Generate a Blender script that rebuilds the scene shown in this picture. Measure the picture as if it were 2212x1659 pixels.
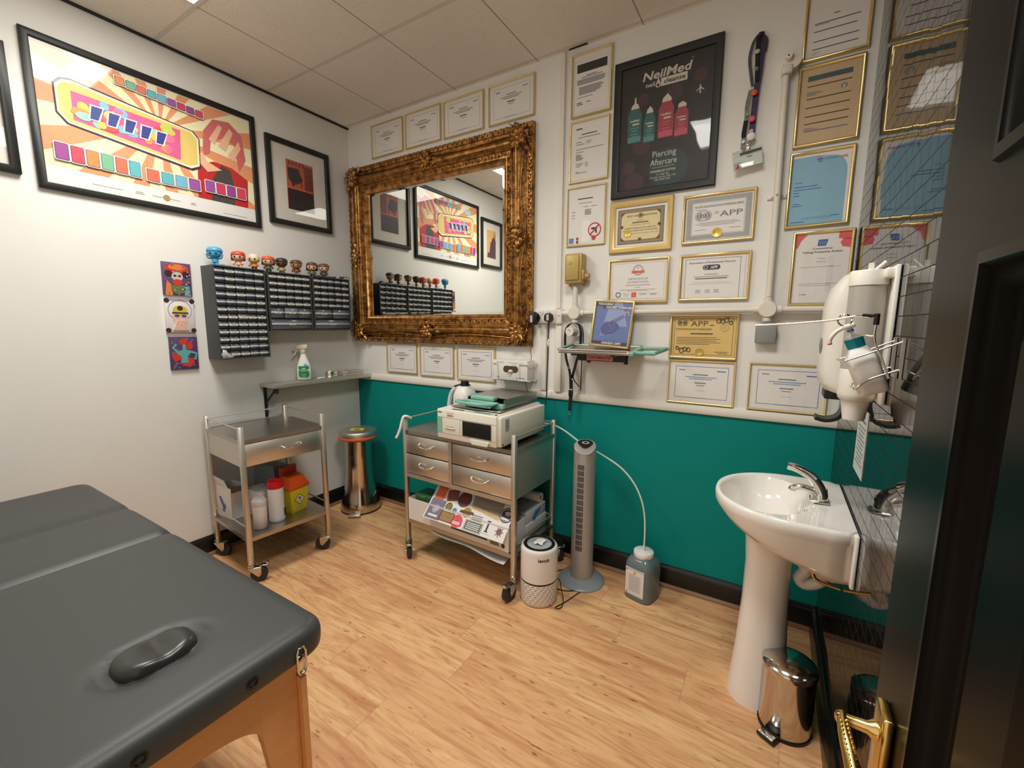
import bpy, bmesh, math, random
from math import sin, cos, pi, radians as R, sqrt, atan2
from mathutils import Matrix, Vector

for o in list(bpy.data.objects):
    bpy.data.objects.remove(o)
C = bpy.context.scene.collection
S = bpy.context.scene

# ------------------------------------------------------------------ camera
cam_d = bpy.data.cameras.new('camera')
cam = bpy.data.objects.new('camera', cam_d); C.objects.link(cam)
cam_d.sensor_fit = 'HORIZONTAL'; cam_d.sensor_width = 36.0
cam_d.lens = 36.0 * 929.9 / 2212.0
cam_d.clip_start = 0.02
CAMPOS = Vector((2.97459, -2.38903, 1.46088))
_r, _u, _f = Vector((0.85261, 0.52252, 0.00558)), Vector((-0.07714, 0.11528, 0.99033)), Vector((-0.51683, 0.84479, -0.13860))
cam.matrix_world = Matrix(((_r.x, _u.x, -_f.x, CAMPOS.x), (_r.y, _u.y, -_f.y, CAMPOS.y),
                           (_r.z, _u.z, -_f.z, CAMPOS.z), (0, 0, 0, 1)))
S.camera = cam

# ------------------------------------------------------------------ world, exposure
W = bpy.data.worlds.new('world'); S.world = W; W.use_nodes = True
W.node_tree.nodes['Background'].inputs[0].default_value = (1.0, .86, .70, 1)
W.node_tree.nodes['Background'].inputs[1].default_value = 0.35
S.view_settings.view_transform = 'Standard'
S.view_settings.look = 'None'
S.view_settings.exposure = 1.44
S.view_settings.gamma = 1.0
S.view_settings.use_curve_mapping = False
PANEL = 5.0                        # glow of the two ceiling panel diffusers
PANEL_W = 5.6                      # power of the lamp in each panel
PANEL_SPREAD = 145.                # beam of a prismatic ceiling panel, degrees
PANEL_COL = (1.0, .98, .91)
try:
    S.cycles.use_denoising = True
    S.cycles.max_bounces = 10; S.cycles.diffuse_bounces = 5; S.cycles.glossy_bounces = 6
    S.cycles.transparent_max_bounces = 12
    S.cycles.sample_clamp_indirect = 6.0
    S.cycles.caustics_reflective = False; S.cycles.caustics_refractive = False
except Exception:
    pass

# ------------------------------------------------------------------ materials
def lin1(c):
    c /= 255.0
    return c / 12.92 if c <= .04045 else ((c + .055) / 1.055) ** 2.4
def lin(c): return tuple(lin1(x) for x in c[:3])
MATS = {}
class NT:
    def __init__(s, m): s.m = m; s.t = m.node_tree; s.n = s.t.nodes; s.l = s.t.links
    def new(s, typ, **k):
        n = s.n.new(typ)
        for a, b in k.items(): setattr(n, a, b)
        return n
    def link(s, a, b): s.l.new(a, b)
    def math(s, op, a, b=None, c=None):
        n = s.n.new('ShaderNodeMath'); n.operation = op
        for i, x in enumerate((a, b, c)):
            if x is None: continue
            if isinstance(x, (int, float)): n.inputs[i].default_value = x
            else: s.l.new(x, n.inputs[i])
        return n.outputs[0]
    def mix(s, f, a, b):
        n = s.n.new('ShaderNodeMix'); n.data_type = 'RGBA'
        for i, x in ((0, f), (6, a), (7, b)):
            if isinstance(x, (int, float)): n.inputs[i].default_value = x
            elif isinstance(x, tuple): n.inputs[i].default_value = (*x, 1) if len(x) == 3 else x
            else: s.l.new(x, n.inputs[i])
        return n.outputs[2]
def mat(name, col, rough=.5, metal=0.0, var=.06, scale=30., bump=0., bscale=200., spec=.5, coat=0., trans=0., ior=1.45, alpha=1., emit=0., stretch=(1, 1, 1), sheen=0.):
    if name in MATS: return MATS[name]
    m = bpy.data.materials.new(name); m.use_nodes = True; MATS[name] = m
    T = NT(m); b = T.n['Principled BSDF']; c = lin(col)
    b.inputs['Roughness'].default_value = rough; b.inputs['Metallic'].default_value = metal
    b.inputs['Specular IOR Level'].default_value = spec; b.inputs['Coat Weight'].default_value = coat
    b.inputs['Transmission Weight'].default_value = trans; b.inputs['IOR'].default_value = ior
    b.inputs['Alpha'].default_value = alpha
    b.inputs['Base Color'].default_value = (*c, 1)
    tc = T.new('ShaderNodeTexCoord'); mp = T.new('ShaderNodeMapping'); mp.inputs['Scale'].default_value = stretch
    T.link(tc.outputs['Object'], mp.inputs[0])
    if var:
        nz = T.new('ShaderNodeTexNoise'); nz.inputs['Scale'].default_value = scale; nz.inputs['Detail'].default_value = 4
        T.link(mp.outputs[0], nz.inputs['Vector'])
        o = T.mix(nz.outputs[0], tuple(max(0, x * (1 - var)) for x in c), tuple(min(1, x * (1 + var)) for x in c))
        T.link(o, b.inputs['Base Color'])
    if bump:
        nz = T.new('ShaderNodeTexNoise'); nz.inputs['Scale'].default_value = bscale; nz.inputs['Detail'].default_value = 3
        T.link(mp.outputs[0], nz.inputs['Vector'])
        bp = T.new('ShaderNodeBump'); bp.inputs['Strength'].default_value = bump; bp.inputs['Distance'].default_value = .002
        T.link(nz.outputs[0], bp.inputs['Height']); T.link(bp.outputs[0], b.inputs['Normal'])
    if emit:
        b.inputs['Emission Color'].default_value = (*c, 1); b.inputs['Emission Strength'].default_value = emit
    return m
def glass_mat(name, rough=.0, ior=1.5, tint=(1, 1, 1), wavy=0., wscale=6.):
    if name in MATS: return MATS[name]
    m = bpy.data.materials.new(name); m.use_nodes = True; MATS[name] = m
    T = NT(m); T.n.remove(T.n['Principled BSDF']); out = T.n['Material Output']
    tr = T.new('ShaderNodeBsdfTransparent'); tr.inputs[0].default_value = (*tint, 1)
    gl = T.new('ShaderNodeBsdfGlossy'); gl.inputs['Roughness'].default_value = rough
    fr = T.new('ShaderNodeFresnel'); fr.inputs[0].default_value = ior
    mx = T.new('ShaderNodeMixShader')
    geo = T.new('ShaderNodeNewGeometry')
    f = T.math('MULTIPLY', fr.outputs[0], T.math('SUBTRACT', 1.0, geo.outputs['Backfacing']))
    T.link(f, mx.inputs[0]); T.link(tr.outputs[0], mx.inputs[1]); T.link(gl.outputs[0], mx.inputs[2])
    T.link(mx.outputs[0], out.inputs[0])
    if wavy:
        tc = T.new('ShaderNodeTexCoord'); nz = T.new('ShaderNodeTexNoise'); nz.inputs['Scale'].default_value = wscale
        bp = T.new('ShaderNodeBump'); bp.inputs['Strength'].default_value = wavy; bp.inputs['Distance'].default_value = .01
        T.link(tc.outputs['Object'], nz.inputs['Vector']); T.link(nz.outputs[0], bp.inputs['Height'])
        T.link(bp.outputs[0], gl.inputs['Normal'])
    return m

def wood_floor():
    m = bpy.data.materials.new('oak_laminate'); m.use_nodes = True; T = NT(m); b = T.n['Principled BSDF']
    tc = T.new('ShaderNodeTexCoord'); sp = T.new('ShaderNodeSeparateXYZ'); T.link(tc.outputs['Object'], sp.inputs[0])
    x, y = sp.outputs[0], sp.outputs[1]
    row = T.math('FLOOR', T.math('DIVIDE', y, .194))
    wn = T.new('ShaderNodeTexWhiteNoise', noise_dimensions='1D'); T.link(row, wn.inputs['W'])
    xs = T.math('ADD', x, T.math('MULTIPLY', wn.outputs['Value'], 3.7))
    blk = T.math('FLOOR', T.math('DIVIDE', xs, 1.28))
    cb = T.new('ShaderNodeCombineXYZ'); T.link(row, cb.inputs[0]); T.link(blk, cb.inputs[1])
    w2 = T.new('ShaderNodeTexWhiteNoise', noise_dimensions='2D'); T.link(cb.outputs[0], w2.inputs['Vector'])
    g = T.new('ShaderNodeCombineXYZ')
    T.link(T.math('MULTIPLY', x, 1.5), g.inputs[0]); T.link(T.math('MULTIPLY', y, 11.), g.inputs[1])
    T.link(T.math('MULTIPLY', w2.outputs['Value'], 40.), g.inputs[2])
    n1 = T.new('ShaderNodeTexNoise'); n1.inputs['Scale'].default_value = 2.2; n1.inputs['Detail'].default_value = 8; n1.inputs['Distortion'].default_value = 2.2
    T.link(g.outputs[0], n1.inputs['Vector'])
    n2 = T.new('ShaderNodeTexNoise'); n2.inputs['Scale'].default_value = 9.; n2.inputs['Detail'].default_value = 4
    T.link(g.outputs[0], n2.inputs['Vector'])
    g2 = T.new('ShaderNodeCombineXYZ'); T.link(T.math('MULTIPLY', x, 9.), g2.inputs[0]); T.link(T.math('MULTIPLY', y, 34.), g2.inputs[1]); T.link(T.math('MULTIPLY', w2.outputs['Value'], 40.), g2.inputs[2])
    n3 = T.new('ShaderNodeTexNoise'); n3.inputs['Scale'].default_value = 1.7; n3.inputs['Detail'].default_value = 2
    T.link(g2.outputs[0], n3.inputs['Vector'])
    cr = T.new('ShaderNodeValToRGB'); e = cr.color_ramp.elements
    e[0].position = .25; e[0].color = (*lin((172, 122, 82)), 1)
    e[1].position = .75; e[1].color = (*lin((246, 206, 156)), 1)
    k = e.new(.5); k.color = (*lin((230, 182, 130)), 1)
    T.link(T.math('ADD', T.math('MULTIPLY', n1.outputs[0], .75), T.math('MULTIPLY', n2.outputs[0], .25)), cr.inputs[0])
    tone = T.new('ShaderNodeMapRange'); tone.inputs[1].default_value = 0; tone.inputs[2].default_value = 1; tone.inputs[3].default_value = .0; tone.inputs[4].default_value = .3
    T.link(w2.outputs['Value'], tone.inputs[0])
    g4 = T.new('ShaderNodeCombineXYZ'); T.link(T.math('MULTIPLY', x, .9), g4.inputs[0]); T.link(T.math('MULTIPLY', y, 9.), g4.inputs[1]); T.link(T.math('MULTIPLY', w2.outputs['Value'], 17.), g4.inputs[2])
    n5 = T.new('ShaderNodeTexNoise'); n5.inputs['Scale'].default_value = 1.6; n5.inputs['Detail'].default_value = 5; n5.inputs['Distortion'].default_value = 1.; T.link(g4.outputs[0], n5.inputs['Vector'])
    st = T.new('ShaderNodeMapRange'); st.inputs[1].default_value = .48; st.inputs[2].default_value = .7; st.inputs[3].default_value = 0.; st.inputs[4].default_value = .75; T.link(n5.outputs[0], st.inputs[0])
    c0 = T.mix(st.outputs[0], cr.outputs[0], lin((190, 122, 84)))
    c1 = T.mix(tone.outputs[0], c0, lin((200, 134, 96)))
    fl = T.new('ShaderNodeMapRange'); fl.inputs[1].default_value = .68; fl.inputs[2].default_value = .74
    T.link(n3.outputs[0], fl.inputs[0])
    c2 = T.mix(T.math('MULTIPLY', fl.outputs[0], .7), c1, lin((84, 52, 36)))
    fy = T.math('FRACT', T.math('DIVIDE', y, .194)); seam = T.math('LESS_THAN', fy, .008)
    fx = T.math('FRACT', T.math('DIVIDE', xs, 1.28)); sx = T.math('LESS_THAN', fx, .0016)
    c3 = T.mix(T.math('MULTIPLY', T.math('MAXIMUM', T.math('MULTIPLY', seam, .7), sx), .38), c2, lin((70, 42, 26)))
    T.link(c3, b.inputs['Base Color'])
    b.inputs['Roughness'].default_value = .42; b.inputs['Specular IOR Level'].default_value = .35
    bp = T.new('ShaderNodeBump'); bp.inputs['Strength'].default_value = .12; bp.inputs['Distance'].default_value = .002
    T.link(n2.outputs[0], bp.inputs['Height']); T.link(bp.outputs[0], b.inputs['Normal'])
    return m
def ceiling_mat():
    m = bpy.data.materials.new('mineral_ceiling_tile'); m.use_nodes = True; T = NT(m); b = T.n['Principled BSDF']
    tc = T.new('ShaderNodeTexCoord'); sp = T.new('ShaderNodeSeparateXYZ'); T.link(tc.outputs['Object'], sp.inputs[0])
    fx = T.math('FRACT', T.math('DIVIDE', T.math('ADD', sp.outputs[0], 5.52), .6))
    fy = T.math('FRACT', T.math('DIVIDE', T.math('ADD', sp.outputs[1], 6.63), .6))
    lx = T.math('MAXIMUM', T.math('LESS_THAN', fx, .006), T.math('GREATER_THAN', fx, .994))
    ly = T.math('MAXIMUM', T.math('LESS_THAN', fy, .02), T.math('GREATER_THAN', fy, .98))
    vo = T.new('ShaderNodeTexVoronoi'); vo.inputs['Scale'].default_value = 120.; T.link(tc.outputs['Object'], vo.inputs['Vector'])
    pit = T.math('LESS_THAN', vo.outputs['Distance'], .22)
    nz = T.new('ShaderNodeTexNoise'); nz.inputs['Scale'].default_value = 3.; T.link(tc.outputs['Object'], nz.inputs['Vector'])
    n4 = T.new('ShaderNodeTexNoise'); n4.inputs['Scale'].default_value = 16.; n4.inputs['Detail'].default_value = 5; T.link(tc.outputs['Object'], n4.inputs['Vector'])
    pit = T.math('MULTIPLY', pit, T.math('GREATER_THAN', n4.outputs[0], .5))
    base = T.mix(nz.outputs[0], lin((240, 234, 224)), lin((246, 240, 230)))
    c = T.mix(T.math('MULTIPLY', pit, .35), base, lin((120, 110, 100)))
    c = T.mix(T.math('MULTIPLY', ly, .22), c, lin((120, 110, 100)))
    c = T.mix(T.math('MULTIPLY', lx, .6), c, lin((84, 76, 70)))
    T.link(c, b.inputs['Base Color']); b.inputs['Roughness'].default_value = .9
    bp = T.new('ShaderNodeBump'); bp.inputs['Strength'].default_value = .3; bp.inputs['Distance'].default_value = .002
    T.link(vo.outputs['Distance'], bp.inputs['Height']); T.link(bp.outputs[0], b.inputs['Normal'])
    return m
def tile_mat():
    m = bpy.data.materials.new('black_glazed_mosaic'); m.use_nodes = True; T = NT(m); b = T.n['Principled BSDF']
    tc = T.new('ShaderNodeTexCoord'); sp = T.new('ShaderNodeSeparateXYZ'); T.link(tc.outputs['Object'], sp.inputs[0])
    cb = T.new('ShaderNodeCombineXYZ'); T.link(T.math('MULTIPLY', sp.outputs[1], -1.), cb.inputs[0]); T.link(sp.outputs[2], cb.inputs[1])
    br = T.new('ShaderNodeTexBrick'); br.offset = .5
    br.inputs['Scale'].default_value = 1.; br.inputs['Brick Width'].default_value = .068; br.inputs['Row Height'].default_value = .0495
    br.inputs['Mortar Size'].default_value = .0013; br.inputs['Mortar Smooth'].default_value = 0.; br.inputs['Bias'].default_value = 0.
    br.inputs['Color1'].default_value = (0, 0, 0, 1); br.inputs['Color2'].default_value = (1, 1, 1, 1); br.inputs['Mortar'].default_value = (.5, .5, .5, 1)
    T.link(cb.outputs[0], br.inputs['Vector'])
    col = T.mix(br.outputs['Fac'], (.006, .006, .007), (.035, .032, .028))
    T.link(col, b.inputs['Base Color'])
    T.link(T.math('ADD', T.math('MULTIPLY', br.outputs['Fac'], .75), .035), b.inputs['Roughness'])
    T.link(T.math('SUBTRACT', .62, T.math('MULTIPLY', br.outputs['Fac'], .6)), b.inputs['Specular IOR Level'])
    geo = T.new('ShaderNodeNewGeometry')
    off = T.new('ShaderNodeCombineXYZ')
    d = T.math('MULTIPLY', T.math('SUBTRACT', br.outputs['Color'], .5), .012)
    T.link(d, off.inputs[1]); T.link(T.math('MULTIPLY', d, -.7), off.inputs[2])
    ad = T.new('ShaderNodeVectorMath', operation='ADD'); T.link(geo.outputs['Normal'], ad.inputs[0]); T.link(off.outputs[0], ad.inputs[1])
    no = T.new('ShaderNodeVectorMath', operation='NORMALIZE'); T.link(ad.outputs[0], no.inputs[0])
    T.link(no.outputs[0], b.inputs['Normal'])
    return m
def gilt_mat():
    m = bpy.data.materials.new('antique_gilt'); m.use_nodes = True; T = NT(m); b = T.n['Principled BSDF']
    tc = T.new('ShaderNodeTexCoord')
    nz = T.new('ShaderNodeTexNoise'); nz.inputs['Scale'].default_value = 26.; nz.inputs['Detail'].default_value = 6; T.link(tc.outputs['Object'], nz.inputs['Vector'])
    cr = T.new('ShaderNodeValToRGB'); e = cr.color_ramp.elements
    e[0].position = .3; e[0].color = (*lin((92, 58, 28)), 1); e[1].position = .72; e[1].color = (*lin((206, 150, 84)), 1)
    T.link(nz.outputs[0], cr.inputs[0]); T.link(cr.outputs[0], b.inputs['Base Color'])
    b.inputs['Metallic'].default_value = .82; b.inputs['Roughness'].default_value = .38
    n2 = T.new('ShaderNodeTexNoise'); n2.inputs['Scale'].default_value = 95.; n2.inputs['Detail'].default_value = 3; T.link(tc.outputs['Object'], n2.inputs['Vector'])
    bp = T.new('ShaderNodeBump'); bp.inputs['Strength'].default_value = .45; bp.inputs['Distance'].default_value = .003
    T.link(n2.outputs[0], bp.inputs['Height']); T.link(bp.outputs[0], b.inputs['Normal'])
    return m
def steel_mat(name, col=(214, 208, 200), rough=.44, stretch=(1, 1, 60)):
    m = mat(name, col, rough, 1.0, var=.08, scale=12., bump=.06, bscale=40., stretch=stretch)
    return m

FLOOR_M, CEIL_M, TILE_M, GILT = wood_floor(), ceiling_mat(), tile_mat(), gilt_mat()
WHITEWALL = mat('white_wall_paint', (234, 232, 227), .75, var=.03, scale=4., bump=.25, bscale=60.)
GREEN = mat('teal_green_wall_paint', (0, 134, 128), .7, spec=.25, var=.05, scale=5., bump=.2, bscale=60.)
BLACKPAINT = mat('black_gloss_paint', (20, 18, 17), .28, var=.1)
BLACK = mat('black_plastic', (22, 21, 21), .4)
DOORBLACK = mat('black_door_gloss', (16, 14, 12), .28, var=.1, spec=.06)
WHITE = mat('white_plastic', (232, 228, 222), .35, var=.02)
WHITEPAINT = mat('white_gloss_paint', (230, 224, 214), .4, var=.03, bump=.1, bscale=40)
CERAMIC = mat('white_ceramic', (238, 234, 228), .1, var=.01, coat=.3)
PAPER = mat('white_paper', (232, 228, 224), .6, var=.015)
INK = mat('black_ink', (48, 46, 48), .7)
GREYINK = mat('grey_ink', (132, 130, 134), .7)
PALEINK = mat('pale_grey_ink', (190, 187, 188), .7)
BLUEINK = mat('blue_ink', (70, 96, 168), .7)
LBLUEINK = mat('light_blue_ink', (120, 160, 205), .7)
REDINK = mat('red_ink', (196, 46, 50), .6)
ORANGEINK = mat('orange_ink', (226, 96, 52), .6)
GOLDSEAL = mat('gold_foil', (220, 186, 92), .35, .5)
GOLD = mat('gold_frame', (230, 204, 140), .24, .8, var=.06)
GOLDMATTE = mat('gold_paint', (206, 176, 110), .42, .55, var=.1)
STEEL = steel_mat('brushed_steel')
STEELX = steel_mat('brushed_steel_tray', (186, 180, 172), .32, (60, 1, 1))
CHROME = mat('chrome', (225, 222, 216), .07, 1.0, var=0)
BRASS = mat('brass', (222, 190, 116), .22, 1.0, var=.05)
MIRROR = mat('mirror_silver', (236, 238, 234), .0, 1.0, var=0)
RUBBER = mat('dark_rubber', (38, 36, 38), .6)
VINYL = mat('black_vinyl', (62, 63, 63), .42, var=.04, bump=.15, bscale=500.)
PLY = mat('varnished_plywood', (222, 162, 104), .4, var=.14, scale=5., stretch=(1, 1, 8))
FRAMEBLK = mat('black_wood_frame', (30, 29, 28), .45, var=.12)
PANE = glass_mat('picture_glass')
PANEW = glass_mat('poster_plastic_sheet', .03, 1.55, wavy=.1, wscale=5.)
CLEAR = glass_mat('clear_plastic', .05, 1.45, (.93, .95, .94))
TEALP = mat('teal_plastic', (128, 182, 164), .35)

# ------------------------------------------------------------------ mesh helpers
_TXT = {}
def text_geo(s, bold=0.):
    k = (s, bold)
    if k not in _TXT:
        cu = bpy.data.curves.new('t', 'FONT'); cu.body = s; cu.dimensions = '2D'; cu.fill_mode = 'FRONT'; cu.resolution_u = 2; cu.offset = bold
        o = bpy.data.objects.new('t', cu); C.objects.link(o)
        bpy.context.view_layer.update()
        me = bpy.data.meshes.new_from_object(o.evaluated_get(bpy.context.evaluated_depsgraph_get()))
        _TXT[k] = ([tuple(v.co) for v in me.vertices], [tuple(p.vertices) for p in me.polygons])
        bpy.data.objects.remove(o); bpy.data.curves.remove(cu); bpy.data.meshes.remove(me)
    return _TXT[k]
def spline(pts, n=8, closed=False):
    P = [Vector(p) for p in pts]; out = []; N = len(P)
    for i in range(N if closed else N - 1):
        g = (lambda k: P[k % N]) if closed else (lambda k: P[max(0, min(N - 1, k))])
        a, b, c, d = g(i - 1), g(i), g(i + 1), g(i + 2)
        for j in range(n):
            t = j / n
            out.append(.5 * ((2 * b) + (c - a) * t + (2 * a - 5 * b + 4 * c - d) * t * t + (3 * b - a - 3 * c + d) * t ** 3))
    if not closed: out.append(P[-1])
    return out
def rrect(x0, y0, x1, y1, r, n=5):
    p = []
    for cx, cy, a in ((x1 - r, y1 - r, 0), (x0 + r, y1 - r, 90), (x0 + r, y0 + r, 180), (x1 - r, y0 + r, 270)):
        for i in range(n + 1):
            t = R(a + 90 * i / n); p.append((cx + r * cos(t), cy + r * sin(t)))
    return p
class MB:
    def __init__(s, *mats): s.v = []; s.f = []; s.i = []; s.mats = list(mats); s.M = Matrix()
    def mi(s, m):
        if m is None: m = s.mats[0]
        if isinstance(m, int): return m
        if m not in s.mats: s.mats.append(m)
        return s.mats.index(m)
    def add(s, vs, fs, m=None):
        b = len(s.v); k = s.mi(m)
        s.v += [s.M @ Vector(v) for v in vs]; s.f += [tuple(i + b for i in f) for f in fs]; s.i += [k] * len(fs)
        return s
    def box(s, x0, y0, z0, x1, y1, z1, m=None, bev=0., seg=2):
        if x0 > x1: x0, x1 = x1, x0
        if y0 > y1: y0, y1 = y1, y0
        if z0 > z1: z0, z1 = z1, z0
        if bev:
            bm = bmesh.new(); bmesh.ops.create_cube(bm, size=1)
            for v in bm.verts: v.co = Vector(((x0 + x1) / 2 + v.co.x * (x1 - x0), (y0 + y1) / 2 + v.co.y * (y1 - y0), (z0 + z1) / 2 + v.co.z * (z1 - z0)))
            bmesh.ops.bevel(bm, geom=bm.edges[:], offset=min(bev, .49 * min(x1 - x0, y1 - y0, z1 - z0)), segments=seg, affect='EDGES', profile=.5)
            bm.verts.index_update()
            s.add([v.co.copy() for v in bm.verts], [[v.index for v in f.verts] for f in bm.faces], m); bm.free(); return s
        v = [(x, y, z) for z in (z0, z1) for y in (y0, y1) for x in (x0, x1)]
        return s.add(v, [(0, 2, 3, 1), (4, 5, 7, 6), (0, 1, 5, 4), (2, 6, 7, 3), (0, 4, 6, 2), (1, 3, 7, 5)], m)
    def quad(s, a, b, c, d, m=None): return s.add([a, b, c, d], [(0, 1, 2, 3)], m)
    def rect(s, x0, y0, x1, y1, z, m=None): return s.quad((x0, y0, z), (x1, y0, z), (x1, y1, z), (x0, y1, z), m)
    def cyl(s, p0, p1, r0, r1=None, n=20, m=None, caps=True):
        p0, p1 = Vector(p0), Vector(p1); r1 = r0 if r1 is None else r1
        return s.tube([p0, p1], [r0, r1], n, m, caps=caps)
    def tube(s, pts, r, n=8, m=None, closed=False, caps=True, flat=1.):
        P = [Vector(p) for p in pts]; N = len(P); rs = r if isinstance(r, (list, tuple)) else [r] * N
        vs = []; fs = []; prev = None
        for i in range(N):
            if closed: t = P[(i + 1) % N] - P[i - 1]
            else: t = P[min(i + 1, N - 1)] - P[max(i - 1, 0)]
            if t.length < 1e-9: t = Vector((0, 0, 1))
            t.normalize()
            if prev is None:
                a = Vector((0, 0, 1)) if abs(t.z) < .9 else Vector((1, 0, 0))
                nn = t.cross(a).normalized()
            else:
                nn = prev - t * prev.dot(t)
                nn = nn.normalized() if nn.length > 1e-6 else t.orthogonal().normalized()
            prev = nn; bb = t.cross(nn)
            for k in range(n):
                an = 2 * pi * k / n; vs.append(P[i] + (nn * cos(an) + bb * sin(an) * flat) * rs[i])
        for i in range(N if closed else N - 1):
            j = (i + 1) % N
            for k in range(n):
                fs.append((i * n + k, i * n + (k + 1) % n, j * n + (k + 1) % n, j * n + k))
        if caps and not closed:
            fs.append(tuple(range(n - 1, -1, -1))); fs.append(tuple((N - 1) * n + k for k in range(n)))
        return s.add(vs, fs, m)
    def lathe(s, prof, n=32, m=None, c=(0, 0, 0), sx=1., sy=1., pw=2.):
        vs = []; fs = []
        for (r, z) in prof:
            r = max(r, 1e-4)
            for k in range(n):
                a = 2 * pi * k / n; ca, sa = cos(a), sin(a)
                q = 1. if pw == 2. else (abs(ca) ** pw + abs(sa) ** pw) ** (-1 / pw)
                vs.append((c[0] + r * ca * sx * q, c[1] + r * sa * sy * q, c[2] + z))
        for i in range(len(prof) - 1):
            for k in range(n):
                fs.append((i * n + k, i * n + (k + 1) % n, (i + 1) * n + (k + 1) % n, (i + 1) * n + k))
        if prof[0][0] > 1e-3: fs.append(tuple(range(n - 1, -1, -1)))
        if prof[-1][0] > 1e-3: fs.append(tuple((len(prof) - 1) * n + k for k in range(n)))
        return s.add(vs, fs, m)
    def ball(s, c, rx, ry=None, rz=None, m=None, n=16, k=10):
        ry = rx if ry is None else ry; rz = rx if rz is None else rz
        vs = [(c[0], c[1], c[2] - rz)]
        for i in range(1, k):
            t = pi * i / k
            for j in range(n):
                a = 2 * pi * j / n; vs.append((c[0] + rx * sin(t) * cos(a), c[1] + ry * sin(t) * sin(a), c[2] - rz * cos(t)))
        vs.append((c[0], c[1], c[2] + rz)); L = len(vs) - 1; fs = []
        for j in range(n):
            fs.append((0, 1 + (j + 1) % n, 1 + j)); fs.append((L, L - n + j, L - n + (j + 1) % n))
        for i in range(k - 2):
            for j in range(n):
                a = 1 + i * n
                fs.append((a + j, a + (j + 1) % n, a + n + (j + 1) % n, a + n + j))
        return s.add(vs, fs, m)
    def poly(s, pts, z0, z1=None, m=None):
        n = len(pts)
        if z1 is None: return s.add([(x, y, z0) for x, y in pts], [tuple(range(n))], m)
        v = [(x, y, z0) for x, y in pts] + [(x, y, z1) for x, y in pts]
        return s.add(v, [tuple(range(n - 1, -1, -1)), tuple(range(n, 2 * n))] + [(i, (i + 1) % n, n + (i + 1) % n, n + i) for i in range(n)], m)
    def ell(s, x, y, rx, ry=None, z=0., m=None, rot=0., n=24):
        ry = rx if ry is None else ry; c, d = cos(rot), sin(rot)
        return s.poly([(x + rx * cos(2 * pi * k / n) * c - ry * sin(2 * pi * k / n) * d, y + rx * cos(2 * pi * k / n) * d + ry * sin(2 * pi * k / n) * c) for k in range(n)], z, None, m)
    def ring(s, x, y, r, w, z, m=None, n=28, sy=1.):
        v = [(x + q * cos(2 * pi * k / n), y + q * sy * sin(2 * pi * k / n), z) for q in (r, r - w) for k in range(n)]
        return s.add(v, [(k, (k + 1) % n, n + (k + 1) % n, n + k) for k in range(n)], m)
    def outline(s, x0, y0, x1, y1, w, z, m=None):
        s.rect(x0, y0, x1, y0 + w, z, m); s.rect(x0, y1 - w, x1, y1, z, m); s.rect(x0, y0 + w, x0 + w, y1 - w, z, m); return s.rect(x1 - w, y0 + w, x1, y1 - w, z, m)
    def text(s, t, h, x, y, z, m=None, al='C', bold=0., wid=None, shear=0., rot=0.):
        vs, fs = text_geo(t, bold)
        if not vs: return s
        x0 = min(v[0] for v in vs); x1 = max(v[0] for v in vs); k = h / .72
        kx = k if wid is None else wid / (x1 - x0)
        ox = {'C': -(x0 + x1) / 2, 'L': -x0, 'R': -x1}[al]; c, d = cos(rot), sin(rot)
        q = [((v[0] + ox) * kx + v[1] * k * shear, v[1] * k) for v in vs]
        return s.add([(x + a * c - b * d, y + a * d + b * c, z) for a, b in q], fs, m)
    def frame(s, w, h, prof, m=None, x0=0., y0=0.):
        """sweep prof [(inset, height)] round the rectangle w x h, mitred"""
        vs = []; fs = []
        for d, z in prof: vs += [(x0 + d, y0 + d, z), (x0 + w - d, y0 + d, z), (x0 + w - d, y0 + h - d, z), (x0 + d, y0 + h - d, z)]
        for i in range(len(prof) - 1):
            for k in range(4): fs.append((i * 4 + k, i * 4 + (k + 1) % 4, i * 4 + 4 + (k + 1) % 4, i * 4 + 4 + k))
        return s.add(vs, fs, m)
    def build(s, name, parent=None, recalc=True, angle=47.):
        me = bpy.data.meshes.new(name)
        me.from_pydata([tuple(v) for v in s.v], [], s.f)
        for m in s.mats: me.materials.append(m)
        me.polygons.foreach_set('material_index', s.i)
        if recalc:
            bm = bmesh.new(); bm.from_mesh(me); bmesh.ops.recalc_face_normals(bm, faces=bm.faces[:]); bm.to_mesh(me); bm.free()
        me.polygons.foreach_set('use_smooth', [True] * len(me.polygons))
        me.set_sharp_from_angle(angle=R(angle)); me.update()
        o = bpy.data.objects.new(name, me); C.objects.link(o)
        if parent is not None: o.parent = parent
        return o
def tag(o, label=None, cat=None, group=None, kind=None):
    if label: o['label'] = label
    if cat: o['category'] = cat
    if group: o['group'] = group
    if kind: o['kind'] = kind
    return o
def thing(name, label, cat, loc=(0, 0, 0), rz=0., group=None, M=None):
    o = bpy.data.objects.new(name, None); C.objects.link(o); o.empty_display_size = .05
    o.matrix_world = M if M is not None else Matrix.Translation(loc) @ Matrix.Rotation(rz, 4, 'Z')
    return tag(o, label, cat, group)
def struct(mb, name, M=None, **k):
    o = mb.build(name, **k); o['kind'] = 'structure'
    if M is not None: o.matrix_world = M
    return o
def kids(o): return [c for c in bpy.data.objects if c.parent == o]
def dup(root, M, label=None, group=None):
    r = root.copy(); C.objects.link(r); r.matrix_world = M
    if label: r['label'] = label
    if group: r['group'] = group
    for ch in kids(root):
        c = ch.copy(); C.objects.link(c); c.parent = r
        for g in kids(ch):
            d = g.copy(); C.objects.link(d); d.parent = c
    return r
RX = 3.234                       # right wall plane
HC = 2.956                       # ceiling height
def back(u, v, n=0.): return Matrix(((1, 0, 0, u), (0, 0, -1, -n), (0, 1, 0, v), (0, 0, 0, 1)))
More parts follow.
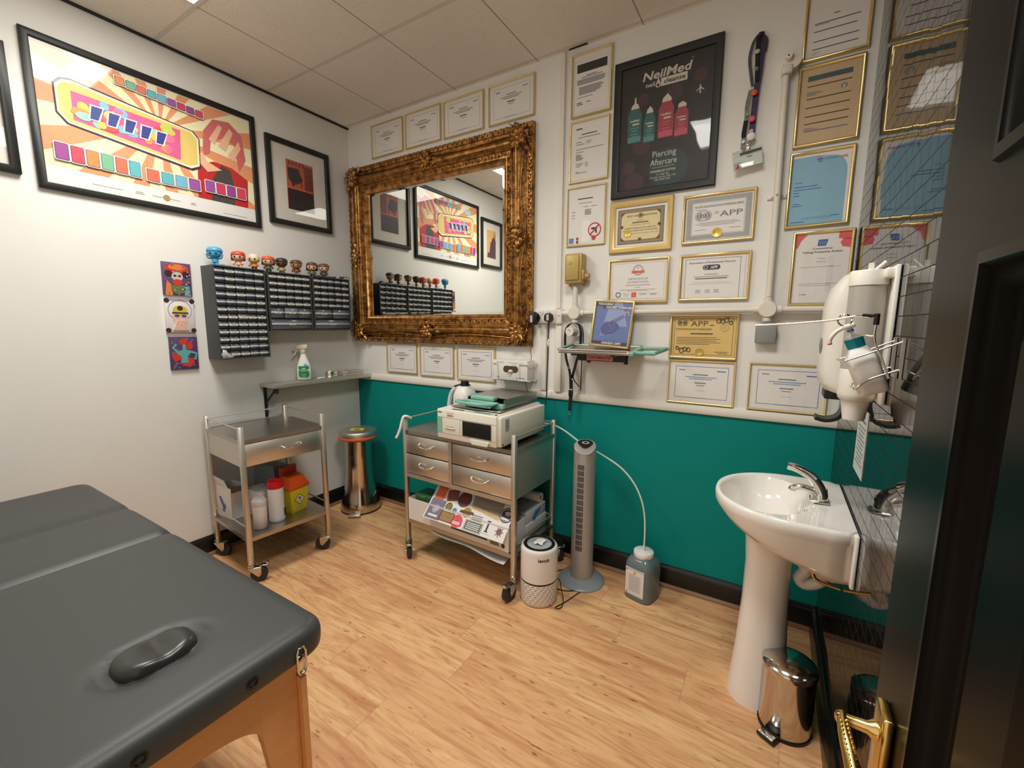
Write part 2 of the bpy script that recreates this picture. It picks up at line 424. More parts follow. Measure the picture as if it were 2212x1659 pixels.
def left(u, v, n=0.): return Matrix(((0, 0, 1, n), (1, 0, 0, u), (0, 1, 0, v), (0, 0, 0, 1)))
def right(u, v, n=0.): return Matrix(((0, 0, -1, RX - n), (-1, 0, 0, u), (0, 1, 0, v), (0, 0, 0, 1)))
# in all three: local x runs along the wall (rightward when facing it), local y up, local z out of the wall

# ------------------------------------------------------------------ the room
YN = -2.62
mb = MB(FLOOR_M); mb.box(-.1, YN - 1.3, -.05, RX + .1, .1, 0); struct(mb, 'floor')
mb = MB(CEIL_M)
for x0, x1, y0, y1 in ((-.1, .48, YN - .1, .1), (.48, 1.08, -1.23, .1), (.48, 1.08, YN - .1, -1.83), (1.08, 2.28, YN - .1, .1), (2.28, 2.88, -1.23, .1), (2.28, 2.88, YN - .1, -1.83), (2.88, RX + .1, YN - .1, .1)):
    mb.box(x0, y0, HC, x1, y1, HC + .05)
mb.add([(1.87, -.004, HC - .001), (1.985, -.004, HC - .001), (1.985, -.022, HC - .001), (1.88, -.018, HC - .001)], [(0, 1, 2, 3)], RUBBER)
struct(mb, 'ceiling')
mb = MB(WHITEWALL, GREEN)
mb.box(-.1, 0, 1.0, RX + .1, .1, HC + .05); mb.box(0, .0, 0, RX, .1, 1.0, GREEN); mb.box(-.1, .001, 0, RX + .1, .1, 1.0, WHITEWALL); struct(mb, 'wall_back')
mb = MB(WHITEWALL); mb.box(-.1, YN - .1, 0, 0, 0, HC + .05); struct(mb, 'wall_left')
mb = MB(TILE_M); mb.box(RX, YN - .1, 0, RX + .1, 0, HC + .05); struct(mb, 'wall_right')
mb = MB(WHITEWALL); mb.box(0, YN - .1, 0, 2.34, YN, HC); mb.box(2.34, YN - .1, 2.06, 3.17, YN, HC); mb.box(3.17, YN - .1, 0, RX, YN, HC); struct(mb, 'wall_front')
# skirting, dado rail, shadow gap, floor beading
def skirt(L, hgt=.122, t=.02):
    return [(0, 0), (t, 0), (t, hgt - .022), (t - .004, hgt - .012), (t - .012, hgt - .006), (.006, hgt), (0, hgt)]
def run(pts, p0, p1, axis, m, name):
    mb = MB(m); n = len(pts); vs = []
    for q in (p0, p1):
        for d, z in pts: vs.append((q, -d, z) if axis == 'x' else ((d, q, z) if axis == 'l' else (RX - d, q, z)))
    mb.add(vs, [tuple(range(n)), tuple(range(2 * n - 1, n - 1, -1))] + [(i, (i + 1) % n, n + (i + 1) % n, n + i) for i in range(n)])
    return struct(mb, name)
run(skirt(0), 0, RX, 'x', BLACKPAINT, 'baseboard_back')
run(skirt(0), YN, 0, 'l', BLACKPAINT, 'baseboard_left')
run(skirt(0), YN, 0, 'r', BLACKPAINT, 'baseboard_right')
BEAD = mat('floor_beading', (132, 98, 70), .5)
bd = [(.02, 0), (.036, 0), (.033, .01), (.026, .018), (.02, .02)]
run(bd, 0, RX, 'x', BEAD, 'trim_1'); run(bd, YN, 0, 'l', BEAD, 'trim_2')
run([(0, 1.003), (.012, 1.003), (.016, 1.012), (.016, 1.03), (.01, 1.046), (0, 1.05)], 0, RX, 'x', WHITEPAINT, 'trim_3')
mb = MB(RUBBER); mb.box(0, YN, HC - .012, .012, 0, HC); struct(mb, 'shadow_gap_strip')  # dark strip coloured in for the shade in the wall-to-ceiling gap
# door: open into the room, standing along the right wall, seen almost edge-on
DX, DY0, DY1 = 3.118, -2.49, -1.726
mb = MB(DOORBLACK)
D = Matrix(((0, 0, -1, DX), (-1, 0, 0, DY1), (0, 1, 0, .012), (0, 0, 0, 1)))   # local x from the free edge to the hinge, y up, z towards the room
dw = DY1 - DY0; dh = 2.03
xs = [0, .142, .352, .412, .622, dw]; ys = [0, .2, .88, .99, 1.508, 1.585, 1.9, dh]
for i in range(5):
    for j in range(7):
        pan = i in (1, 3) and j in (1, 3, 5)
        z1 = -.014 if pan else 0.
        mb.box(xs[i], ys[j], -.04, xs[i + 1], ys[j + 1], z1)
        if pan:
            w, h = xs[i + 1] - xs[i], ys[j + 1] - ys[j]
            mb.frame(w, h, [(-.004, 0), (-.002, .005), (.008, .006), (.014, -.001), (.022, -.004), (.03, -.012), (.036, -.014)], x0=xs[i], y0=ys[j])
            mb.frame(w, h, [(.05, -.014), (.07, -.005), (.071, -.005)], x0=xs[i], y0=ys[j])
            mb.rect(xs[i] + .071, ys[j] + .071, xs[i] + w - .071, ys[j] + h - .071, -.005)
dr = struct(mb, 'door_1', D)
mb = MB(BRASS)
hx, hy = .072, .988            # spindle on the door face
mb.box(hx - .02, hy - .12, 0, hx + .02, hy + .03, .011, bev=.003); mb.build('handle_plate', dr)
mb = MB(BRASS)
mb.tube([(hx, hy, .008), (hx, hy, .014), (hx, hy, .02), (hx, hy, .038), (hx, hy, .048), (hx, hy, .05)], [.011, .011, .0068, .006, .0068, .003], 16)
q = spline([(hx - .004, hy + .003, .043), (hx + .02, hy - .003, .042), (hx + .05, hy - .012, .038), (hx + .085, hy - .018, .036), (hx + .118, hy - .01, .036), (hx + .128, hy + .004, .036)], 6)
mb.tube(q, [.005 + .003 * sin(pi * i / (len(q) - 1)) for i in range(len(q))], 12)
for i in range(4, len(q) - 4):
    p = q[i]
    for sgn in (-1, 1): mb.ball((p.x + .002 * sgn, p.y + .006, p.z + .003 * sgn), .0018, m=BRASS, n=8, k=6)
mb.build('lever_handle', dr)
# ceiling light panels
LIGHT = bpy.data.materials.new('lit_diffuser'); LIGHT.use_nodes = True
T = NT(LIGHT); T.n.remove(T.n['Principled BSDF']); em = T.new('ShaderNodeEmission'); em.inputs[0].default_value = (*PANEL_COL, 1); em.inputs[1].default_value = PANEL
T.link(em.outputs[0], T.n['Material Output'].inputs[0])
for x0, lb in ((.48, 'lit square ceiling light panel over the treatment couch by the wall of posters'), (2.28, 'lit square ceiling light panel near the open door, reflected in the black poster')):
    t = thing('ceiling_light', lb, 'light', (x0 + .3, -1.53, HC), group='ceiling light panels')
    mb = MB(WHITE); mb.frame(.6, .6, [(0, .05), (0, -.003), (.018, -.004), (.02, .004), (.02, .05)], x0=-.3, y0=-.3); mb.build('frame', t)
    mb = MB(LIGHT); n_ = 14; vs = [(-.281 + .562 * i / n_, -.281 + .562 * j / n_, -.002 - .026 * (1 - (2 * i / n_ - 1) ** 4) * (1 - (2 * j / n_ - 1) ** 4)) for i in range(n_ + 1) for j in range(n_ + 1)]
    mb.add(vs, [(i * (n_ + 1) + j, i * (n_ + 1) + j + 1, (i + 1) * (n_ + 1) + j + 1, (i + 1) * (n_ + 1) + j) for i in range(n_) for j in range(n_)]); mb.build('diffuser', t)
    ld = bpy.data.lights.new('panel_lamp', 'AREA'); ld.shape = 'SQUARE'; ld.size = .54; ld.energy = PANEL_W; ld.color = PANEL_COL; ld.spread = R(PANEL_SPREAD)
    lo = bpy.data.objects.new('panel_lamp', ld); C.objects.link(lo); lo.parent = t; lo.location = (0, 0, -.032)

# ------------------------------------------------------------------ framed pictures and certificates
E1 = .0007
def bars(mb, cx, y, ws, h, gap, z=E1, m=GREYINK, al='C'):
    for w in ws:
        x0 = {'C': cx - w / 2, 'L': cx, 'R': cx - w}[al]
        mb.rect(x0, y, x0 + w, y + h, z, m); y -= gap
def framed(name, label, cat, M, w, h, fw, prof, fm, draw, group=None, pane=PANE, sheet=PAPER, plabel=None):
    """M is the wall frame at the bottom-left corner of the outer edge"""
    t = thing(name, label, cat, M=M, group=group)
    mb = MB(fm); mb.frame(w, h, prof); mb.rect(.002, .002, w - .002, h - .002, .001); o = mb.build('frame', t)
    zi = .006
    mb = MB(sheet); mb.rect(fw - .003, fw - .003, w - fw + .003, h - fw + .003, zi)
    mb.M = Matrix.Translation((fw, fw, zi)); draw(mb, w - 2 * fw, h - 2 * fw); mb.build('print', t)
    if pane:
        mb = MB(pane); mb.rect(fw - .003, fw - .003, w - fw + .003, h - fw + .003, zi + .004); mb.build('glass_pane', t, recalc=False)
    return t
THIN = [(0, 0), (0, .011), (.002, .014), (.006, .014), (.009, .011), (.009, .005)]
def cert_unit(var):
    def d(mb, w, h):
        b = BLUEINK if var != 'A' else GREYINK
        mb.outline(.028, .022, w - .022, h - .022, .0012 if var == 'A' else .002, E1, b)
        mb.rect(w * .35, .0225, w * .62, .0245, 2 * E1, BLUEINK)
        bars(mb, .045, h - .045, (.03,), .006, .01, m=LBLUEINK if var == 'G' else GREYINK, al='L')
        bars(mb, w - .035, h - .045, (.04,), .0045, .01, m=BLUEINK if var == 'G' else GREYINK, al='R')
        bars(mb, w / 2, h - .066, (.07,), .0035, .01, m=INK)
        bars(mb, w / 2, h - .079, (.15, .11), .0042, .0095, m=LBLUEINK if var == 'G' else GREYINK)
        bars(mb, w / 2, h - .11, (.055,), .0055, .01, m=INK if var != 'G' else GREYINK)
        bars(mb, w / 2, h - .122, (.038,), .0035, .01)
        bars(mb, w / 2, .062, (.045,), .0008, .01)
    return d
CT = 'framed certificate'
for k, (x0, zt, lb) in enumerate(((.273, 2.9105, 'small gold-framed certificate above the gilt mirror, first of the row from the corner'),
                    (.623, 2.9115, 'small gold-framed certificate above the gilt mirror, second of the row from the corner'),
                    (.973, 2.908, 'small gold-framed certificate above the gilt mirror, third of the row from the corner'),
                    (1.336, 2.906, 'small gold-framed certificate above the right end of the gilt mirror, last of the row'))):
    framed('framed_certificate', lb, CT, back(x0, zt - .232), .326, .232, .009, THIN, GOLD, cert_unit('A'), 'certificates above the mirror')
for x0, zt, lb in ((.36, 1.308, 'gold-framed certificate below the gilt mirror, first of three from the corner shelf'),
                   (.711, 1.303, 'gold-framed certificate below the gilt mirror, middle one of three'),
                   (1.062, 1.3, 'gold-framed certificate below the gilt mirror, beside the box of gloves')):
    framed('framed_certificate', lb, CT, back(x0, zt - .231), .323, .231, .009, THIN, GOLD, cert_unit('B'), 'certificates below the mirror')
framed('framed_certificate', 'gold-framed blue-bordered certificate hanging right below the yellow certificate', CT, back(2.493, 1.051), .321, .229, .01, THIN, GOLD, cert_unit('G'), 'blue-bordered certificates above the dado rail')
framed('framed_certificate', 'gold-framed blue-bordered certificate low beside the towel dispenser', CT, back(2.871, 1.053), .318, .229, .01, THIN, GOLD, cert_unit('G'), 'blue-bordered certificates above the dado rail')

def c1(mb, w, h):
    mb.outline(.008, .012, w - .008, h - .03, .0015, E1, PALEINK)
    mb.rect(.022, h - .088, w - .02, h - .045, E1, INK)
    bars(mb, w / 2, h - .108, (.06, .12), .004, .008)
    bars(mb, .024, h - .128, (.16, .155, .16, .15), .0045, .0068, al='L')
    bars(mb, .035, h - .165, (.13, .14, .125, .13, .12, .1), .0045, .0068, al='L')
    bars(mb, .024, h - .215, (.09,), .003, .01, al='L'); bars(mb, .024, .062, (.03, .035), .004, .009, m=INK, al='L'); bars(mb, .08, .06, (.025,), .005, .01, al='L')
def c2(mb, w, h):
    bars(mb, .03, h - .035, (.035,), .006, .01, m=INK, al='L'); bars(mb, w / 2, h - .065, (.09,), .0045, .01, m=INK); bars(mb, w / 2, h - .08, (.13,), .0035, .01)
    bars(mb, .03, h - .103, (.035, .05), .0035, .012, al='L'); bars(mb, .09, h - .103, (.03, .025), .0035, .009, al='L')
    bars(mb, .03, h - .14, (.16,), .0035, .01, al='L'); bars(mb, .03, h - .155, (.045,), .0035, .01, al='L')
    bars(mb, .03, h - .168, (.025, .035, .03, .04, .045, .04), .0036, .0056, al='L')
    bars(mb, .03, h - .215, (.045, .04, .03), .0032, .008, al='L'); bars(mb, .085, h - .215, (.018, .018, .018), .0032, .008, al='L')
    bars(mb, .03, .045, (.02, .065), .0035, .006, al='L')
def c3(mb, w, h):
    bars(mb, w / 2 - .005, h - .06, (.09,), .005, .01, m=INK); bars(mb, w / 2 - .005, h - .082, (.08,), .0026, .01)
    bars(mb, w / 2, h - .103, (.03,), .0026, .01); bars(mb, w - .06, h - .103, (.035,), .0026, .01)
    bars(mb, .02, h - .127, (.022, .022), .0035, .018, al='L'); bars(mb, .1, h - .12, (.04, .032, .035, .04, .038, .036), .0032, .0052, al='L')
    bars(mb, .02, h - .16, (.02,), .003, .01, al='L')
    mb.poly(rrect(.082, .012, .135, .128, .012), E1, None, mat('folded_paper_shine', (240, 238, 234), .4))
    mb.rect(.006, .006, .036, .036, E1, mat('blue_seal_print', (112, 128, 190), .6)); mb.ell(.058, .03, .008, .01, E1, REDINK); mb.rect(.051, .006, .065, .018, E1, INK)
    # round no-piercing-gun sticker
    cx, cy = w - .052, .072
    mb.ell(cx, cy, .037, z=2 * E1, m=PAPER); mb.ring(cx, cy, .039, .0065, 3 * E1, REDINK)
    mb.poly([(cx - .02, cy + .012), (cx + .016, cy + .014), (cx + .016, cy + .003), (cx + .012, cy + .003), (cx + .016, cy - .018), (cx + .008, cy - .02), (cx + .001, cy + .002), (cx - .02, cy + .002)], 3 * E1, None, INK)
    a = .7
    mb.poly([(cx - .026 - .003 * a, cy - .026 + .003), (cx - .026 + .003, cy - .026 - .003), (cx + .026 + .003, cy + .026 - .003), (cx + .026 - .003, cy + .026 + .003)], 4 * E1, None, REDINK)
    mb.ell(cx - .004, cy - .043, .0125, z=4 * E1, m=REDINK)
for x0, zt, d, lb in ((1.894, 2.919, c1, 'gold-framed letter with a dark header bar at the top of the column beside the trunking'),
                      (1.89, 2.576, c2, 'gold-framed typed letter, middle of the column left of the black poster'),
                      (1.883, 2.229, c3, 'gold-framed letter with a red no-piercing-gun sticker above the gold electrical box')):
    framed('framed_letter', lb, 'framed letter', back(x0, zt - .324), .233, .324, .01, THIN, GOLD, d, 'letters in a column beside the trunking')

CREAM = mat('cream_parchment', (226, 208, 160), .6); BRN = mat('brown_ink', (92, 74, 56), .6)
def corner_orn(mb, x, y, s, m, sx=1, sy=1):
    mb.poly([(x, y), (x + sx * s, y), (x + sx * s * .5, y + sy * s * .3), (x + sx * s * .3, y + sy * s * .5), (x, y + sy * s)], 2 * E1, None, m)
def d1(mb, w, h):
    k = .014
    mb.rect(k, k, w - k, h - k, E1, BRN); mb.rect(k + .003, k + .003, w - k - .003, h - k - .003, 2 * E1, mat('guilloche_print', (150, 134, 104), .6, var=.3, scale=300.))
    mb.rect(.032, .032, w - .032, h - .032, 2.6 * E1, BRN); mb.rect(.034, .034, w - .034, h - .034, 3.2 * E1, CREAM)
    mb.M = mb.M @ Matrix.Translation((0, 0, 2 * E1))
    for x, y, a, b in ((.034, .034, 1, 1), (w - .034, .034, -1, 1), (.034, h - .034, 1, -1), (w - .034, h - .034, -1, -1)): corner_orn(mb, x, y, .02, BRN, a, b)
    for x, y in ((w / 2, .036), (.037, h / 2), (w - .037, h / 2)): mb.ell(x, y, .009, .009, 2 * E1, BRN, n=6)
    mb.text('BODY ART', .009, w * .35, h - .055, 2 * E1, INK, bold=.01); mb.text('EDUCATION', .009, w * .68, h - .055, 2 * E1, INK, bold=.01)
    mb.ell(w * .5, h - .051, .013, z=2 * E1, m=BRN); mb.ring(w * .5, h - .051, .009, .002, 3 * E1, CREAM)
    bars(mb, w / 2, h - .075, (.04,), .002, .01, z=2 * E1); bars(mb, w / 2, h - .088, (.085,), .005, .01, z=2 * E1, m=BRN); bars(mb, w / 2, h - .098, (.11,), .0015, .01, z=2 * E1)
    mb.text('UNDERSTANDING AND APPLYING', .0068, w / 2, h - .117, 2 * E1, INK, wid=.165); mb.text('FREEHAND PIERCING TECHNIQUES', .0068, w / 2, h - .13, 2 * E1, INK, wid=.18)
    bars(mb, w / 2, h - .142, (.1,), .0015, .01, z=2 * E1)
    mb.lathe([(.021, 0), (.021, .001), (.012, .0015), (.011, .0008)], 28, GOLDSEAL, (.07, .068, 2 * E1))
    for x in (.16, .19, .215): mb.rect(x, .066, x + .018, .0675, 2 * E1, BRN)
framed('framed_certificate', 'wide gold-painted frame with a cream body art education certificate under the black poster', CT, back(2.144, 1.846), .331, .268, .03,
       [(0, 0), (0, .014), (.003, .017), (.02, .016), (.024, .013), (.03, .012), (.03, .004)], GOLDMATTE, d1)
SILV = mat('silver_guilloche', (166, 164, 160), .5, var=.25, scale=180.)
def logo_rings(mb, x, y, r, m, z, bg):
    mb.poly(rrect(x - 2.1 * r, y - 1.25 * r, x + 2.1 * r, y + 1.25 * r, 1.2 * r), z, None, m)
    mb.poly(rrect(x - 1.95 * r, y - 1.1 * r, x + 1.95 * r, y + 1.1 * r, 1.05 * r), z + E1 * .6, None, bg)
    for sx in (-1, 1):
        mb.ell(x + sx * .8 * r, y, .95 * r, z=z + E1 * 1.2, m=m); mb.ring(x + sx * .45 * r, y, .8 * r, .18 * r, z + E1 * 1.8, bg)
def d2(mb, w, h):
    mb.rect(.006, .006, w - .006, h - .006, E1, SILV); mb.rect(.03, .026, w - .03, h - .026, 2 * E1, PAPER)
    mb.outline(.033, .029, w - .033, h - .029, .001, 2.6 * E1, GREYINK)
    z = 3 * E1
    mb.text("THE UNITED KINGDOM'S ASSOCIATION OF PROFESSIONAL PIERCERS", .011, w / 2, h - .052, z, INK, wid=w - .08)
    bars(mb, .045, h - .062, (.05,), .002, .01, z=z, al='L')
    logo_rings(mb, .082, h - .09, .018, GREYINK, z, PAPER); mb.text('APP', .026, .205, h - .1, z, GREYINK, bold=.01, wid=.1)
    mb.text('UK', .011, .14, h - .085, z, GREYINK, shear=.3)
    bars(mb, w / 2, .083, (.17, .2, .15), .0018, .007, z=z); bars(mb, .045, .05, (.05,), .0018, .01, z=z, al='L'); bars(mb, w - .045, .05, (.05,), .0018, .01, z=z, al='R')
    mb.lathe([(.024, 0), (.024, .001), (.016, .0014), (.015, .0008)], 28, GOLDSEAL, (w * .5, .033, z))
GOLDW = [(0, 0), (0, .013), (.003, .016), (.007, .016), (.013, .01), (.013, .004)]
framed('framed_certificate', 'gold-framed certificate with a silver border and round gold seal, right of the cream one', CT, back(2.523, 1.862), .322, .233, .013, GOLDW, GOLD, d2)
def e1(mb, w, h):
    mb.outline(.01, .01, w - .01, h - .01, .0009, E1, ORANGEINK)
    for x, y in ((.01, .01), (w - .01, .01), (.01, h - .01), (w - .01, h - .01)): mb.ell(x, y, .006, z=2 * E1, m=PAPER)
    cx = w * .5; cy = h - .048
    mb.ring(cx, cy, .027, .0025, E1, INK); mb.ring(cx, cy, .019, .001, E1, GREYINK); mb.poly([(cx - .036, cy - .015), (cx + .036, cy - .015), (cx + .032, cy - .008), (cx + .036, cy - .003), (cx - .036, cy - .003), (cx - .032, cy - .008)], 2 * E1, None, ORANGEINK)
    mb.ell(cx, cy + .011, .003, z=E1, m=ORANGEINK)
    mb.text('CERTIFICATE OF', .0105, cx, h - .099, E1, GREYINK); mb.text('ACCREDITATION', .0105, cx, h - .116, E1, GREYINK)
    bars(mb, cx, h - .128, (.13,), .0026, .01); bars(mb, cx, h - .14, (.03,), .002, .01); bars(mb, cx, h - .152, (.19, .11), .0018, .005)
    mb.ring(.045, .032, .0145, .004, E1, INK); mb.rect(.118, .018, .145, .044, E1, ORANGEINK); mb.text('APT', .004, .131, .026, 2 * E1, PAPER)
    bars(mb, .09, .036, (.035, .03, .02), .0025, .006, m=PALEINK); bars(mb, .18, .036, (.045, .035), .0022, .006); bars(mb, .235, .034, (.04, .03), .0022, .005)
framed('framed_certificate', 'gold-framed certificate of accreditation with an orange ribbon badge', CT, back(2.146, 1.577), .325, .235, .013, GOLDW, GOLD, e1)
NAVY = mat('navy_ink', (52, 44, 66), .6)
def e2(mb, w, h):
    mb.outline(.015, -.006, w - .032, h - .012, .0016, E1, NAVY); mb.rect(w - .012, .004, w - .01, h - .004, E1, PALEINK)
    cx = w * .46
    mb.text('Association of Professional Piercers', .009, cx, h - .035, E1, NAVY, bold=.01, wid=.21)
    mb.poly(rrect(cx - .04, h - .067, cx + .04, h - .043, .012), E1, None, NAVY)
    mb.ring(cx - .026, h - .055, .009, .002, 2 * E1, PAPER); mb.text('APP', .0135, cx + .012, h - .062, 2 * E1, PAPER, bold=.025)
    bars(mb, cx, h - .09, (.06,), .003, .01); bars(mb, cx, h - .101, (.16,), .0026, .01); bars(mb, cx, h - .111, (.145,), .004, .01, m=INK)
    bars(mb, cx, h - .128, (.17, .2), .0015, .008, m=PALEINK)
    for x in (.08, .125, .165): bars(mb, x, .04, (.025, .022, .026), .002, .006)
framed('framed_certificate', 'gold-framed piercers association certificate with a black logo badge, above the pipe', CT, back(2.522, 1.581), .321, .23, .012, GOLDW, GOLD, e2)
YEL = mat('yellow_parchment', (222, 188, 112), .55)
def cloud(mb, x, y, s, z, flip=1):
    for dx, dy, r in ((-1.7, 0, .75), (-.6, -.15, .7), (.35, .25, .85), (1.5, -.5, .6)):
        n = 20; pts = []
        for k in range(n):
            a = flip * (.6 + k / n * 2 * pi * 1.15); q = r * (1 - .55 * k / n); pts.append((x + (dx + q * cos(a)) * s * flip, y + (dy + q * sin(a)) * s * flip, z))
        mb.tube(pts, .0017, 4, INK)
def f(mb, w, h):
    mb.outline(.008, .008, w - .01, h - .008, .0016, E1, INK)
    z = 2 * E1
    logo_rings(mb, .046, h - .03, .0125, NAVY, z, YEL); mb.text('APP', .027, .128, h - .047, z, BRN, bold=.005, wid=.082); mb.text('UK', .0095, .089, h - .021, z, BRN, shear=.35); mb.rect(.175, h - .044, .195, h - .04, z, BRN)
    mb.text('THE UNITED KINGDOM ASSOCIATION OF PROFESSIONAL PIERCERS', .0098, .1, h - .067, z, INK, wid=.172)
    mb.ring(w - .05, h - .055, .018, .0012, z, GREYINK); mb.ring(w - .05, h - .055, .007, .001, z, GREYINK)
    bars(mb, .14, h - .088, (.105,), .006, .01, z=z, m=BRN); bars(mb, .02, h - .105, (.19, .21, .19, .21, .16), .0019, .0085, z=z, m=BRN, al='L')
    bars(mb, w - .03, .024, (.06, .045), .0018, .007, z=z, m=BRN, al='R')
    cloud(mb, w - .048, h - .022, .017, .0022); cloud(mb, .052, .03, .017, .0022, -1)
    mb.lathe([(.021, 0), (.021, .001), (.014, .0014), (.013, .0008)], 28, GOLDSEAL, (w * .46, .02, z)); mb.ring(w * .46, .02, .018, .001, 4 * E1 + .001, BRN)
framed('framed_certificate', 'gold-framed yellow association certificate with black cloud scrolls', CT, back(2.491, 1.287), .322, .228, .014, GOLDW, GOLD, f, sheet=YEL)
# right-hand column
MANILA = mat('manila_paper', (206, 178, 140), .6)
def h1(mb, w, h):
    for y, x1 in ((h - .03, .17), (h - .06, .18), (.13, .18), (.1, .17), (.062, .18), (.032 + .0, .18)): mb.rect(.025, y, x1, y + .003, E1, INK)
    bars(mb, .025, h - .045, (.05, .06), .003, .008, al='L', m=PALEINK); bars(mb, .025, .02, (.03, .02), .003, .006, al='L', m=PALEINK); bars(mb, .1, .155, (.02,), .003, .01, m=INK); bars(mb, .03, .125, (.05,), .0022, .01, al='L')
def h2(mb, w, h):
    mb.rect(.025, h - .052, w - .03, h - .032, E1, mat('dark_teal_print', (70, 92, 92), .6))
    for y in (h - .075, h - .125, .145, .11, .08): mb.rect(.025, y, w - .03, y + .0035, E1, INK)
    mb.rect(.025, .05, w - .03, .053, E1, BLUEINK)
    mb.ell(w - .055, h - .096, .011, z=E1, m=GREYINK); mb.rect(w - .06, h - .108, w - .05, h - .09, 2 * E1, PALEINK)
    bars(mb, .025, h - .098, (.045, .055, .035), .0028, .006, al='L'); bars(mb, .025, .062, (.03, .05), .0028, .006, al='L')
SKY = mat('sky_blue_print', (138, 184, 206), .55)
def h3(mb, w, h):
    mb.poly([(.002, .002), (w - .012, .002), (w - .012, h - .09)] + [(w - .012 - .05 + .05 * cos(t * pi / 16), h - .09 + .07 * sin(t * pi / 16)) for t in range(9)] + [(.09, h - .012), (.002, h - .014)], E1, None, SKY)
    cx, cy = .1, h - .03
    mb.ell(cx, cy, .0105, z=2 * E1, m=BLUEINK)
    for k in (-1, 0, 1): mb.poly([(cx - .009, cy + .005 * k - .001), (cx + .009, cy + .005 * k + .001), (cx + .009, cy + .005 * k + .003), (cx - .009, cy + .005 * k + .001)], 3 * E1, None, PAPER if k else REDINK)
    mb.text('TUTOR', .0095, cx + .016, cy - .005, 2 * E1, BLUEINK, al='L'); mb.text('CARE', .0095, cx + .064, cy - .005, 2 * E1, REDINK, al='L')
    bars(mb, .014, .18, (.03,), .003, .01, z=2 * E1, al='L', m=GREYINK); bars(mb, .014, .162, (.085, .1, .02, .024), .0026, .0125, z=2 * E1, al='L', m=BLUEINK); bars(mb, .014, .09, (.025, .035), .0024, .0085, z=2 * E1, al='L', m=BLUEINK)
    bars(mb, w / 2, .03, (.1, .12), .002, .006, z=2 * E1, m=LBLUEINK); bars(mb, w - .025, .03, (.03,), .003, .01, z=2 * E1, al='R', m=BLUEINK); bars(mb, .012, .012, (.05,), .003, .01, z=2 * E1, al='L', m=BLUEINK)
CORAL = mat('coral_print', (228, 92, 96), .6)
def h4(mb, w, h):
    mb.poly([(0, h), (.045, h), (.02, h - .028), (.008, h - .06), (0, h - .06)], E1, None, CORAL)
    mb.poly([(w, h), (w - .045, h), (w - .045, h - .028), (w, h - .034)], E1, None, CORAL); mb.poly([(w, h - .03), (w - .03, h - .03), (w - .038, h - .045), (w - .03, h - .062), (w, h - .068)], E1, None, CORAL)
    cx = w * .5
    mb.poly([(cx - .019, h - .055), (cx + .012, h - .055), (cx + .019, h - .028), (cx - .016, h - .028)], E1, None, BLUEINK)
    for a in range(3): mb.rect(cx - .012 + a * .009, h - .05, cx - .008 + a * .009, h - .034, 2 * E1, LBLUEINK)
    mb.text('Coronavirus', .008, cx, h - .069, E1, INK, bold=.015, wid=.072); mb.text('Taking Proactive Action', .008, cx, h - .084, E1, INK, bold=.015, wid=.145)
    bars(mb, cx, h - .11, (.03, .04), .003, .014, m=PALEINK); bars(mb, .022, h - .145, (.15,), .002, .01, al='L', m=PALEINK)
    mb.rect(w * .62, .05, w * .72, h - .1, E1, mat('paper_crease', (224, 221, 218), .6))
    bars(mb, .022, .085, (.16, .12), .002, .008, al='L', m=PALEINK); mb.text('P. Black', .006, .03, .036, E1, INK, al='L', shear=.3)
for x0, zb, w, h, d, lb, sh in ((2.972, 2.577, .231, .326, h1, 'gold-framed lined form at the top of the column beside the tiles', PAPER),
                                (2.967, 2.234, .231, .327, h2, 'gold-framed manila form with dark lines, second from the top beside the tiles', MANILA),
                                (2.963, 1.893, .233, .321, h3, 'gold-framed sky-blue letter beside the tiles', PAPER),
                                (3.003, 1.549, .222, .325, h4, 'gold-framed coronavirus notice with coral corners, lowest beside the tiles', PAPER)):
    framed('framed_notice', lb, 'framed notice', back(x0, zb), w, h, .011, GOLDW, GOLD, d, 'notices in the column beside the tiles', sheet=sh)

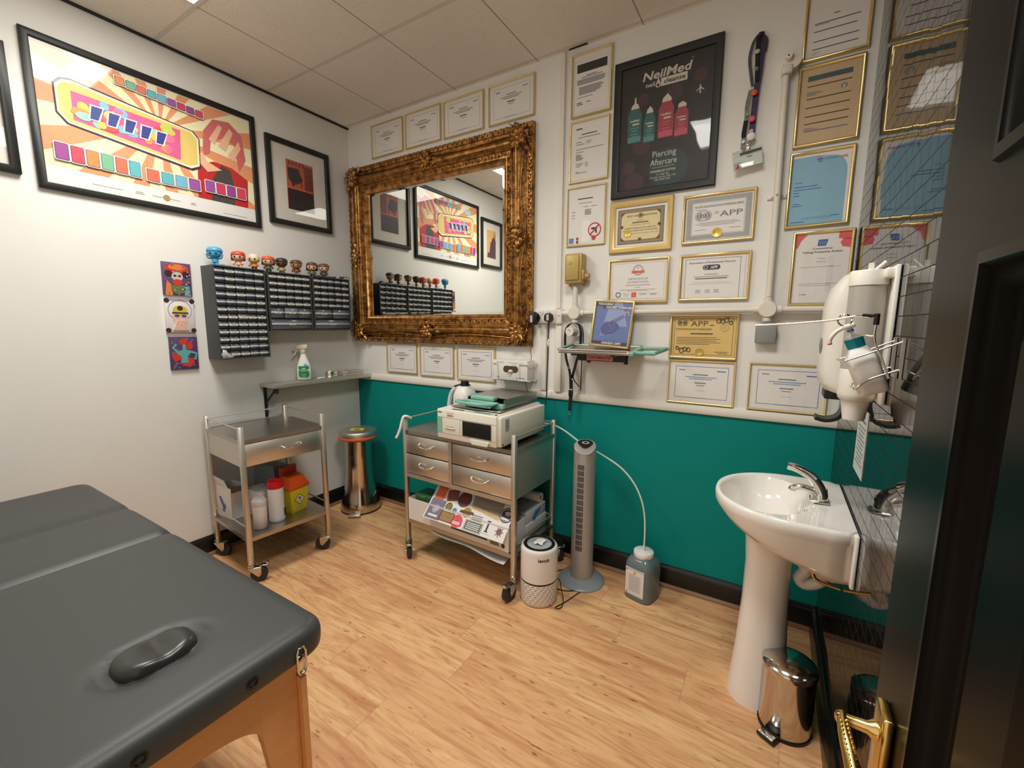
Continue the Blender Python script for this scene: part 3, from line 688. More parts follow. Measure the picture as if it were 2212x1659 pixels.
# black poster
PBK = mat('poster_black_print', (34, 31, 33), .5, var=.15, scale=8.); PURP = mat('poster_plum_print', (66, 42, 52), .5); TEALPR = mat('poster_teal_print', (44, 96, 98), .5); TEALPR2 = mat('poster_pale_teal_print', (84, 142, 140), .5)
PINK = mat('poster_rose_print', (160, 58, 78), .5); PINK2 = mat('poster_pale_rose_print', (196, 86, 106), .5); CAPW = mat('poster_cap_print', (206, 198, 184), .5)
def neil(mb, w, h):
    ox, oy = -.036, -.036                      # layout measured from the outer frame corner
    z = 2 * E1
    for x, y, r in ((.09, .15, .035), (.1, .42, .028), (.15, .47, .03), (.12, .07, .05), (.3, .47, .04), (.27, .33, .05), (.42, .52, .03), (.15, .25, .045)): mb.ell(x + ox, y + oy, r, z=E1, m=PURP)
    mb.ell(.29 + ox, .12 + oy, .095, z=1.3 * E1, m=mat('poster_dark_teal', (34, 58, 60), .5))
    mb.text('NeilMed', .04, .258 + ox, .555 + oy, z, CAPW, bold=.022, wid=.228, shear=.22); mb.ring(.38 + ox, .605 + oy, .004, .001, z, CAPW)
    mb.rect(.235 + ox, .512 + oy, .36 + ox, .55 + oy, z, CAPW); mb.text('neil', .022, .183 + ox, .522 + oy, z, CAPW, wid=.045, bold=.01); mb.text('cleanse', .021, .3 + ox, .522 + oy, 2 * z, PBK, wid=.1, bold=.012)
    mb.poly([(.222 + ox + .013 * s, .523 + oy + .013 * c) for s, c in [(sin(R(t)), -cos(R(t))) for t in range(-130, 131, 20)]] + [(.222 + ox, .556 + oy)], 2 * z, None, CAPW); mb.ell(.222 + ox, .521 + oy, .007, z=3 * z, m=PURP)
    for cx, y0, bw, bt, tp, a, b, nz in ((.111, .27, .036, .435, .489, TEALPR, TEALPR2, 1), (.187, .26, .029, .4, .431, TEALPR, TEALPR2, 1), (.268, .267, .037, .435, .472, PINK, PINK2, 0), (.343, .26, .032, .393, .418, PINK, PINK2, 0)):
        X, Y = cx + ox, oy
        mb.poly([(X - bw, y0 + Y), (X + bw, y0 + Y), (X + bw, bt - .03 + Y), (X + bw * .55, bt + Y), (X - bw * .55, bt + Y), (X - bw, bt - .03 + Y)], z, None, a)
        mb.rect(X - bw * .9, y0 + .004 + Y, X + bw * .9, y0 + .03 + Y, 1.5 * z, b)
        if nz: mb.poly([(X - bw * .62, bt + Y), (X + bw * .62, bt + Y), (X + bw * .4, bt + .02 + Y), (X + bw * .14, bt + .026 + Y), (X + bw * .1, tp + Y), (X - bw * .1, tp + Y), (X - bw * .14, bt + .026 + Y), (X - bw * .45, bt + .018 + Y)], z, None, CAPW)
        else: mb.poly([(X - bw * .62, bt + Y), (X + bw * .62, bt + Y), (X + bw * .62, bt + .012 + Y), (X + bw * .1, tp + Y), (X - bw * .5, bt + .018 + Y)], z, None, CAPW)
        k = (bt - y0)
        mb.text('NeilMed', k * .07, X, y0 + k * .62 + Y, 1.6 * z, CAPW, bold=.03, wid=bw * 1.3); mb.rect(X - bw * .3, y0 + k * .52 + Y, X + bw * .65, y0 + k * .57 + Y, 1.6 * z, CAPW)
        for q, ww in ((.42, 1.2), (.34, .9), (.24, 1.1), (.17, .8)): mb.rect(X - bw * ww / 2, y0 + k * q + Y, X + bw * ww / 2, y0 + k * q + .006 + Y, 1.6 * z, b)
    X, Y = .422 + ox, .453 + oy
    mb.poly([(X - .003, Y - .018), (X + .003, Y - .018), (X + .003, Y + .018), (X, Y + .022), (X - .003, Y + .018)], z, None, CAPW)
    mb.poly([(X - .018, Y - .008), (X, Y + .005), (X + .018, Y - .008), (X + .018, Y - .004), (X, Y + .011), (X - .018, Y - .004)], z, None, CAPW); mb.poly([(X - .008, Y - .019), (X, Y - .013), (X + .008, Y - .019), (X, Y - .01)], z, None, CAPW)
    mb.text('Piercing', .03, .268 + ox, .18 + oy, z, CAPW, wid=.115); mb.text('Aftercare', .03, .266 + ox, .14 + oy, z, CAPW, wid=.13)
    mb.text('www.neilmedpac.com', .006, .266 + ox, .127 + oy, z, CAPW, wid=.112); mb.text('WANDERLUST TATTOO', .0105, .265 + ox, .105 + oy, z, CAPW, wid=.125, bold=.02)
    mb.text('61 High Rd', .009, .265 + ox, .09 + oy, z, CAPW, wid=.06); mb.text('Croydon Surrey CR0 1TN', .009, .265 + ox, .077 + oy, z, CAPW, wid=.128); mb.text('020 3602 2678', .009, .265 + ox, .064 + oy, z, CAPW, wid=.075)
BLKP = [(0, 0), (0, .02), (.003, .023), (.03, .021), (.036, .016), (.036, .004)]
framed('framed_poster', 'large black framed piercing aftercare poster with teal and rose bottles', 'poster', back(2.146, 2.13), .516, .67, .036, BLKP, FRAMEBLK, neil, pane=PANEW, sheet=PBK)
# posters on the left wall: a loud sunburst sheet, kept as a plain colour composition
OR1 = mat('poster_orange', (228, 152, 108), .5); CR1 = mat('poster_cream', (240, 230, 186), .5)
def clip(poly, x0, y0, x1, y1):
    for ax, lim, sg in ((0, x0, 1), (0, x1, -1), (1, y0, 1), (1, y1, -1)):
        out = []
        for i in range(len(poly)):
            a, b = poly[i - 1], poly[i]; da, db = sg * (a[ax] - lim), sg * (b[ax] - lim)
            if (da >= 0) != (db >= 0):
                t = da / (da - db); out.append((a[0] + t * (b[0] - a[0]), a[1] + t * (b[1] - a[1])))
            if db >= 0: out.append(b)
        poly = out
        if not poly: break
    return poly
def sunburst(mb, w, h):
    o = -.03
    y0, y1, x0, x1 = .112 + o, .645 + o, -.001, w + .001
    mb.rect(x0, y0, x1, y1, E1 * .6, CR1); cx, cy = .5 + o, .43 + o
    for k in range(15):
        a, b = 2 * pi * k / 15 + .1, 2 * pi * (k + .46) / 15 + .1
        p = clip([(cx, cy), (cx + 2 * cos(a), cy + 2 * sin(a)), (cx + 2 * cos(b), cy + 2 * sin(b))], x0, y0, x1, y1)
        if p: mb.poly(p, E1, None, OR1)
    z = 2 * E1
    # upright red, rose and grey colour shapes on the right
    for pts, m in ((((.66, .113), (.67, .3), (.76, .34), (.86, .33), (.95, .28), (.94, .113)), mat('poster_red', (190, 40, 44), .5)),
                   (((.73, .113), (.75, .25), (.8, .33), (.85, .31), (.87, .2), (.86, .113)), mat('poster_charcoal', (74, 66, 64), .5)),
                   (((.7, .36), (.715, .5), (.77, .58), (.86, .595), (.93, .54), (.945, .4), (.9, .32), (.88, .47), (.83, .5), (.75, .45), (.74, .38)), mat('poster_rose', (206, 104, 104), .5)),
                   (((.74, .46), (.8, .56), (.82, .55), (.77, .44)), mat('poster_peach', (236, 186, 148), .5)),
                   (((.79, .44), (.86, .56), (.88, .54), (.83, .42)), mat('poster_peach', (236, 186, 148), .5)),
                   (((.84, .4), (.91, .5), (.92, .46), (.87, .37)), mat('poster_peach', (236, 186, 148), .5)),
                   (((.66, .33), (.7, .38), (.72, .33), (.8, .3), (.72, .27)), mat('poster_peach', (236, 186, 148), .5))):
        mb.poly([(x + o, y + o) for x, y in pts], z, None, m); z += E1 * .5
    # long slab with colour spots
    sl = [(x + o, y + o) for x, y in ((.115, .52), (.09, .49), (.09, .36), (.125, .318), (.64, .255), (.685, .28), (.69, .44), (.66, .475), (.15, .53))]
    mb.poly(sl, 5 * E1, None, NAVY); cxm, cym = .39 + o, .4 + o
    mb.poly([(cxm + (x - cxm) * .98, cym + (y - cym) * .93) for x, y in sl], 6 * E1, None, mat('poster_ivory', (244, 232, 196), .5))
    mb.poly([(cxm + (x - cxm) * .95, cym + (y - cym) * .84) for x, y in sl], 7 * E1, None, mat('poster_gold', (222, 196, 112), .5))
    inn = [(x + o, y + o) for x, y in ((.15, .475), (.15, .345), (.585, .295), (.595, .455))]
    mb.poly(inn, 8 * E1, None, mat('poster_magenta', (212, 92, 140), .5))
    rnd = random.Random(4); cols = [(122, 184, 222), (240, 190, 70), (236, 112, 150), (150, 204, 190), (226, 84, 66), (196, 206, 90), (238, 150, 80)]
    for k in range(30):
        x = rnd.uniform(.17, .57) + o; t = (x - o - .15) / .44; y = rnd.uniform(.36 - .045 * t, .455 - .012 * t) + o
        mb.ell(x, y, rnd.uniform(.016, .034), rnd.uniform(.014, .026), 9 * E1 + k * E1 * .08, mat('poster_spot_%d' % (k % 7), cols[k % 7], .5), n=18)
    INDIGO = mat('poster_indigo', (52, 62, 132), .5)
    for k in range(5):                           # plain angular blocks in indigo with a pale edge
        x, y = .21 + .066 * k + o, .372 - .006 * k + o
        for d, m, zz in ((.006, PAPER, 13 * E1), (0, INDIGO, 14 * E1)):
            mb.poly([(x - d, y - d), (x + .03 + d, y - d), (x + .052 + d, y + .062 + d), (x + .01 - d, y + .062 + d)], zz, None, m)
    pal = [(152, 70, 142), (206, 72, 88), (226, 138, 76), (120, 178, 140), (226, 110, 84), (96, 176, 182), (116, 178, 206), (152, 84, 156), (206, 62, 100)]
    def blocks(xa, ya, xb, yb, n, hh, i0):
        for k in range(n):
            t = (k + .5) / n; x = xa + (xb - xa) * t + o; y = ya + (yb - ya) * t + o; bw = (xb - xa) / n * .4
            mb.poly(rrect(x - bw - .006, y - .006, x + bw + .006, y + hh + .006, .008), 13 * E1, None, PAPER)
            mb.poly(rrect(x - bw - .002, y - .002, x + bw + .002, y + hh + .002, .006), 14 * E1, None, NAVY)
            mb.poly(rrect(x - bw, y, x + bw, y + hh, .005), 15 * E1, None, mat('poster_block_%d' % ((k + i0) % 9), pal[(k + i0) % 9], .5))
    blocks(.065, .148, .395, .146, 6, .072, 0); blocks(.412, .142, .675, .148, 4, .058, 4); blocks(.695, .158, .93, .158, 4, .06, 7)
    blocks(.32, .585, .72, .56, 9, .034, 2)
    mb.ell(.195 + o, .575 + o, .06, .032, 4 * E1, mat('poster_pale_blue', (176, 206, 206), .5))
    mb.ell(.5 + o, .07 + o, .017, z=E1, m=GOLDMATTE); bars(mb, .5 + o, .066 + o, (.13,), .003, .01, z=E1 * .6)
    bars(mb, .25 + o, .063 + o, (.12,), .002, .01); bars(mb, .38 + o, .07 + o, (.03, .04), .003, .008); bars(mb, .63 + o, .07 + o, (.02, .03), .003, .008); bars(mb, .86 + o, .05 + o, (.14,), .002, .01)
framed('framed_poster', 'large black framed landscape poster of an orange sunburst and coloured blocks', 'poster', left(-1.745, 2.076), 1.014, .682, .03, [(0, 0), (0, .018), (.003, .02), (.027, .02), (.03, .017), (.03, .004)], FRAMEBLK, sunburst)
RUST = mat('print_rust', (190, 92, 66), .5); DK = mat('print_dark_plum', (48, 38, 42), .5); DUSK = mat('print_dusky_red', (120, 60, 54), .5)
def matted(draw):
    def d(mb, w, h):
        x0, y0, x1, y1 = w * .26, h * .17, w * .76, h * .83
        draw(mb, x0, y0, x1, y1)
    return d
def pr_a(mb, x0, y0, x1, y1):
    w, h = x1 - x0, y1 - y0
    mb.rect(x0, y0, x1, y1, E1, RUST); mb.rect(x0 + .004, y0, x1 - .004, y0 + h * .42, 2 * E1, DK)
    mb.poly([(x0 + w * a, y0 + h * b) for a, b in ((.05, .84), (.45, .86), (.52, .72), (.6, .66), (.55, .6), (.3, .52), (.2, .46), (.16, .56), (.06, .62))], 2 * E1, None, DK)
    mb.rect(x0 + w * .66, y0 + h * .45, x1 - .004, y0 + h * .95, 2 * E1, DUSK); mb.rect(x0 + w * .02, y0 + h * .44, x1 - .004, y0 + h * .45, 3 * E1, OR1)
    for k in range(5): mb.rect(x0 + w * (.08 + .13 * k), y0 + h * .9, x0 + w * (.14 + .13 * k), y0 + h * .98, 2 * E1, DUSK)
    mb.rect(x0 + w * .52, y0 + h * .45, x0 + w * .54, y0 + h * .62, 3 * E1, DK)
def pr_b(mb, x0, y0, x1, y1):
    w, h = x1 - x0, y1 - y0
    mb.rect(x0, y0, x1, y1, E1, mat('print_amber', (224, 176, 104), .5))
    mb.poly([(x0 + w * a, y0 + h * b) for a, b in ((0, 0), (.95, .02), (.9, .2), (.72, .18), (.66, .34), (.6, .56), (.48, .6), (.4, .74), (.28, .72), (.2, .9), (.14, .72), (0, .64))], 2 * E1, None, mat('print_violet_dark', (76, 46, 62), .5))
    mb.poly([(x0 + w * a, y0 + h * b) for a, b in ((.06, .62), (.14, .66), (.1, .86), (.14, .97), (.06, .9))], 2 * E1, None, mat('print_crimson', (150, 46, 52), .5))
F2 = [(0, 0), (0, .022), (.003, .024), (.028, .024), (.032, .019), (.032, .004)]
MATBOARD = mat('mat_board', (224, 218, 208), .7)
framed('framed_print', 'black framed rust-red and dark print with a wide white mount, by the room corner', 'framed print', left(-.667, 2.132), .468, .561, .032, F2, FRAMEBLK, matted(pr_a), 'matted prints on the poster wall', sheet=MATBOARD)
framed('framed_print', 'black framed amber and violet print at the left photo edge, also seen in the mirror', 'framed print', left(-2.225, 2.115), .43, .545, .032, F2, FRAMEBLK, matted(pr_b), 'matted prints on the poster wall', sheet=MATBOARD)
# three small canvases
cv = []
def canvas(u, v, w, h, label, draw, base, rot=0.):
    t = thing('canvas_print', label, 'canvas print', M=left(u, v) @ Matrix.Rotation(rot, 4, 'Z'), group='small square canvases left of the drawers')
    mb = MB(base); mb.box(0, 0, 0, w, h, .014, bev=.0015); mb.M = Matrix.Translation((0, 0, .0142)); draw(mb, w, h); mb.build('canvas', t)
def cva(mb, w, h):
    r = random.Random(2); G = mat('art_green', (96, 120, 74), .6); RD = mat('art_red', (206, 56, 44), .6); OG = mat('art_orange', (222, 128, 62), .6); TL = mat('art_teal', (96, 168, 170), .6); SK = mat('art_grey', (202, 190, 184), .6); DB = mat('art_dark', (64, 34, 34), .6)
    mb.ell(w * .5, h * .82, w * .42, h * .15, E1, RD); mb.ell(w * .5, h * .86, w * .3, h * .09, 2 * E1, OG)
    for x in (.2, .8): mb.ell(w * x, h * .66, w * .13, h * .1, 2 * E1, DB)
    mb.ell(w * .5, h * .58, w * .2, h * .14, 2 * E1, SK); mb.ell(w * .42, h * .6, .008, .006, 3 * E1, DB); mb.ell(w * .58, h * .6, .008, .006, 3 * E1, DB); mb.ell(w * .5, h * .4, w * .17, h * .1, 4 * E1, RD)
    mb.ell(w * .5, h * .2, w * .26, h * .15, 3 * E1, G); mb.poly([(w * .05, 0), (w * .3, 0), (w * .3, h * .3), (w * .12, h * .45)], 3 * E1, None, OG); mb.poly([(w * .95, 0), (w * .72, 0), (w * .72, h * .3), (w * .9, h * .3)], 3 * E1, None, TL)
    for k in range(40): mb.ell(r.uniform(.05, .95) * w, r.uniform(.03, .97) * h, r.uniform(.002, .005), z=5 * E1 + k * 2e-5, m=r.choice([RD, OG, TL, SK, G]), n=8)
def cvb(mb, w, h):
    DB = mat('art_dark', (64, 34, 34), .6); SK = mat('art_skin', (226, 186, 172), .6); YL = mat('art_olive', (206, 190, 60), .6); LV = mat('art_lilac', (176, 160, 178), .6)
    mb.ring(w * .5, h * .66, w * .42, .004, E1, LV); 
    for x, y in ((.06, .94), (.94, .94), (.06, .06), (.94, .06)): mb.ell(w * x, h * y, .014, .014, 2 * E1, DB, n=8)
    mb.rect(0, h * .93, w, h, E1, LV)
    mb.ell(w * .5, h * .45, w * .27, h * .28, 2 * E1, SK); mb.ell(w * .5, h * .66, w * .25, h * .14, 3 * E1, YL); mb.ell(w * .5, h * .72, w * .1, h * .07, 4 * E1, DB); mb.rect(w * .22, h * .56, w * .78, h * .6, 4 * E1, DB)
    for x in (.38, .62): mb.ell(w * x, h * .5, .012, .007, 5 * E1, mat('art_blue', (70, 76, 140), .6))
    for k in range(8): mb.tube([(w * (.24 + .07 * k), h * .06, .003), (w * (.36 + .035 * k), h * (.3 + .05 * (k % 2)), .003)], .0055, 6, SK)
    mb.ell(w * .5, h * .24, .006, .009, .0075, REDINK)
def cvc(mb, w, h):
    TL = mat('art_teal', (96, 168, 170), .6); RD = mat('art_red', (206, 56, 44), .6); LV = mat('art_lilac', (176, 160, 178), .6); r = random.Random(7)
    for k in range(45): mb.ring(r.uniform(.05, .95) * w, r.uniform(.05, .95) * h, r.uniform(.003, .007), .0013, E1, LV, n=10)
    mb.ell(w * .5, h * .84, w * .14, h * .12, 2 * E1, RD); mb.ell(w * .7, h * .72, w * .12, h * .12, 2 * E1, RD); mb.ell(w * .22, h * .4, w * .16, h * .14, 2 * E1, RD); mb.ell(w * .6, h * .22, w * .24, h * .14, 2 * E1, RD)
    mb.poly([(w * .34, h * .2), (w * .62, h * .2), (w * .6, h * .4), (w * .72, h * .5), (w * .9, h * .46), (w * .84, h * .3), (w * .92, h * .28), (w * .97, h * .5), (w * .72, h * .58), (w * .58, h * .6), (w * .56, h * .76), (w * .44, h * .76), (w * .44, h * .6), (w * .3, h * .56), (w * .16, h * .66), (w * .26, h * .76), (w * .2, h * .8), (w * .06, h * .66), (w * .3, h * .44), (w * .38, h * .4)], 3 * E1, None, TL)
canvas(-1.308, 1.612, .14, .185, 'small canvas of a flower-crowned face on purple, topmost of three left of the drawers', cva, mat('art_purple', (98, 74, 116), .6), R(-1))
canvas(-1.312, 1.402, .142, .192, 'small pale canvas of a hooded face behind hands, middle one left of the drawers', cvb, mat('art_white', (224, 220, 218), .6), R(-1))
canvas(-1.309, 1.186, .14, .19, 'small violet canvas of a teal figure with red shapes, lowest left of the drawers', cvc, mat('art_violet', (84, 60, 100), .6), R(-1))

# ------------------------------------------------------------------ gilt mirror
def spiral(cx, cy, r0, turns, a0, z0, z1, dirn=1, n=22, k=.18):
    return [(cx + r0 * (1 - (1 - k) * i / n) * cos(a0 + dirn * turns * 2 * pi * i / n), cy + r0 * (1 - (1 - k) * i / n) * sin(a0 + dirn * turns * 2 * pi * i / n), z0 + (z1 - z0) * i / n) for i in range(n + 1)]
def leaf(mb, x, y, z, L, wd, a, m=None, up=.012):
    c, s = cos(a), sin(a); n = 8; vs = []; fs = []
    for i in range(n + 1):
        t = i / n; w = wd * sin(pi * min(1, .12 + t * .88)) ** .8; hz = z + up * sin(pi * t) ; l = L * t
        for q, dz in ((-1, -.006), (-.5, .001), (0, .004), (.5, .001), (1, -.006)):
            px, py = l, q * w; vs.append((x + px * c - py * s, y + px * s + py * c, hz + dz))
    for i in range(n):
        for j in range(4): fs.append((i * 5 + j, i * 5 + j + 1, i * 5 + 6 + j, i * 5 + 5 + j))
    mb.add(vs, fs, m)
def cartouche(mb, cx, cy, s, rot, corner):
    K = mb.M; mb.M = K @ Matrix.Translation((cx, cy, 0)) @ Matrix.Rotation(rot, 4, 'Z') @ Matrix.Scale(s, 4, (1, 0, 0)) @ Matrix.Scale(s, 4, (0, 1, 0))
    z = .066
    mb.ball((0, 0, z - .006), .02, .016, .022, n=14, k=8)
    for a in range(0, 360, 45 if corner else 60): leaf(mb, .006 * cos(R(a)), .006 * sin(R(a)), z, .05 + .012 * (a % 90 == 0), .014, R(a + 10), up=.014)
    for sg in (-1, 1):
        mb.tube(spiral(sg * .036, .012, .021, 1.35, 1.2 if sg > 0 else pi - 1.2, z + .002, z + .016, sg), [.0055 - .0022 * i / 22 for i in range(23)], 7)
        mb.tube(spiral(sg * .03, -.03, .017, 1.2, -2.2 if sg > 0 else pi + 2.2, z, z + .014, -sg), [.005 - .002 * i / 22 for i in range(23)], 7)
        mb.tube(spline([(sg * .012, .03, z), (sg * .03, .052, z + .012), (sg * .052, .045, z + .006), (sg * .07, .026, z - .006), (sg * .1, .018, z - .012)], 5), [.005 - .003 * i / 20 for i in range(21)], 7)
        leaf(mb, sg * .05, -.004, z - .01, .055, .012, 0 if sg > 0 else pi, up=.01)
        mb.ball((sg * .062, .042, z - .002), .007, n=10, k=6)
    mb.tube(spline([(-.016, .036, z + .004), (0, .06, z + .014), (.016, .036, z + .004)], 6), .0055, 7)
    mb.tube(spline([(-.02, -.04, z - .006), (0, -.058, z + .004), (.02, -.04, z - .006)], 6), .005, 7)
    mb.M = K
MX0, MX1, MZ0, MZ1 = .02, 1.668, 1.318, 2.636
mw, mh = MX1 - MX0, MZ1 - MZ0
t = thing('wall_mirror', 'large wall mirror in an ornate carved gilt frame above the dado rail', 'mirror', M=back(MX0, MZ0))
mb = MB(GILT)
mb.frame(mw, mh, [(0, 0), (0, .03), (.004, .037), (.018, .039), (.03, .034), (.036, .024), (.05, .022), (.062, .032), (.078, .05), (.092, .06), (.104, .062), (.112, .056), (.114, .05), (.124, .05), (.126, .056), (.134, .06), (.141, .055), (.143, .046), (.168, .041), (.17, .046), (.178, .046), (.181, .038), (.198, .028), (.203, .026), (.205, .012)])
mb.build('frame', t)
mb = MB(GILT)
def along(ins, step, f):
    for (x0, y0, x1, y1) in ((ins, ins, mw - ins, ins), (mw - ins, ins, mw - ins, mh - ins), (mw - ins, mh - ins, ins, mh - ins), (ins, mh - ins, ins, ins)):
        L = math.hypot(x1 - x0, y1 - y0); n = int(L / step)
        for i in range(1, n): f(x0 + (x1 - x0) * i / n, y0 + (y1 - y0) * i / n, (x1 - x0) / L, (y1 - y0) / L, i)
along(.119, .0125, lambda x, y, a, b, i: mb.ball((x, y, .052), .0052, n=8, k=5))
mb.build('beading', t)
mb = MB(GILT)
def vine(ins, amp, z, r, wl=.05):
    for (x0, y0, x1, y1) in ((ins, ins, mw - ins, ins), (mw - ins, ins, mw - ins, mh - ins), (mw - ins, mh - ins, ins, mh - ins), (ins, mh - ins, ins, ins)):
        L = math.hypot(x1 - x0, y1 - y0); a, b = (x1 - x0) / L, (y1 - y0) / L; n = int(L / wl * 6)
        mb.tube([(x0 + a * L * i / n - b * amp * sin(i / n * L / wl * 2 * pi), y0 + b * L * i / n + a * amp * sin(i / n * L / wl * 2 * pi), z) for i in range(n + 1)], r, 5)
        for i in range(1, int(L / wl * 2)):
            q = i * wl / 2
            leaf(mb, x0 + a * q, y0 + b * q, z - .001, .016, .006, atan2(b, a) + (1.0 if i % 2 else -1.0), up=.004)
vine(.155, .0075, .046, .0024); vine(.015, .006, .04, .002, .04)
mb.build('relief_band', t)
ci = .088
for x, y, a in ((ci, ci, -135), (mw - ci, ci, -45), (mw - ci, mh - ci, 45), (ci, mh - ci, 135)):
    mb = MB(GILT); cartouche(mb, x, y, 1.1, R(a - 90), True); mb.build('corner_scroll', t)
for x, y, a in ((mw / 2, ci, 0), (mw - ci, mh / 2, 90), (mw / 2, mh - ci, 180), (ci, mh / 2, -90)):
    mb = MB(GILT); cartouche(mb, x, y, 1.05, R(a), False); mb.build('centre_scroll', t)
mb = MB(GILT)
for (x0, y0, x1, y1, nx, ny) in ((ci, .07, mw / 2, .07, 0, -1), (mw / 2, .07, mw - ci, .07, 0, -1), (ci, mh - .07, mw / 2, mh - .07, 0, 1), (mw / 2, mh - .07, mw - ci, mh - .07, 0, 1),
                                 (.07, ci, .07, mh / 2, -1, 0), (.07, mh / 2, .07, mh - ci, -1, 0), (mw - .07, ci, mw - .07, mh / 2, 1, 0), (mw - .07, mh / 2, mw - .07, mh - ci, 1, 0)):
    q = []
    for i in range(21):
        s_ = i / 20; bow = .022 * (2 * abs(s_ - .5)) ** 1.5
        q.append((x0 + (x1 - x0) * s_ + nx * bow, y0 + (y1 - y0) * s_ + ny * bow, .052 - .8 * bow))
    mb.tube(q, .0055, 8)
    for s_ in (.3, .7): mb.ball((x0 + (x1 - x0) * s_ + nx * .016, y0 + (y1 - y0) * s_ + ny * .016, .046), .007, n=8, k=6)
mb.build('scroll_rails', t)
mb = MB(MIRROR); gi = .2
mb.frame(mw - 2 * gi, mh - 2 * gi, [(0, .0135), (.022, .0150), (.0221, .0150)], x0=gi, y0=gi); mb.rect(gi + .0221, gi + .0221, mw - gi - .0221, mh - gi - .0221, .0150)
mb.build('mirror_glass', t)

# ------------------------------------------------------------------ drawer cabinets on the left wall
CASE = mat('charcoal_cabinet_steel', (66, 69, 70), .5, var=.05); CASEIN = mat('cabinet_inside_dark', (26, 27, 30), .6)
DRW = mat('smoky_clear_drawer_plastic', (122, 126, 136), .18, spec=.6, var=.25, scale=55.); LIP = mat('pale_drawer_lip', (176, 180, 188), .2, spec=.6, var=.15, scale=60.)
LBL = mat('cream_label_paper', (232, 228, 212), .6)
_drw = {}
def drawer_meshes(w, h, big):
    k = (round(w, 4), round(h, 4))
    if k not in _drw:
        mb = MB(DRW, LIP)
        ly = h * (.45 if not big else .5)
        mb.box(-w / 2, 0, -.006, w / 2, h, 0, DRW, bev=.0012, seg=1)
        mb.box(-w / 2, ly - .0065, 0, w / 2, ly + .0065, .009, LIP, bev=.002, seg=1)
        mb.box(-w / 2 + .001, 0, -.05, w / 2 - .001, .002, -.006, DRW)
        a = mb.build('drawer'); C.objects.unlink(a)
        mb = MB(LBL, INK); lw = min(w * .42, .022)
        mb.box(-lw, ly - .0058, .0092, lw, ly + .0058, .0098, LBL); mb.rect(-lw * .62, ly - .0014, lw * .62, ly + .0012, .0100, INK)
        b = mb.build('label'); C.objects.unlink(b)
        _drw[k] = (a, b)
    return _drw[k]
def cabinet(u, v, w, h, rows, label, depth=.145):
    t = thing('drawer_cabinet', label, 'drawer cabinet', M=left(u, v), group='small-parts drawer cabinets on the wall')
    e = .007
    mb = MB(CASE, CASEIN)
    mb.box(0, 0, .001, w, h, .006, CASEIN)
    for a in ((0, 0, .006, e, h, depth), (w - e, 0, .006, w, h, depth), (e, 0, .006, w - e, e, depth), (e, h - e, .006, w - e, h, depth)): mb.box(*a, CASE)
    tot = sum(r[1] for r in rows); y = h - e; H = h - 2 * e
    spots = []
    for cols, wt, labs in rows:
        rh = H * wt / tot; y -= rh
        mb.box(e, y - .0012, .01, w - e, y + .0035, depth - .002, CASEIN)
        cw = (w - 2 * e) / len(labs)
        for i, L in enumerate(labs):
            if i: mb.box(e + cw * i - .0008, y, .06, e + cw * i + .0008, y + rh, depth - .006, CASEIN)
            spots.append((e + cw * (i + .5), y + .0045, cw - .0022, rh - .009, L, wt > 1))
    mb.build('cabinet_body', t)
    for x, yy, dw_, dh_, L, big in spots:
        a, b = drawer_meshes(dw_, dh_, big)
        o = a.copy(); C.objects.link(o); o.parent = t; o.location = (x, yy, depth - .012 + (.006 if (L == '2') else 0))
        if L in '12':
            q = b.copy(); C.objects.link(q); q.parent = o
    return t
row = lambda s, wt=1.: (len(s), wt, s)
cab1 = cabinet(-1.107, 1.237, .302, .556, [row('01001'), row('01000'), row('01111'), row('01101'), row('00011'), row('10000'), row('11211'), row('11111'), row('11111'), row('11001'), row('10100'), row('01100')], 'tall charcoal small-parts drawer cabinet of twelve rows beside the canvases')
cabinet(-.79, 1.405, .305, .383, [row('11111'), row('11111'), row('11111'), row('11011'), row('10111'), row('121', 1.75), row('1', 1.75)], 'short charcoal drawer cabinet between the tall one and the one by the mirror')
cabinet(-.472, 1.405, .31, .383, [row('11001'), row('11001'), row('11011'), row('11011'), row('00101'), row('10', 1.75), row('1', 1.75)], 'short charcoal drawer cabinet right beside the gilt mirror')
mb = MB(mat('clear_bag_plastic', (178, 180, 184), .25)); mb.M = left(-1.107 + .012, 1.243, .139)
mb.add([(0, .0, .004), (.055, 0, .01), (.062, .012, .016), (.03, .022, .018), (.022, .05, .01), (.004, .055, .006), (-.002, .02, .01), (.012, .03, .022), (.03, .008, .022)], [(0, 1, 8), (1, 2, 8), (2, 3, 8), (3, 7, 8), (3, 4, 7), (4, 5, 7), (5, 6, 7), (6, 0, 7), (0, 8, 7)])
tag(mb.build('plastic_bag'), 'crumpled clear plastic bag poking out of the lowest drawer row of the tall cabinet', 'bag')

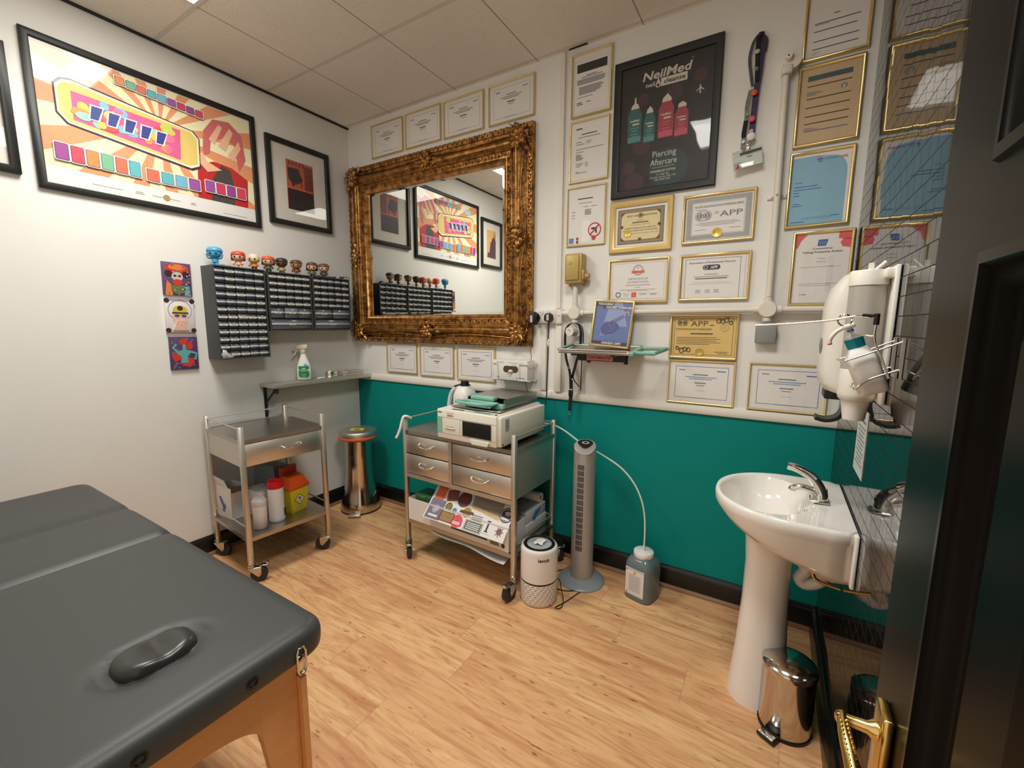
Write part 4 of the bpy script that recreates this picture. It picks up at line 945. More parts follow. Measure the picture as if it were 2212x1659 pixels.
# ------------------------------------------------------------------ plain big-headed vinyl figurines along the cabinet tops
SKIN1 = mat('toy_skin_light', (228, 182, 152), .4); SKIN2 = mat('toy_skin_tan', (186, 124, 88), .4); SKIN3 = mat('toy_skin_dark', (92, 64, 50), .4)
TOYBLK = mat('toy_black', (24, 22, 22), .3)
def figurine(y, z, s, rz, label, skin, hair, shirt, legs, style, x=.085):
    t = thing('vinyl_figurine', label, 'figurine', (x, y, z), rz, 'big-headed vinyl figurines on the drawer cabinets')
    k = s
    mb = MB(legs)
    for sg in (-1, 1): mb.tube([(0, sg * .011 * k, 0), (0, sg * .009 * k, .022 * k)], [.009 * k, .0075 * k], 10)
    mb.build('legs', t)
    mb = MB(shirt); mb.lathe([(.006 * k, .018 * k), (.017 * k, .021 * k), (.018 * k, .03 * k), (.013 * k, .046 * k), (.006 * k, .05 * k)], 14, sx=.75)
    for sg in (-1, 1):
        if style == 'arms': mb.tube(spline([(0, sg * .014 * k, .042 * k), (.004, sg * .034 * k, .046 * k), (.006, sg * .04 * k, .068 * k)], 4), .0055 * k, 8)
        else: mb.tube(spline([(0, sg * .014 * k, .044 * k), (.006 * k, sg * .025 * k, .034 * k), (.014 * k, sg * .024 * k, .024 * k)], 4), .0062 * k, 8)
    mb.build('torso', t)
    mb = MB(skin); mb.lathe([(.001, .046 * k), (.022 * k, .049 * k), (.034 * k, .058 * k), (.037 * k, .072 * k), (.036 * k, .088 * k), (.026 * k, .103 * k), (.001, .109 * k)], 22, sx=.86)
    for sg in (-1, 1): mb.ball((.0, sg * .037 * k, .072 * k), .005 * k, .004 * k, .006 * k, n=8, k=6)
    h = mb.build('head', t)
    mb = MB(TOYBLK)
    for sg in (-1, 1): mb.ball((.0295 * k, sg * .015 * k, .07 * k), .004 * k, .0055 * k, .006 * k, n=10, k=6)
    mb.build('eyes', h)
    if style != 'bald':
        mb = MB(hair)
        low = {'bob': .05, 'long': .047, 'short': .083, 'arms': .08, 'beard': .08}[style]
        n = 20; vs = []; fs = []
        for i in range(7):
            zz = low + (.1125 - low) * i / 6
            for j in range(n):
                a = 2 * pi * j / n; front = cos(a) > .45
                z0 = max(zz, .084 + .02 * i / 6) if front else zz
                tt = (z0 - .046) / .0665; r = .041 * max(.0, 1 - max(0, (tt - .5) * 2) ** 3.2) ** .5 + .0008
                vs.append((r * .9 * k * cos(a) - .002 * k, r * k * sin(a), z0 * k))
        for i in range(6):
            for j in range(n): fs.append((i * n + j, i * n + (j + 1) % n, i * n + n + (j + 1) % n, i * n + n + j))
        fs.append(tuple(6 * n + j for j in range(n))); mb.add(vs, fs)
        mb.build('hair', h)
    return t
c_ = lambda n, r, g, b: mat('toy_' + n, (r, g, b), .38)
tb = c_('blue', 72, 160, 206); hb = c_('brown_hair', 88, 62, 46)
top = 1.7935
figurine(-1.062, top, 1.0, -.7, 'sky-blue vinyl figurine with raised arms at the end of the tall drawer cabinet', tb, tb, tb, tb, 'arms')
figurine(-.93, top, .95, -.65, 'red-haired vinyl figurine with a bob on the tall drawer cabinet', SKIN1, c_('red_hair', 224, 72, 54), SKIN1, SKIN1, 'bob')
figurine(-.836, top, .93, -.8, 'bald pale vinyl figurine in an orange top with dark legs', c_('pale', 222, 202, 164), hb, c_('orange', 220, 128, 52), TOYBLK, 'bald')
figurine(-.745, 1.7885, .95, -.5, 'orange-haired vinyl figurine next to the bald one', SKIN1, c_('orange_hair', 206, 92, 48), c_('olive', 98, 94, 70), TOYBLK, 'bob')
figurine(-.655, 1.7885, .93, -.65, 'dark-haired brown-skinned vinyl figurine, middle of the row on the drawers', SKIN3, c_('dark_hair', 54, 42, 36), c_('khaki', 178, 164, 120), SKIN3, 'short')
figurine(-.55, 1.7885, .93, -.65, 'short brown-haired tan vinyl figurine in a brown top', SKIN2, hb, c_('brown', 122, 72, 56), c_('tan', 168, 130, 92), 'short')
figurine(-.43, 1.7885, .93, -.7, 'long-haired brown vinyl figurine on the cabinet beside the mirror', SKIN1, hb, c_('taupe', 116, 104, 92), TOYBLK, 'long')
figurine(-.335, 1.7885, .93, -.5, 'short-haired vinyl figurine in grey nearest the gilt mirror', SKIN1, c_('umber_hair', 104, 76, 52), c_('grey', 92, 86, 80), TOYBLK, 'short')
mb = MB(mat('dark_grey_toy', (84, 80, 74), .5)); mb.tube(spline([(.125, -.455, 1.802), (.122, -.4, 1.795), (.118, -.33, 1.794), (.116, -.26, 1.797)], 5), [.003 + .0035 * i / 15 for i in range(16)], 10)
tag(mb.build('toy_stick'), 'dark grey toy rod lying in front of the figurines beside the mirror', 'toy part')
mb = MB(mat('dark_grey_toy', (84, 80, 74), .5)); mb.ball((.11, -.205, 1.798), .01, .016, .007, n=10, k=6)
for k in range(5): mb.tube(spline([(.11, -.205, 1.8), (.12 + .006 * k, -.225 + .012 * k, 1.806), (.125 + .004 * k, -.24 + .02 * k, 1.7905)], 4), .0025, 6)
tag(mb.build('toy_creature'), 'tiny dark toy creature on the cabinet corner by the mirror frame', 'toy')
mb = MB(mat('pale_grey_dome', (150, 150, 150), .4)); mb.lathe([(.034, 0), (.034, .006), (.026, .013), (.001, .017)], 24, c=(.07, -1.0, top))
tag(mb.build('grey_dome'), 'low pale grey dome lying between the blue and the red-haired figurines', 'dome')

# ------------------------------------------------------------------ steel corner shelf and what stands on it
t = thing('wall_shelf', 'brushed steel wall shelf in the corner under the drawer cabinets', 'shelf', (0, 0, 1.05))
mb = MB(STEEL)
mb.box(.001, -.815, -.004, .175, -.004, 0, bev=.001); mb.box(.171, -.815, -.022, .175, -.004, -.003); mb.box(.001, -.815, -.022, .172, -.811, -.003); mb.box(.02, -.809, -.014, .165, -.006, -.0045); mb.build('shelf_board', t)
mb = MB(mat('black_wrought_iron', (22, 20, 20), .4))
for yy in (-.785,):
    K = mb.M = Matrix.Translation((0, yy, -.022))
    mb.box(.001, -.008, -.21, .012, .008, 0); mb.box(.005, -.008, -.006, .16, .008, 0)
    mb.tube([(.006, 0, -.12), (.13, 0, -.018)], .006, 8)
    for cx, cz, r in ((.125, -.028, .015), (.155, -.028, .015)): mb.tube([(cx + r * (1 - .55 * i / 18) * cos(.5 + 2.6 * pi * i / 18), 0, cz + r * (1 - .55 * i / 18) * sin(.5 + 2.6 * pi * i / 18)) for i in range(19)], .0042, 7)
    for cz in (-.135, -.18): mb.tube([(.02 + .012 * (1 - .5 * i / 16) * cos(2.4 * pi * i / 16), 0, cz + .012 * (1 - .5 * i / 16) * sin(2.4 * pi * i / 16)) for i in range(17)], .004, 7)
    for q in (.045, .075): mb.ball((.006 + q, 0, -.12 + q * .82), .0085, n=8, k=6)
mb.build('scroll_bracket', t)
t = thing('spray_bottle', 'white trigger spray bottle with a green label on the corner shelf', 'spray bottle', (.095, -.545, 1.05), -.66)
mb = MB(mat('white_bottle', (236, 232, 226), .32, var=.01)); mb.lathe([(.036, 0), (.044, .004), (.047, .02), (.047, .075), (.044, .105), (.034, .135), (.023, .165), (.017, .185), (.0155, .2)], 28, sx=.62); mb.build('bottle_body', t)
GRNL = mat('green_label', (24, 138, 72), .5)
mb = MB(GRNL, PAPER, LBLUEINK)
def onb(x, z): 
    r = .0475 if z < .08 else .0475 - (z - .08) * .15
    return (r * .62 * sqrt(max(0, 1 - (x / r) ** 2)) + .0012, x, z)
NN = 10
for i in range(NN):
    xa, xb = -.034 + .068 * i / NN, -.034 + .068 * (i + 1) / NN
    def lo(x): return .022 + .01 * abs(x / .034) ** 4
    mb.quad(onb(xa, lo(xa)), onb(xb, lo(xb)), onb(xb, .104), onb(xa, .104), GRNL)
for zz, ww, hh in ((.083, .022, .006), (.074, .042, .003), (.068, .034, .002), (.04, .03, .0018), (.026, .014, .002)):
    p = [onb(-ww / 2, zz), onb(0, zz), onb(ww / 2, zz)]
    for a, b in ((0, 1), (1, 2)): mb.quad((p[a][0] + .0006, p[a][1], zz), (p[b][0] + .0006, p[b][1], zz), (p[b][0] + .0006, p[b][1], zz + hh), (p[a][0] + .0006, p[a][1], zz + hh), PAPER)
mb.ball((onb(.016, .108)[0] - .001, .012, .109), .002, .012, .012, m=LBLUEINK, n=14, k=8)
mb.build('label', t)
mb = MB(mat('cream_trigger', (222, 212, 188), .4)); mb.cyl((0, 0, .198), (0, 0, .222), .0165, n=18); mb.box(-.013, -.045, .222, .013, .03, .256, bev=.007); mb.box(-.009, -.06, .236, .009, -.044, .25, bev=.003)
mb.tube(spline([(0, -.03, .226), (0, -.045, .208), (0, -.056, .186), (0, -.066, .178)], 4), [.0065] * 12 + [.005], 8); mb.build('trigger_head', t)
t = thing('steel_cup', 'small shiny steel cup with a handle on the corner shelf', 'cup', (.1, -.34, 1.05), -.7)
mb = MB(CHROME); mb.lathe([(.02, 0), (.03, .003), (.034, .016), (.034, .036), (.037, .045), (.0355, .045), (.031, .034), (.03, .008), (.001, .006)], 28); mb.build('cup_body', t)
mb = MB(CHROME); mb.tube(spline([(0, .033, .036), (0, .05, .036), (0, .052, .022), (0, .034, .012)], 5), .003, 8); mb.build('handle', t)
mb = MB(WHITE); mb.box(.115, -.462, 1.0505, .135, -.405, 1.062, bev=.003); tag(mb.build('sachet_strip'), 'little white strip lying between the spray bottle and the steel cup', 'strip')
t = thing('instrument_box', 'flat lidded steel instrument box at the corner end of the shelf', 'instrument box', (.095, -.15, 1.05), -.12)
mb = MB(STEEL); mb.box(-.045, -.085, 0, .045, .085, .02, bev=.004); mb.build('box_base', t)
mb = MB(STEEL); mb.box(-.048, -.088, .018, .048, .088, .04, bev=.005); mb.build('lid', t)
mb = MB(CHROME); mb.box(.048, -.07, .006, .053, -.058, .038, bev=.002); mb.box(.01, -.094, .012, .022, -.088, .034, bev=.002); mb.build('latch', t)

# ------------------------------------------------------------------ electrics, pipes and small things on the back wall
mb = MB(WHITEPAINT); mb.box(1.83, -.016, 1.555, 1.856, 0, HC - .004); struct(mb, 'trim_5')
mb = MB(WHITEPAINT); mb.box(1.735, -.02, 1.05, 1.768, 0, 1.462, bev=.002); struct(mb, 'trim_6')
mb = MB(WHITEPAINT); mb.box(1.832, -.026, 1.05, 1.872, 0, 1.462, bev=.002); struct(mb, 'trim_7')
SOCK = mat('white_socket_plastic', (228, 222, 216), .3, var=.01)
t = thing('wall_socket', 'white double wall socket between the gilt mirror and the pipe', 'socket', M=back(1.694, 1.463))
mb = MB(SOCK); mb.box(0, 0, 0, .144, .086, .03, bev=.003); mb.box(.004, .004, .03, .14, .082, .034, bev=.003); mb.build('socket_plate', t)
for k in (.04, .104):
    mb = MB(BLACK)
    for a, b, w, h in ((0, .066, .004, .008), (-.011, .05, .007, .004), (.011, .05, .007, .004)): mb.box(k + a - w / 2, b - h / 2, .033, k + a + w / 2, b + h / 2, .0346)
    mb.build('socket_holes', t)
for k in (.056, .088):
    mb = MB(WHITE); mb.box(k - .006, .06, .033, k + .006, .078, .038, bev=.0015); mb.build('rocker_switch', t)
t = thing('wall_switch', 'narrow white fused switch box right of the double socket', 'switch', M=back(1.842, 1.462))
mb = MB(SOCK); mb.box(0, 0, 0, .034, .087, .04, bev=.003); mb.build('switch_box', t)
mb = MB(GREYINK); mb.box(.01, .045, .0398, .024, .05, .0412); mb.build('switch_mark', t)
t = thing('plug_adaptor', 'black plug-in power adaptor in the left half of the double socket', 'power adaptor', M=back(1.71, 1.5, .034))
mb = MB(BLACK); mb.box(-.03, -.045, .012, .014, .022, .05, bev=.004); mb.poly([(-.03, .022), (-.008, .034), (.014, .022), (.026, 0), (.014, -.03), (-.03, -.03)], 0, .014); mb.build('adaptor_body', t)
mb = MB(PALEINK); mb.box(-.02, -.03, .0495, -.004, .012, .0508); mb.build('rating_label', t)
mb = MB(BLACK)
mb.tube(spline([(-.008, -.045, .03), (-.006, -.07, .03), (-.013, -.14, .024), (-.03, -.2, .02), (-.024, -.25, .022), (-.034, -.3, .03), (-.046, -.345, .06), (-.036, -.4, .07), (-.03, -.44, .06), (-.02, -.5, .03)], 7), .0019, 6); mb.build('cable', t)
t = thing('mains_plug', 'black three-pin plug in the right half of the double socket', 'plug', M=back(1.798, 1.5, .034))
mb = MB(BLACK); mb.poly([(-.025, -.014), (-.016, -.024), (.016, -.024), (.025, -.014), (.023, .012), (.012, .024), (-.012, .024), (-.023, .012)], 0, .03); mb.tube([(0, -.02, .012), (0, -.066, .012)], [.006, .0035], 10); mb.build('plug_body', t)
mb = MB(PALEINK); mb.box(-.008, -.018, .0298, .008, .018, .031); mb.build('rating_label', t)
mb = MB(BLACK)
mb.tube(spline([(0, -.06, .012), (-.001, -.12, .014), (0, -.135, .014)], 5), .0036, 8)
mb.tube(spline([(-.002, -.165, .014), (-.002, -.22, .012), (-.006, -.32, .01), (-.008, -.42, .01), (-.006, -.47, .012), (-.006, -.52, .03)], 6), .0036, 8); mb.build('cable', t)
mb = MB(WHITE); mb.tube(spline([(0, -.13, .016), (.006, -.142, .018), (-.005, -.15, .017), (.004, -.158, .018), (-.002, -.17, .016)], 5), .0042, 6); mb.tube([(.002, -.146, .018), (.016, -.14, .03)], .002, 6); mb.build('cable_tie', t)

# painted conduit run with junction boxes
PIPE = mat('white_painted_conduit', (226, 218, 206), .45, var=.03)
n0 = .036
def jbox(t, x, y, r, up, dn):
    mb = MB(PIPE); mb.cyl((x, y, .004), (x, y, .056), r, n=28); mb.cyl((x, y, .056), (x, y, .061), r * .98, r * .9, n=28)
    for s_ in (-1, 1): mb.cyl((x + s_ * (r - .004), y, n0), (x + s_ * (r + .018), y, n0), .019, n=16)
    if up: mb.cyl((x, y + r - .004, n0), (x, y + r + .016, n0), .019, n=16)
    if dn: mb.cyl((x, y - r + .004, n0), (x, y - r - .016, n0), .019, n=16)
    mb.build('junction_box', t)
t = thing('conduit_pipe', 'long white conduit along the wall with two round junction boxes', 'conduit pipe', M=back(0, 0, 0), group='white painted conduits')
mb = MB(PIPE); mb.tube([(1.882, 1.524, n0), (2.93, 1.534, n0), (3.225, 1.532, n0)], .0145, 14); mb.build('wall_pipe', t)
jbox(t, 1.963, 1.524, .037, True, True); jbox(t, 2.927, 1.534, .038, True, True)
t = thing('conduit_pipe', 'tall white conduit climbing the wall between the framed certificates and notices', 'conduit pipe', M=back(0, 0, 0), group='white painted conduits')
mb = MB(PIPE); mb.tube(spline([(2.927, 1.59, n0), (2.926, 2.0, n0), (2.922, 2.35, n0), (2.921, 2.53, n0)], 6), .0145, 14); mb.build('wall_pipe', t)
mb = MB(PIPE); mb.cyl((2.94, 2.585, .006), (2.94, 2.585, .05), .034, n=26); mb.cyl((2.928, 2.595, .05), (2.926, 2.597, .068), .017, .013, n=18); mb.box(2.9, 2.535, .004, 2.945, 2.57, .056, bev=.008); mb.ball((2.925, 2.598, .068), .0035, m=BLACK, n=8, k=6); mb.build('end_box', t)
mb = MB(PIPE); mb.box(2.886, 2.03, 0, 2.962, 2.046, .01, bev=.002); mb.tube([(2.905, 2.038, .01), (2.924, 2.038, .054), (2.945, 2.038, .01)], .005, 8); mb.build('saddle_clip', t)
t = thing('conduit_pipe', 'short white conduit rising from the left junction box to the gold box', 'conduit pipe', M=back(0, 0, 0), group='white painted conduits')
mb = MB(PIPE); mb.tube([(1.962, 1.578, n0), (1.962, 1.676, n0)], .014, 14); mb.build('wall_pipe', t)
t = thing('electrical_box', 'old gold-painted metal electrical box on top of the left conduit', 'electrical box', M=back(1.962, 1.69))
GP = mat('gold_paint_old', (186, 160, 98), .45, .35, var=.1, bump=.2, bscale=40)
mb = MB(GP); mb.box(-.055, 0, .004, .05, .165, .075, bev=.008); mb.build('box_body', t)
mb = MB(GP); mb.box(-.046, .018, .074, .034, .155, .084, bev=.004); mb.cyl((-.02, .112, .083), (-.02, .112, .087), .009, n=16); mb.build('cover', t)
mb = MB(GP); mb.cyl((.05, .04, .045), (.085, .04, .045), .02, .016, n=18); mb.box(.045, .02, .02, .062, .075, .07, bev=.005); mb.build('side_gland', t)
mb = MB(GP); mb.box(-.053, -.014, .008, -.042, .006, .02); mb.box(.03, -.01, .008, .042, .006, .02); mb.build('mounting_lug', t)
t = thing('switch_box', 'plain grey square electrical box under the right junction box', 'electrical box', M=back(2.885, 1.379))
GB = mat('grey_box_plastic', (142, 144, 142), .4)
mb = MB(GB); mb.box(0, 0, 0, .084, .084, .036, bev=.003); mb.build('box_body', t)
mb = MB(GB); mb.box(-.001, -.001, .036, .085, .085, .046, bev=.003); mb.cyl((.01, .042, .045), (.01, .042, .047), .003, n=8); mb.cyl((.074, .042, .045), (.074, .042, .047), .003, n=8); mb.build('cover', t)
# round switch knob that carries the black lanyard
t = thing('ceiling_rose', 'white round pull-switch body below the left junction box, draped with a black lanyard', 'pull switch', M=back(1.955, 1.423))
mb = MB(SOCK); mb.cyl((.012, 0, 0), (.012, 0, .03), .036, n=26); mb.cyl((0, -.003, .03), (-.004, -.004, .085), .03, .026, n=26); mb.build('switch_body', t)
mb = MB(GREYINK); mb.tube([(-.016, .004, .086), (-.006, .008, .0862), (-.002, -.002, .0862), (.006, -.004, .086)], .0012, 5); mb.build('printed_mark', t)
STRAP = mat('black_webbing', (24, 22, 21), .75, bump=.3, bscale=900.)
def ribbon(mb, pts, w, m=None, side=(1, 0, 0), th=.0012):
    P = spline(pts, 6); s_ = Vector(side).normalized() * (w / 2); vs = []; fs = []
    for i, p in enumerate(P):
        tn = (P[min(i + 1, len(P) - 1)] - P[max(i - 1, 0)]).normalized(); no = tn.cross(s_).normalized() * th
        vs += [p - s_ - no, p + s_ - no, p + s_ + no, p - s_ + no]
    for i in range(len(P) - 1):
        for k in range(4): fs.append((i * 4 + k, i * 4 + (k + 1) % 4, i * 4 + 4 + (k + 1) % 4, i * 4 + 4 + k))
    fs += [(0, 1, 2, 3), tuple(len(P) * 4 - 4 + k for k in range(4))]
    mb.add(vs, fs, m)
t = thing('lanyard', 'black lanyard looped over the white pull switch, hanging behind the steel tray', 'lanyard', M=back(1.955, 1.423))
mb = MB(STRAP); ribbon(mb, [(-.004, -.3, .05), (-.01, -.24, .055), (-.034, -.16, .055), (-.046, -.06, .05), (-.042, .0, .05), (-.022, .034, .05), (.012, .042, .05), (.04, .028, .044), (.048, -.03, .038), (.04, -.12, .04), (.022, -.2, .046), (.002, -.28, .046)], .02, side=(.9, 0, .45)); mb.build('neck_strap', t)
mb = MB(STRAP); ribbon(mb, [(.03, .036, .03), (.05, .02, .025), (.056, -.05, .02), (.05, -.2, .02), (.048, -.34, .022), (.05, -.355, .022)], .005); ribbon(mb, [(.002, -.26, .05), (.02, -.3, .04), (.044, -.33, .028)], .007); mb.build('side_strap', t)
mb = MB(STRAP); ribbon(mb, [(-.002, -.29, .05), (0, -.36, .05), (-.004, -.44, .05), (-.005, -.475, .05)], .022); mb.build('tail_strap', t)
mb = MB(BLACK); mb.box(-.014, -.385, .044, .012, -.345, .058, bev=.003); mb.box(-.013, -.348, .05, .011, -.344, .06, WHITE); mb.build('buckle', t)
mb = MB(CHROME); mb.tube(spline([(-.006, -.474, .05), (-.012, -.486, .05), (-.004, -.5, .05), (0, -.49, .05)], 4), .0016, 6); mb.ring(-.012, -.215, .007, .002, .0625); mb.build('metal_clip', t)

# steel tray with teal ends on its wall bracket, the sign standing on it
t = thing('steel_tray', 'shallow steel tray with a teal plastic handle resting on the wall bracket', 'tray', M=back(1.955, 1.327, .012) @ Matrix.Rotation(R(6), 4, 'X'))
mb = MB(STEELX)
L, Dp = .392, .205
mb.box(0, 0, .02, L, .004, Dp + .02)
for z0 in (.02, Dp + .008): mb.box(0, 0, z0, L, .022, z0 + .012, bev=.004)
mb.tube([(.012, .021, Dp + .02), (L - .012, .021, Dp + .02)], .0055, 10); mb.box(.001, .003, Dp + .016, L, .013, Dp + .021, bev=.002)
mb.build('tray_pan', t)
mb = MB(TEALP); mb.box(-.012, .012, .02, .006, .026, Dp + .012, bev=.005); mb.box(-.004, .017, .012, L + .01, .026, .024, bev=.003); mb.build('end_rim', t)
mb = MB(TEALP)
mb.box(L - .004, -.004, .02, L + .022, .02, Dp + .02, bev=.005)
hs = [(L + .02, .012, .2), (L + .115, .01, .19), (L + .15, .016, .06), (L + .02, .012, .05)]
for a, b in ((0, 1), (1, 2), (2, 3)): mb.tube([hs[a], hs[b]], .0095, 8, flat=.5)
for h_ in hs[1:3]: mb.ball(h_, .0105, .006, .0105, n=10, k=6)
mb.build('tray_handle', t)
t = thing('tray_bracket', 'black wall bracket strip with a red contaminated label under the steel tray', 'bracket', M=back(2.022, 1.258, .1))
mb = MB(BLACK); mb.box(0, 0, 0, .264, .038, .012); mb.box(.01, .036, -.1, .03, .046, .14); mb.box(.23, .036, -.1, .25, .046, .14); mb.box(.01, -.02, -.1, .03, .04, -.094); mb.box(.23, -.02, -.1, .25, .04, -.094); mb.build('bracket_bar', t)
mb = MB(mat('label_pink', (226, 168, 158), .5)); mb.rect(.05, .005, .2, .035, .0125); mb.text('CONTAMINATED', .016, .125, .012, .0132, REDINK, wid=.138, bold=.03); mb.rect(.05, .0005, .2, .003, .0128, REDINK); mb.build('warning_label', t)
BLUEP = mat('sign_blue', (104, 120, 176), .5); BLUEP2 = mat('sign_pale_blue', (146, 160, 204), .5); HANDM = mat('sign_hand_grey_blue', (84, 92, 140), .5); PLUM = mat('sign_plum', (70, 54, 88), .5)
def touching(mb, w, h):
    mb.rect(0, 0, w, h, E1, BLUEP); z = 2 * E1
    mb.poly([(w * .2, h * .18), (w * .38, h), (w * .72, h), (w * .95, h * .4)], z, None, BLUEP2); mb.poly([(w * .3, h * .12), (w, h * .12), (w, h * .45), (w * .3, h * .45)], z * 1.1, None, BLUEP)
    mb.rect(0, h * .9, w * .5, h, 1.3 * z, PLUM); mb.rect(w * .2, h * .845, w, h * .9, 1.3 * z, PLUM); mb.rect(0, 0, w, h * .085, 1.3 * z, PLUM)
    mb.text('TOUCHING', .0125, w * .04, h * .925, 2 * z, PAPER, al='L', wid=.086, shear=.2, bold=.03); mb.text('CAUSES DAMAGE!', .0125, w * .99, h * .855, 2 * z, PAPER, al='R', wid=.145, shear=.2, bold=.03); mb.text('HANDS OFF!', .0125, w * .55, h * .022, 2 * z, PAPER, wid=.108, shear=.12, bold=.03)
    hand = [(.22, .42), (.3, .52), (.36, .54), (.44, .54), (.5, .58), (.8, .735), (.84, .73), (.86, .7), (.83, .67), (.6, .53), (.68, .5), (.72, .44), (.7, .38), (.66, .36), (.62, .31), (.5, .26), (.34, .24), (.24, .26)]
    mb.poly([(w * x, h * y) for x, y in hand], 1.5 * z, None, HANDM)
    mb.poly([(w * x, h * y) for x, y in ((.5, .58), (.8, .735), (.84, .73), (.86, .7), (.83, .67), (.6, .53))], 1.8 * z, None, mat('sign_finger', (120, 124, 160), .5))
    for a, b in (((.4, .46), (.52, .42)), ((.46, .4), (.6, .36)), ((.42, .34), (.54, .31)), ((.54, .48), (.6, .42))): mb.tube([(w * a[0], h * a[1], 2 * z), (w * b[0], h * b[1], 2 * z)], .0014, 4, BLUEP2)
    cx, cy = w * .88, h * .74
    for k in range(7):
        a = R(-20 + 40 * k); mb.poly([(cx + .008 * cos(a - .25), cy + .008 * sin(a - .25)), (cx + .022 * cos(a), cy + .022 * sin(a)), (cx + .008 * cos(a + .25), cy + .008 * sin(a + .25))], 2 * z, None, CR1)
    mb.tube([(w * .2, h * .4, z), (w * .26, h * .28, z), (w * .25, h * .18, z)], .0018, 5, HANDM)
framed('framed_sign', 'gold-framed blue hands-off sign standing on the steel tray against the wall', 'sign', back(2.072, 1.343, .07) @ Matrix.Rotation(R(-4.), 4, 'Z') @ Matrix.Rotation(R(-6.5), 4, 'X'), .224, .258, .011, GOLDW, GOLD, touching)

# glove box in its wire holder
t = thing('wire_holder', 'white wire holder on the wall below the mirror corner, clasping a glove box', 'wire holder', M=back(1.43, 1.1))
WIRE = mat('white_coated_wire', (232, 230, 224), .3, var=0)
mb = MB(WIRE)
for y0, y1 in ((.012, .115),):
    for xa, xb, s_ in ((-.012, .04, 1), (.272, .2, -1)):
        mb.tube(spline([(xa, y1, .004), (xa, y1, .08), (xa, y1, .106), (xa + s_ * .012, y1, .112), (xb - s_ * .008, y1, .112), (xb, y1 - .006, .112), (xb, y0 + .006, .112), (xb - s_ * .008, y0, .112), (xa + s_ * .012, y0, .112), (xa, y0, .106), (xa, y0, .08), (xa, y0, .004)], 4), .0028, 8)
mb.tube([(-.012, .002, .01), (.272, .002, .01)], .0028, 8); mb.tube([(-.012, .006, .09), (.272, .006, .09)], .0028, 8); mb.tube([(-.012, .012, .003), (-.012, .115, .003)], .003, 8); mb.tube([(.272, .012, .003), (.272, .115, .003)], .003, 8)
mb.build('wire_frame', t)
t = thing('glove_box', 'white glove dispenser box with a dark slot, in the white wire holder', 'glove box', M=back(1.436, 1.109, .012))
mb = MB(WHITE, mat('cardboard_inside', (84, 62, 46), .8), GREYINK, mat('pale_glove', (226, 206, 178), .6))
mb.box(0, 0, 0, .25, .125, .092, bev=.002)
mb.poly(rrect(.075, .048, .185, .09, .02), .0925, None, 1); mb.ball((.13, .056, .093), .018, .012, .01, 3, n=12, k=8); mb.poly([(.1, .046), (.145, .046), (.124, .02)], .0928, None, 2)
mb.poly([(.105, .046), (.142, .046), (.124, .024)], .0931, None, mat('pale_card', (214, 210, 206), .6))
bars(mb, .02, .108, (.06,), .006, .01, z=.0926, al='L', m=PALEINK); bars(mb, .11, .108, (.12,), .004, .01, z=.0926, al='L', m=PALEINK); mb.text('NITRILE', .006, .158, .096, .0927, GREYINK); bars(mb, .02, .014, (.025,), .005, .01, z=.0926, al='L'); bars(mb, .17, .014, (.06,), .005, .01, z=.0926, al='L')
mb.build('carton', t)

# lanyard with badges hanging high on the wall
t = thing('badge_lanyard', 'bundle of patterned lanyards with pin badges and a clear name badge, hung high', 'lanyard', M=back(2.79, 2.285))
mb = MB(BLACK); mb.cyl((.018, .44, 0), (.018, .44, .03), .006, n=12); mb.tube([(.018, .44, .03), (.018, .448, .036)], .008, 10); mb.build('wall_hook', t)
PUR = mat('purple_webbing', (56, 36, 78), .6, var=.25, scale=60.); LEO = mat('leopard_webbing', (120, 116, 106), .6, var=.75, scale=90.); BWW = mat('black_white_webbing', (70, 68, 70), .6, var=.9, scale=55.)
mb = MB(PUR); ribbon(mb, [(.022, .46, .022), (.03, .4, .024), (.026, .3, .022), (.018, .2, .02), (.014, .1, .018), (.012, .02, .018)], .024); mb.build('purple_strap', t)
mb = MB(BWW); ribbon(mb, [(.012, .45, .03), (-.006, .42, .032), (-.016, .36, .032), (-.006, .29, .03), (.004, .24, .03)], .014); ribbon(mb, [(.02, .455, .016), (.04, .43, .014), (.036, .38, .014)], .02); mb.build('patterned_strap', t)
mb = MB(LEO); ribbon(mb, [(-.002, .23, .026), (-.012, .17, .028), (-.012, .1, .028), (-.018, .02, .028), (-.018, -.02, .028)], .018); mb.build('leopard_strap', t)
mb = MB(STRAP); ribbon(mb, [(.022, .46, .026), (.012, .43, .034), (.014, .34, .034), (.018, .26, .03)], .016); mb.build('black_strap', t)
mb = MB(STRAP); ribbon(mb, [(-.013, .1, .032), (-.018, .05, .034), (-.018, .03, .034)], .018); mb.build('black_sleeve', t)
for x, y, r, m in ((.012, .212, .0125, ORANGEINK), (.012, .102, .0125, mat('pink_badge', (232, 88, 112), .3)), (.012, .028, .017, PAPER), (.012, .05, .009, PALEINK), (-.017, .01, .008, PAPER), (.012, .38, .011, PALEINK), (.013, .31, .009, GREYINK), (-.008, .125, .008, mat('green_badge', (132, 160, 96), .4))):
    mb = MB(m); K = .032
    mb.lathe([(r, 0), (r, .002), (r * .8, .0045), (.001, .0055)], 20, c=(x, y, K)); mb.build('pin_badge', t)
mb = MB(CHROME); mb.tube(spline([(.008, .012, .03), (.0, -.004, .034), (.008, -.014, .034), (.016, -.002, .032)], 5), .0024, 7); mb.box(-.004, -.03, .028, .014, -.012, .036, bev=.002); mb.build('metal_clip', t)
mb = MB(CLEAR); mb.M = Matrix.Translation((0, -.04, .02)) @ Matrix.Rotation(R(8), 4, 'Z') @ Matrix.Rotation(R(-12), 4, 'X')
mb.box(-.06, -.075, .008, .065, .02, .011, bev=.001); mb.build('badge_wallet', t)
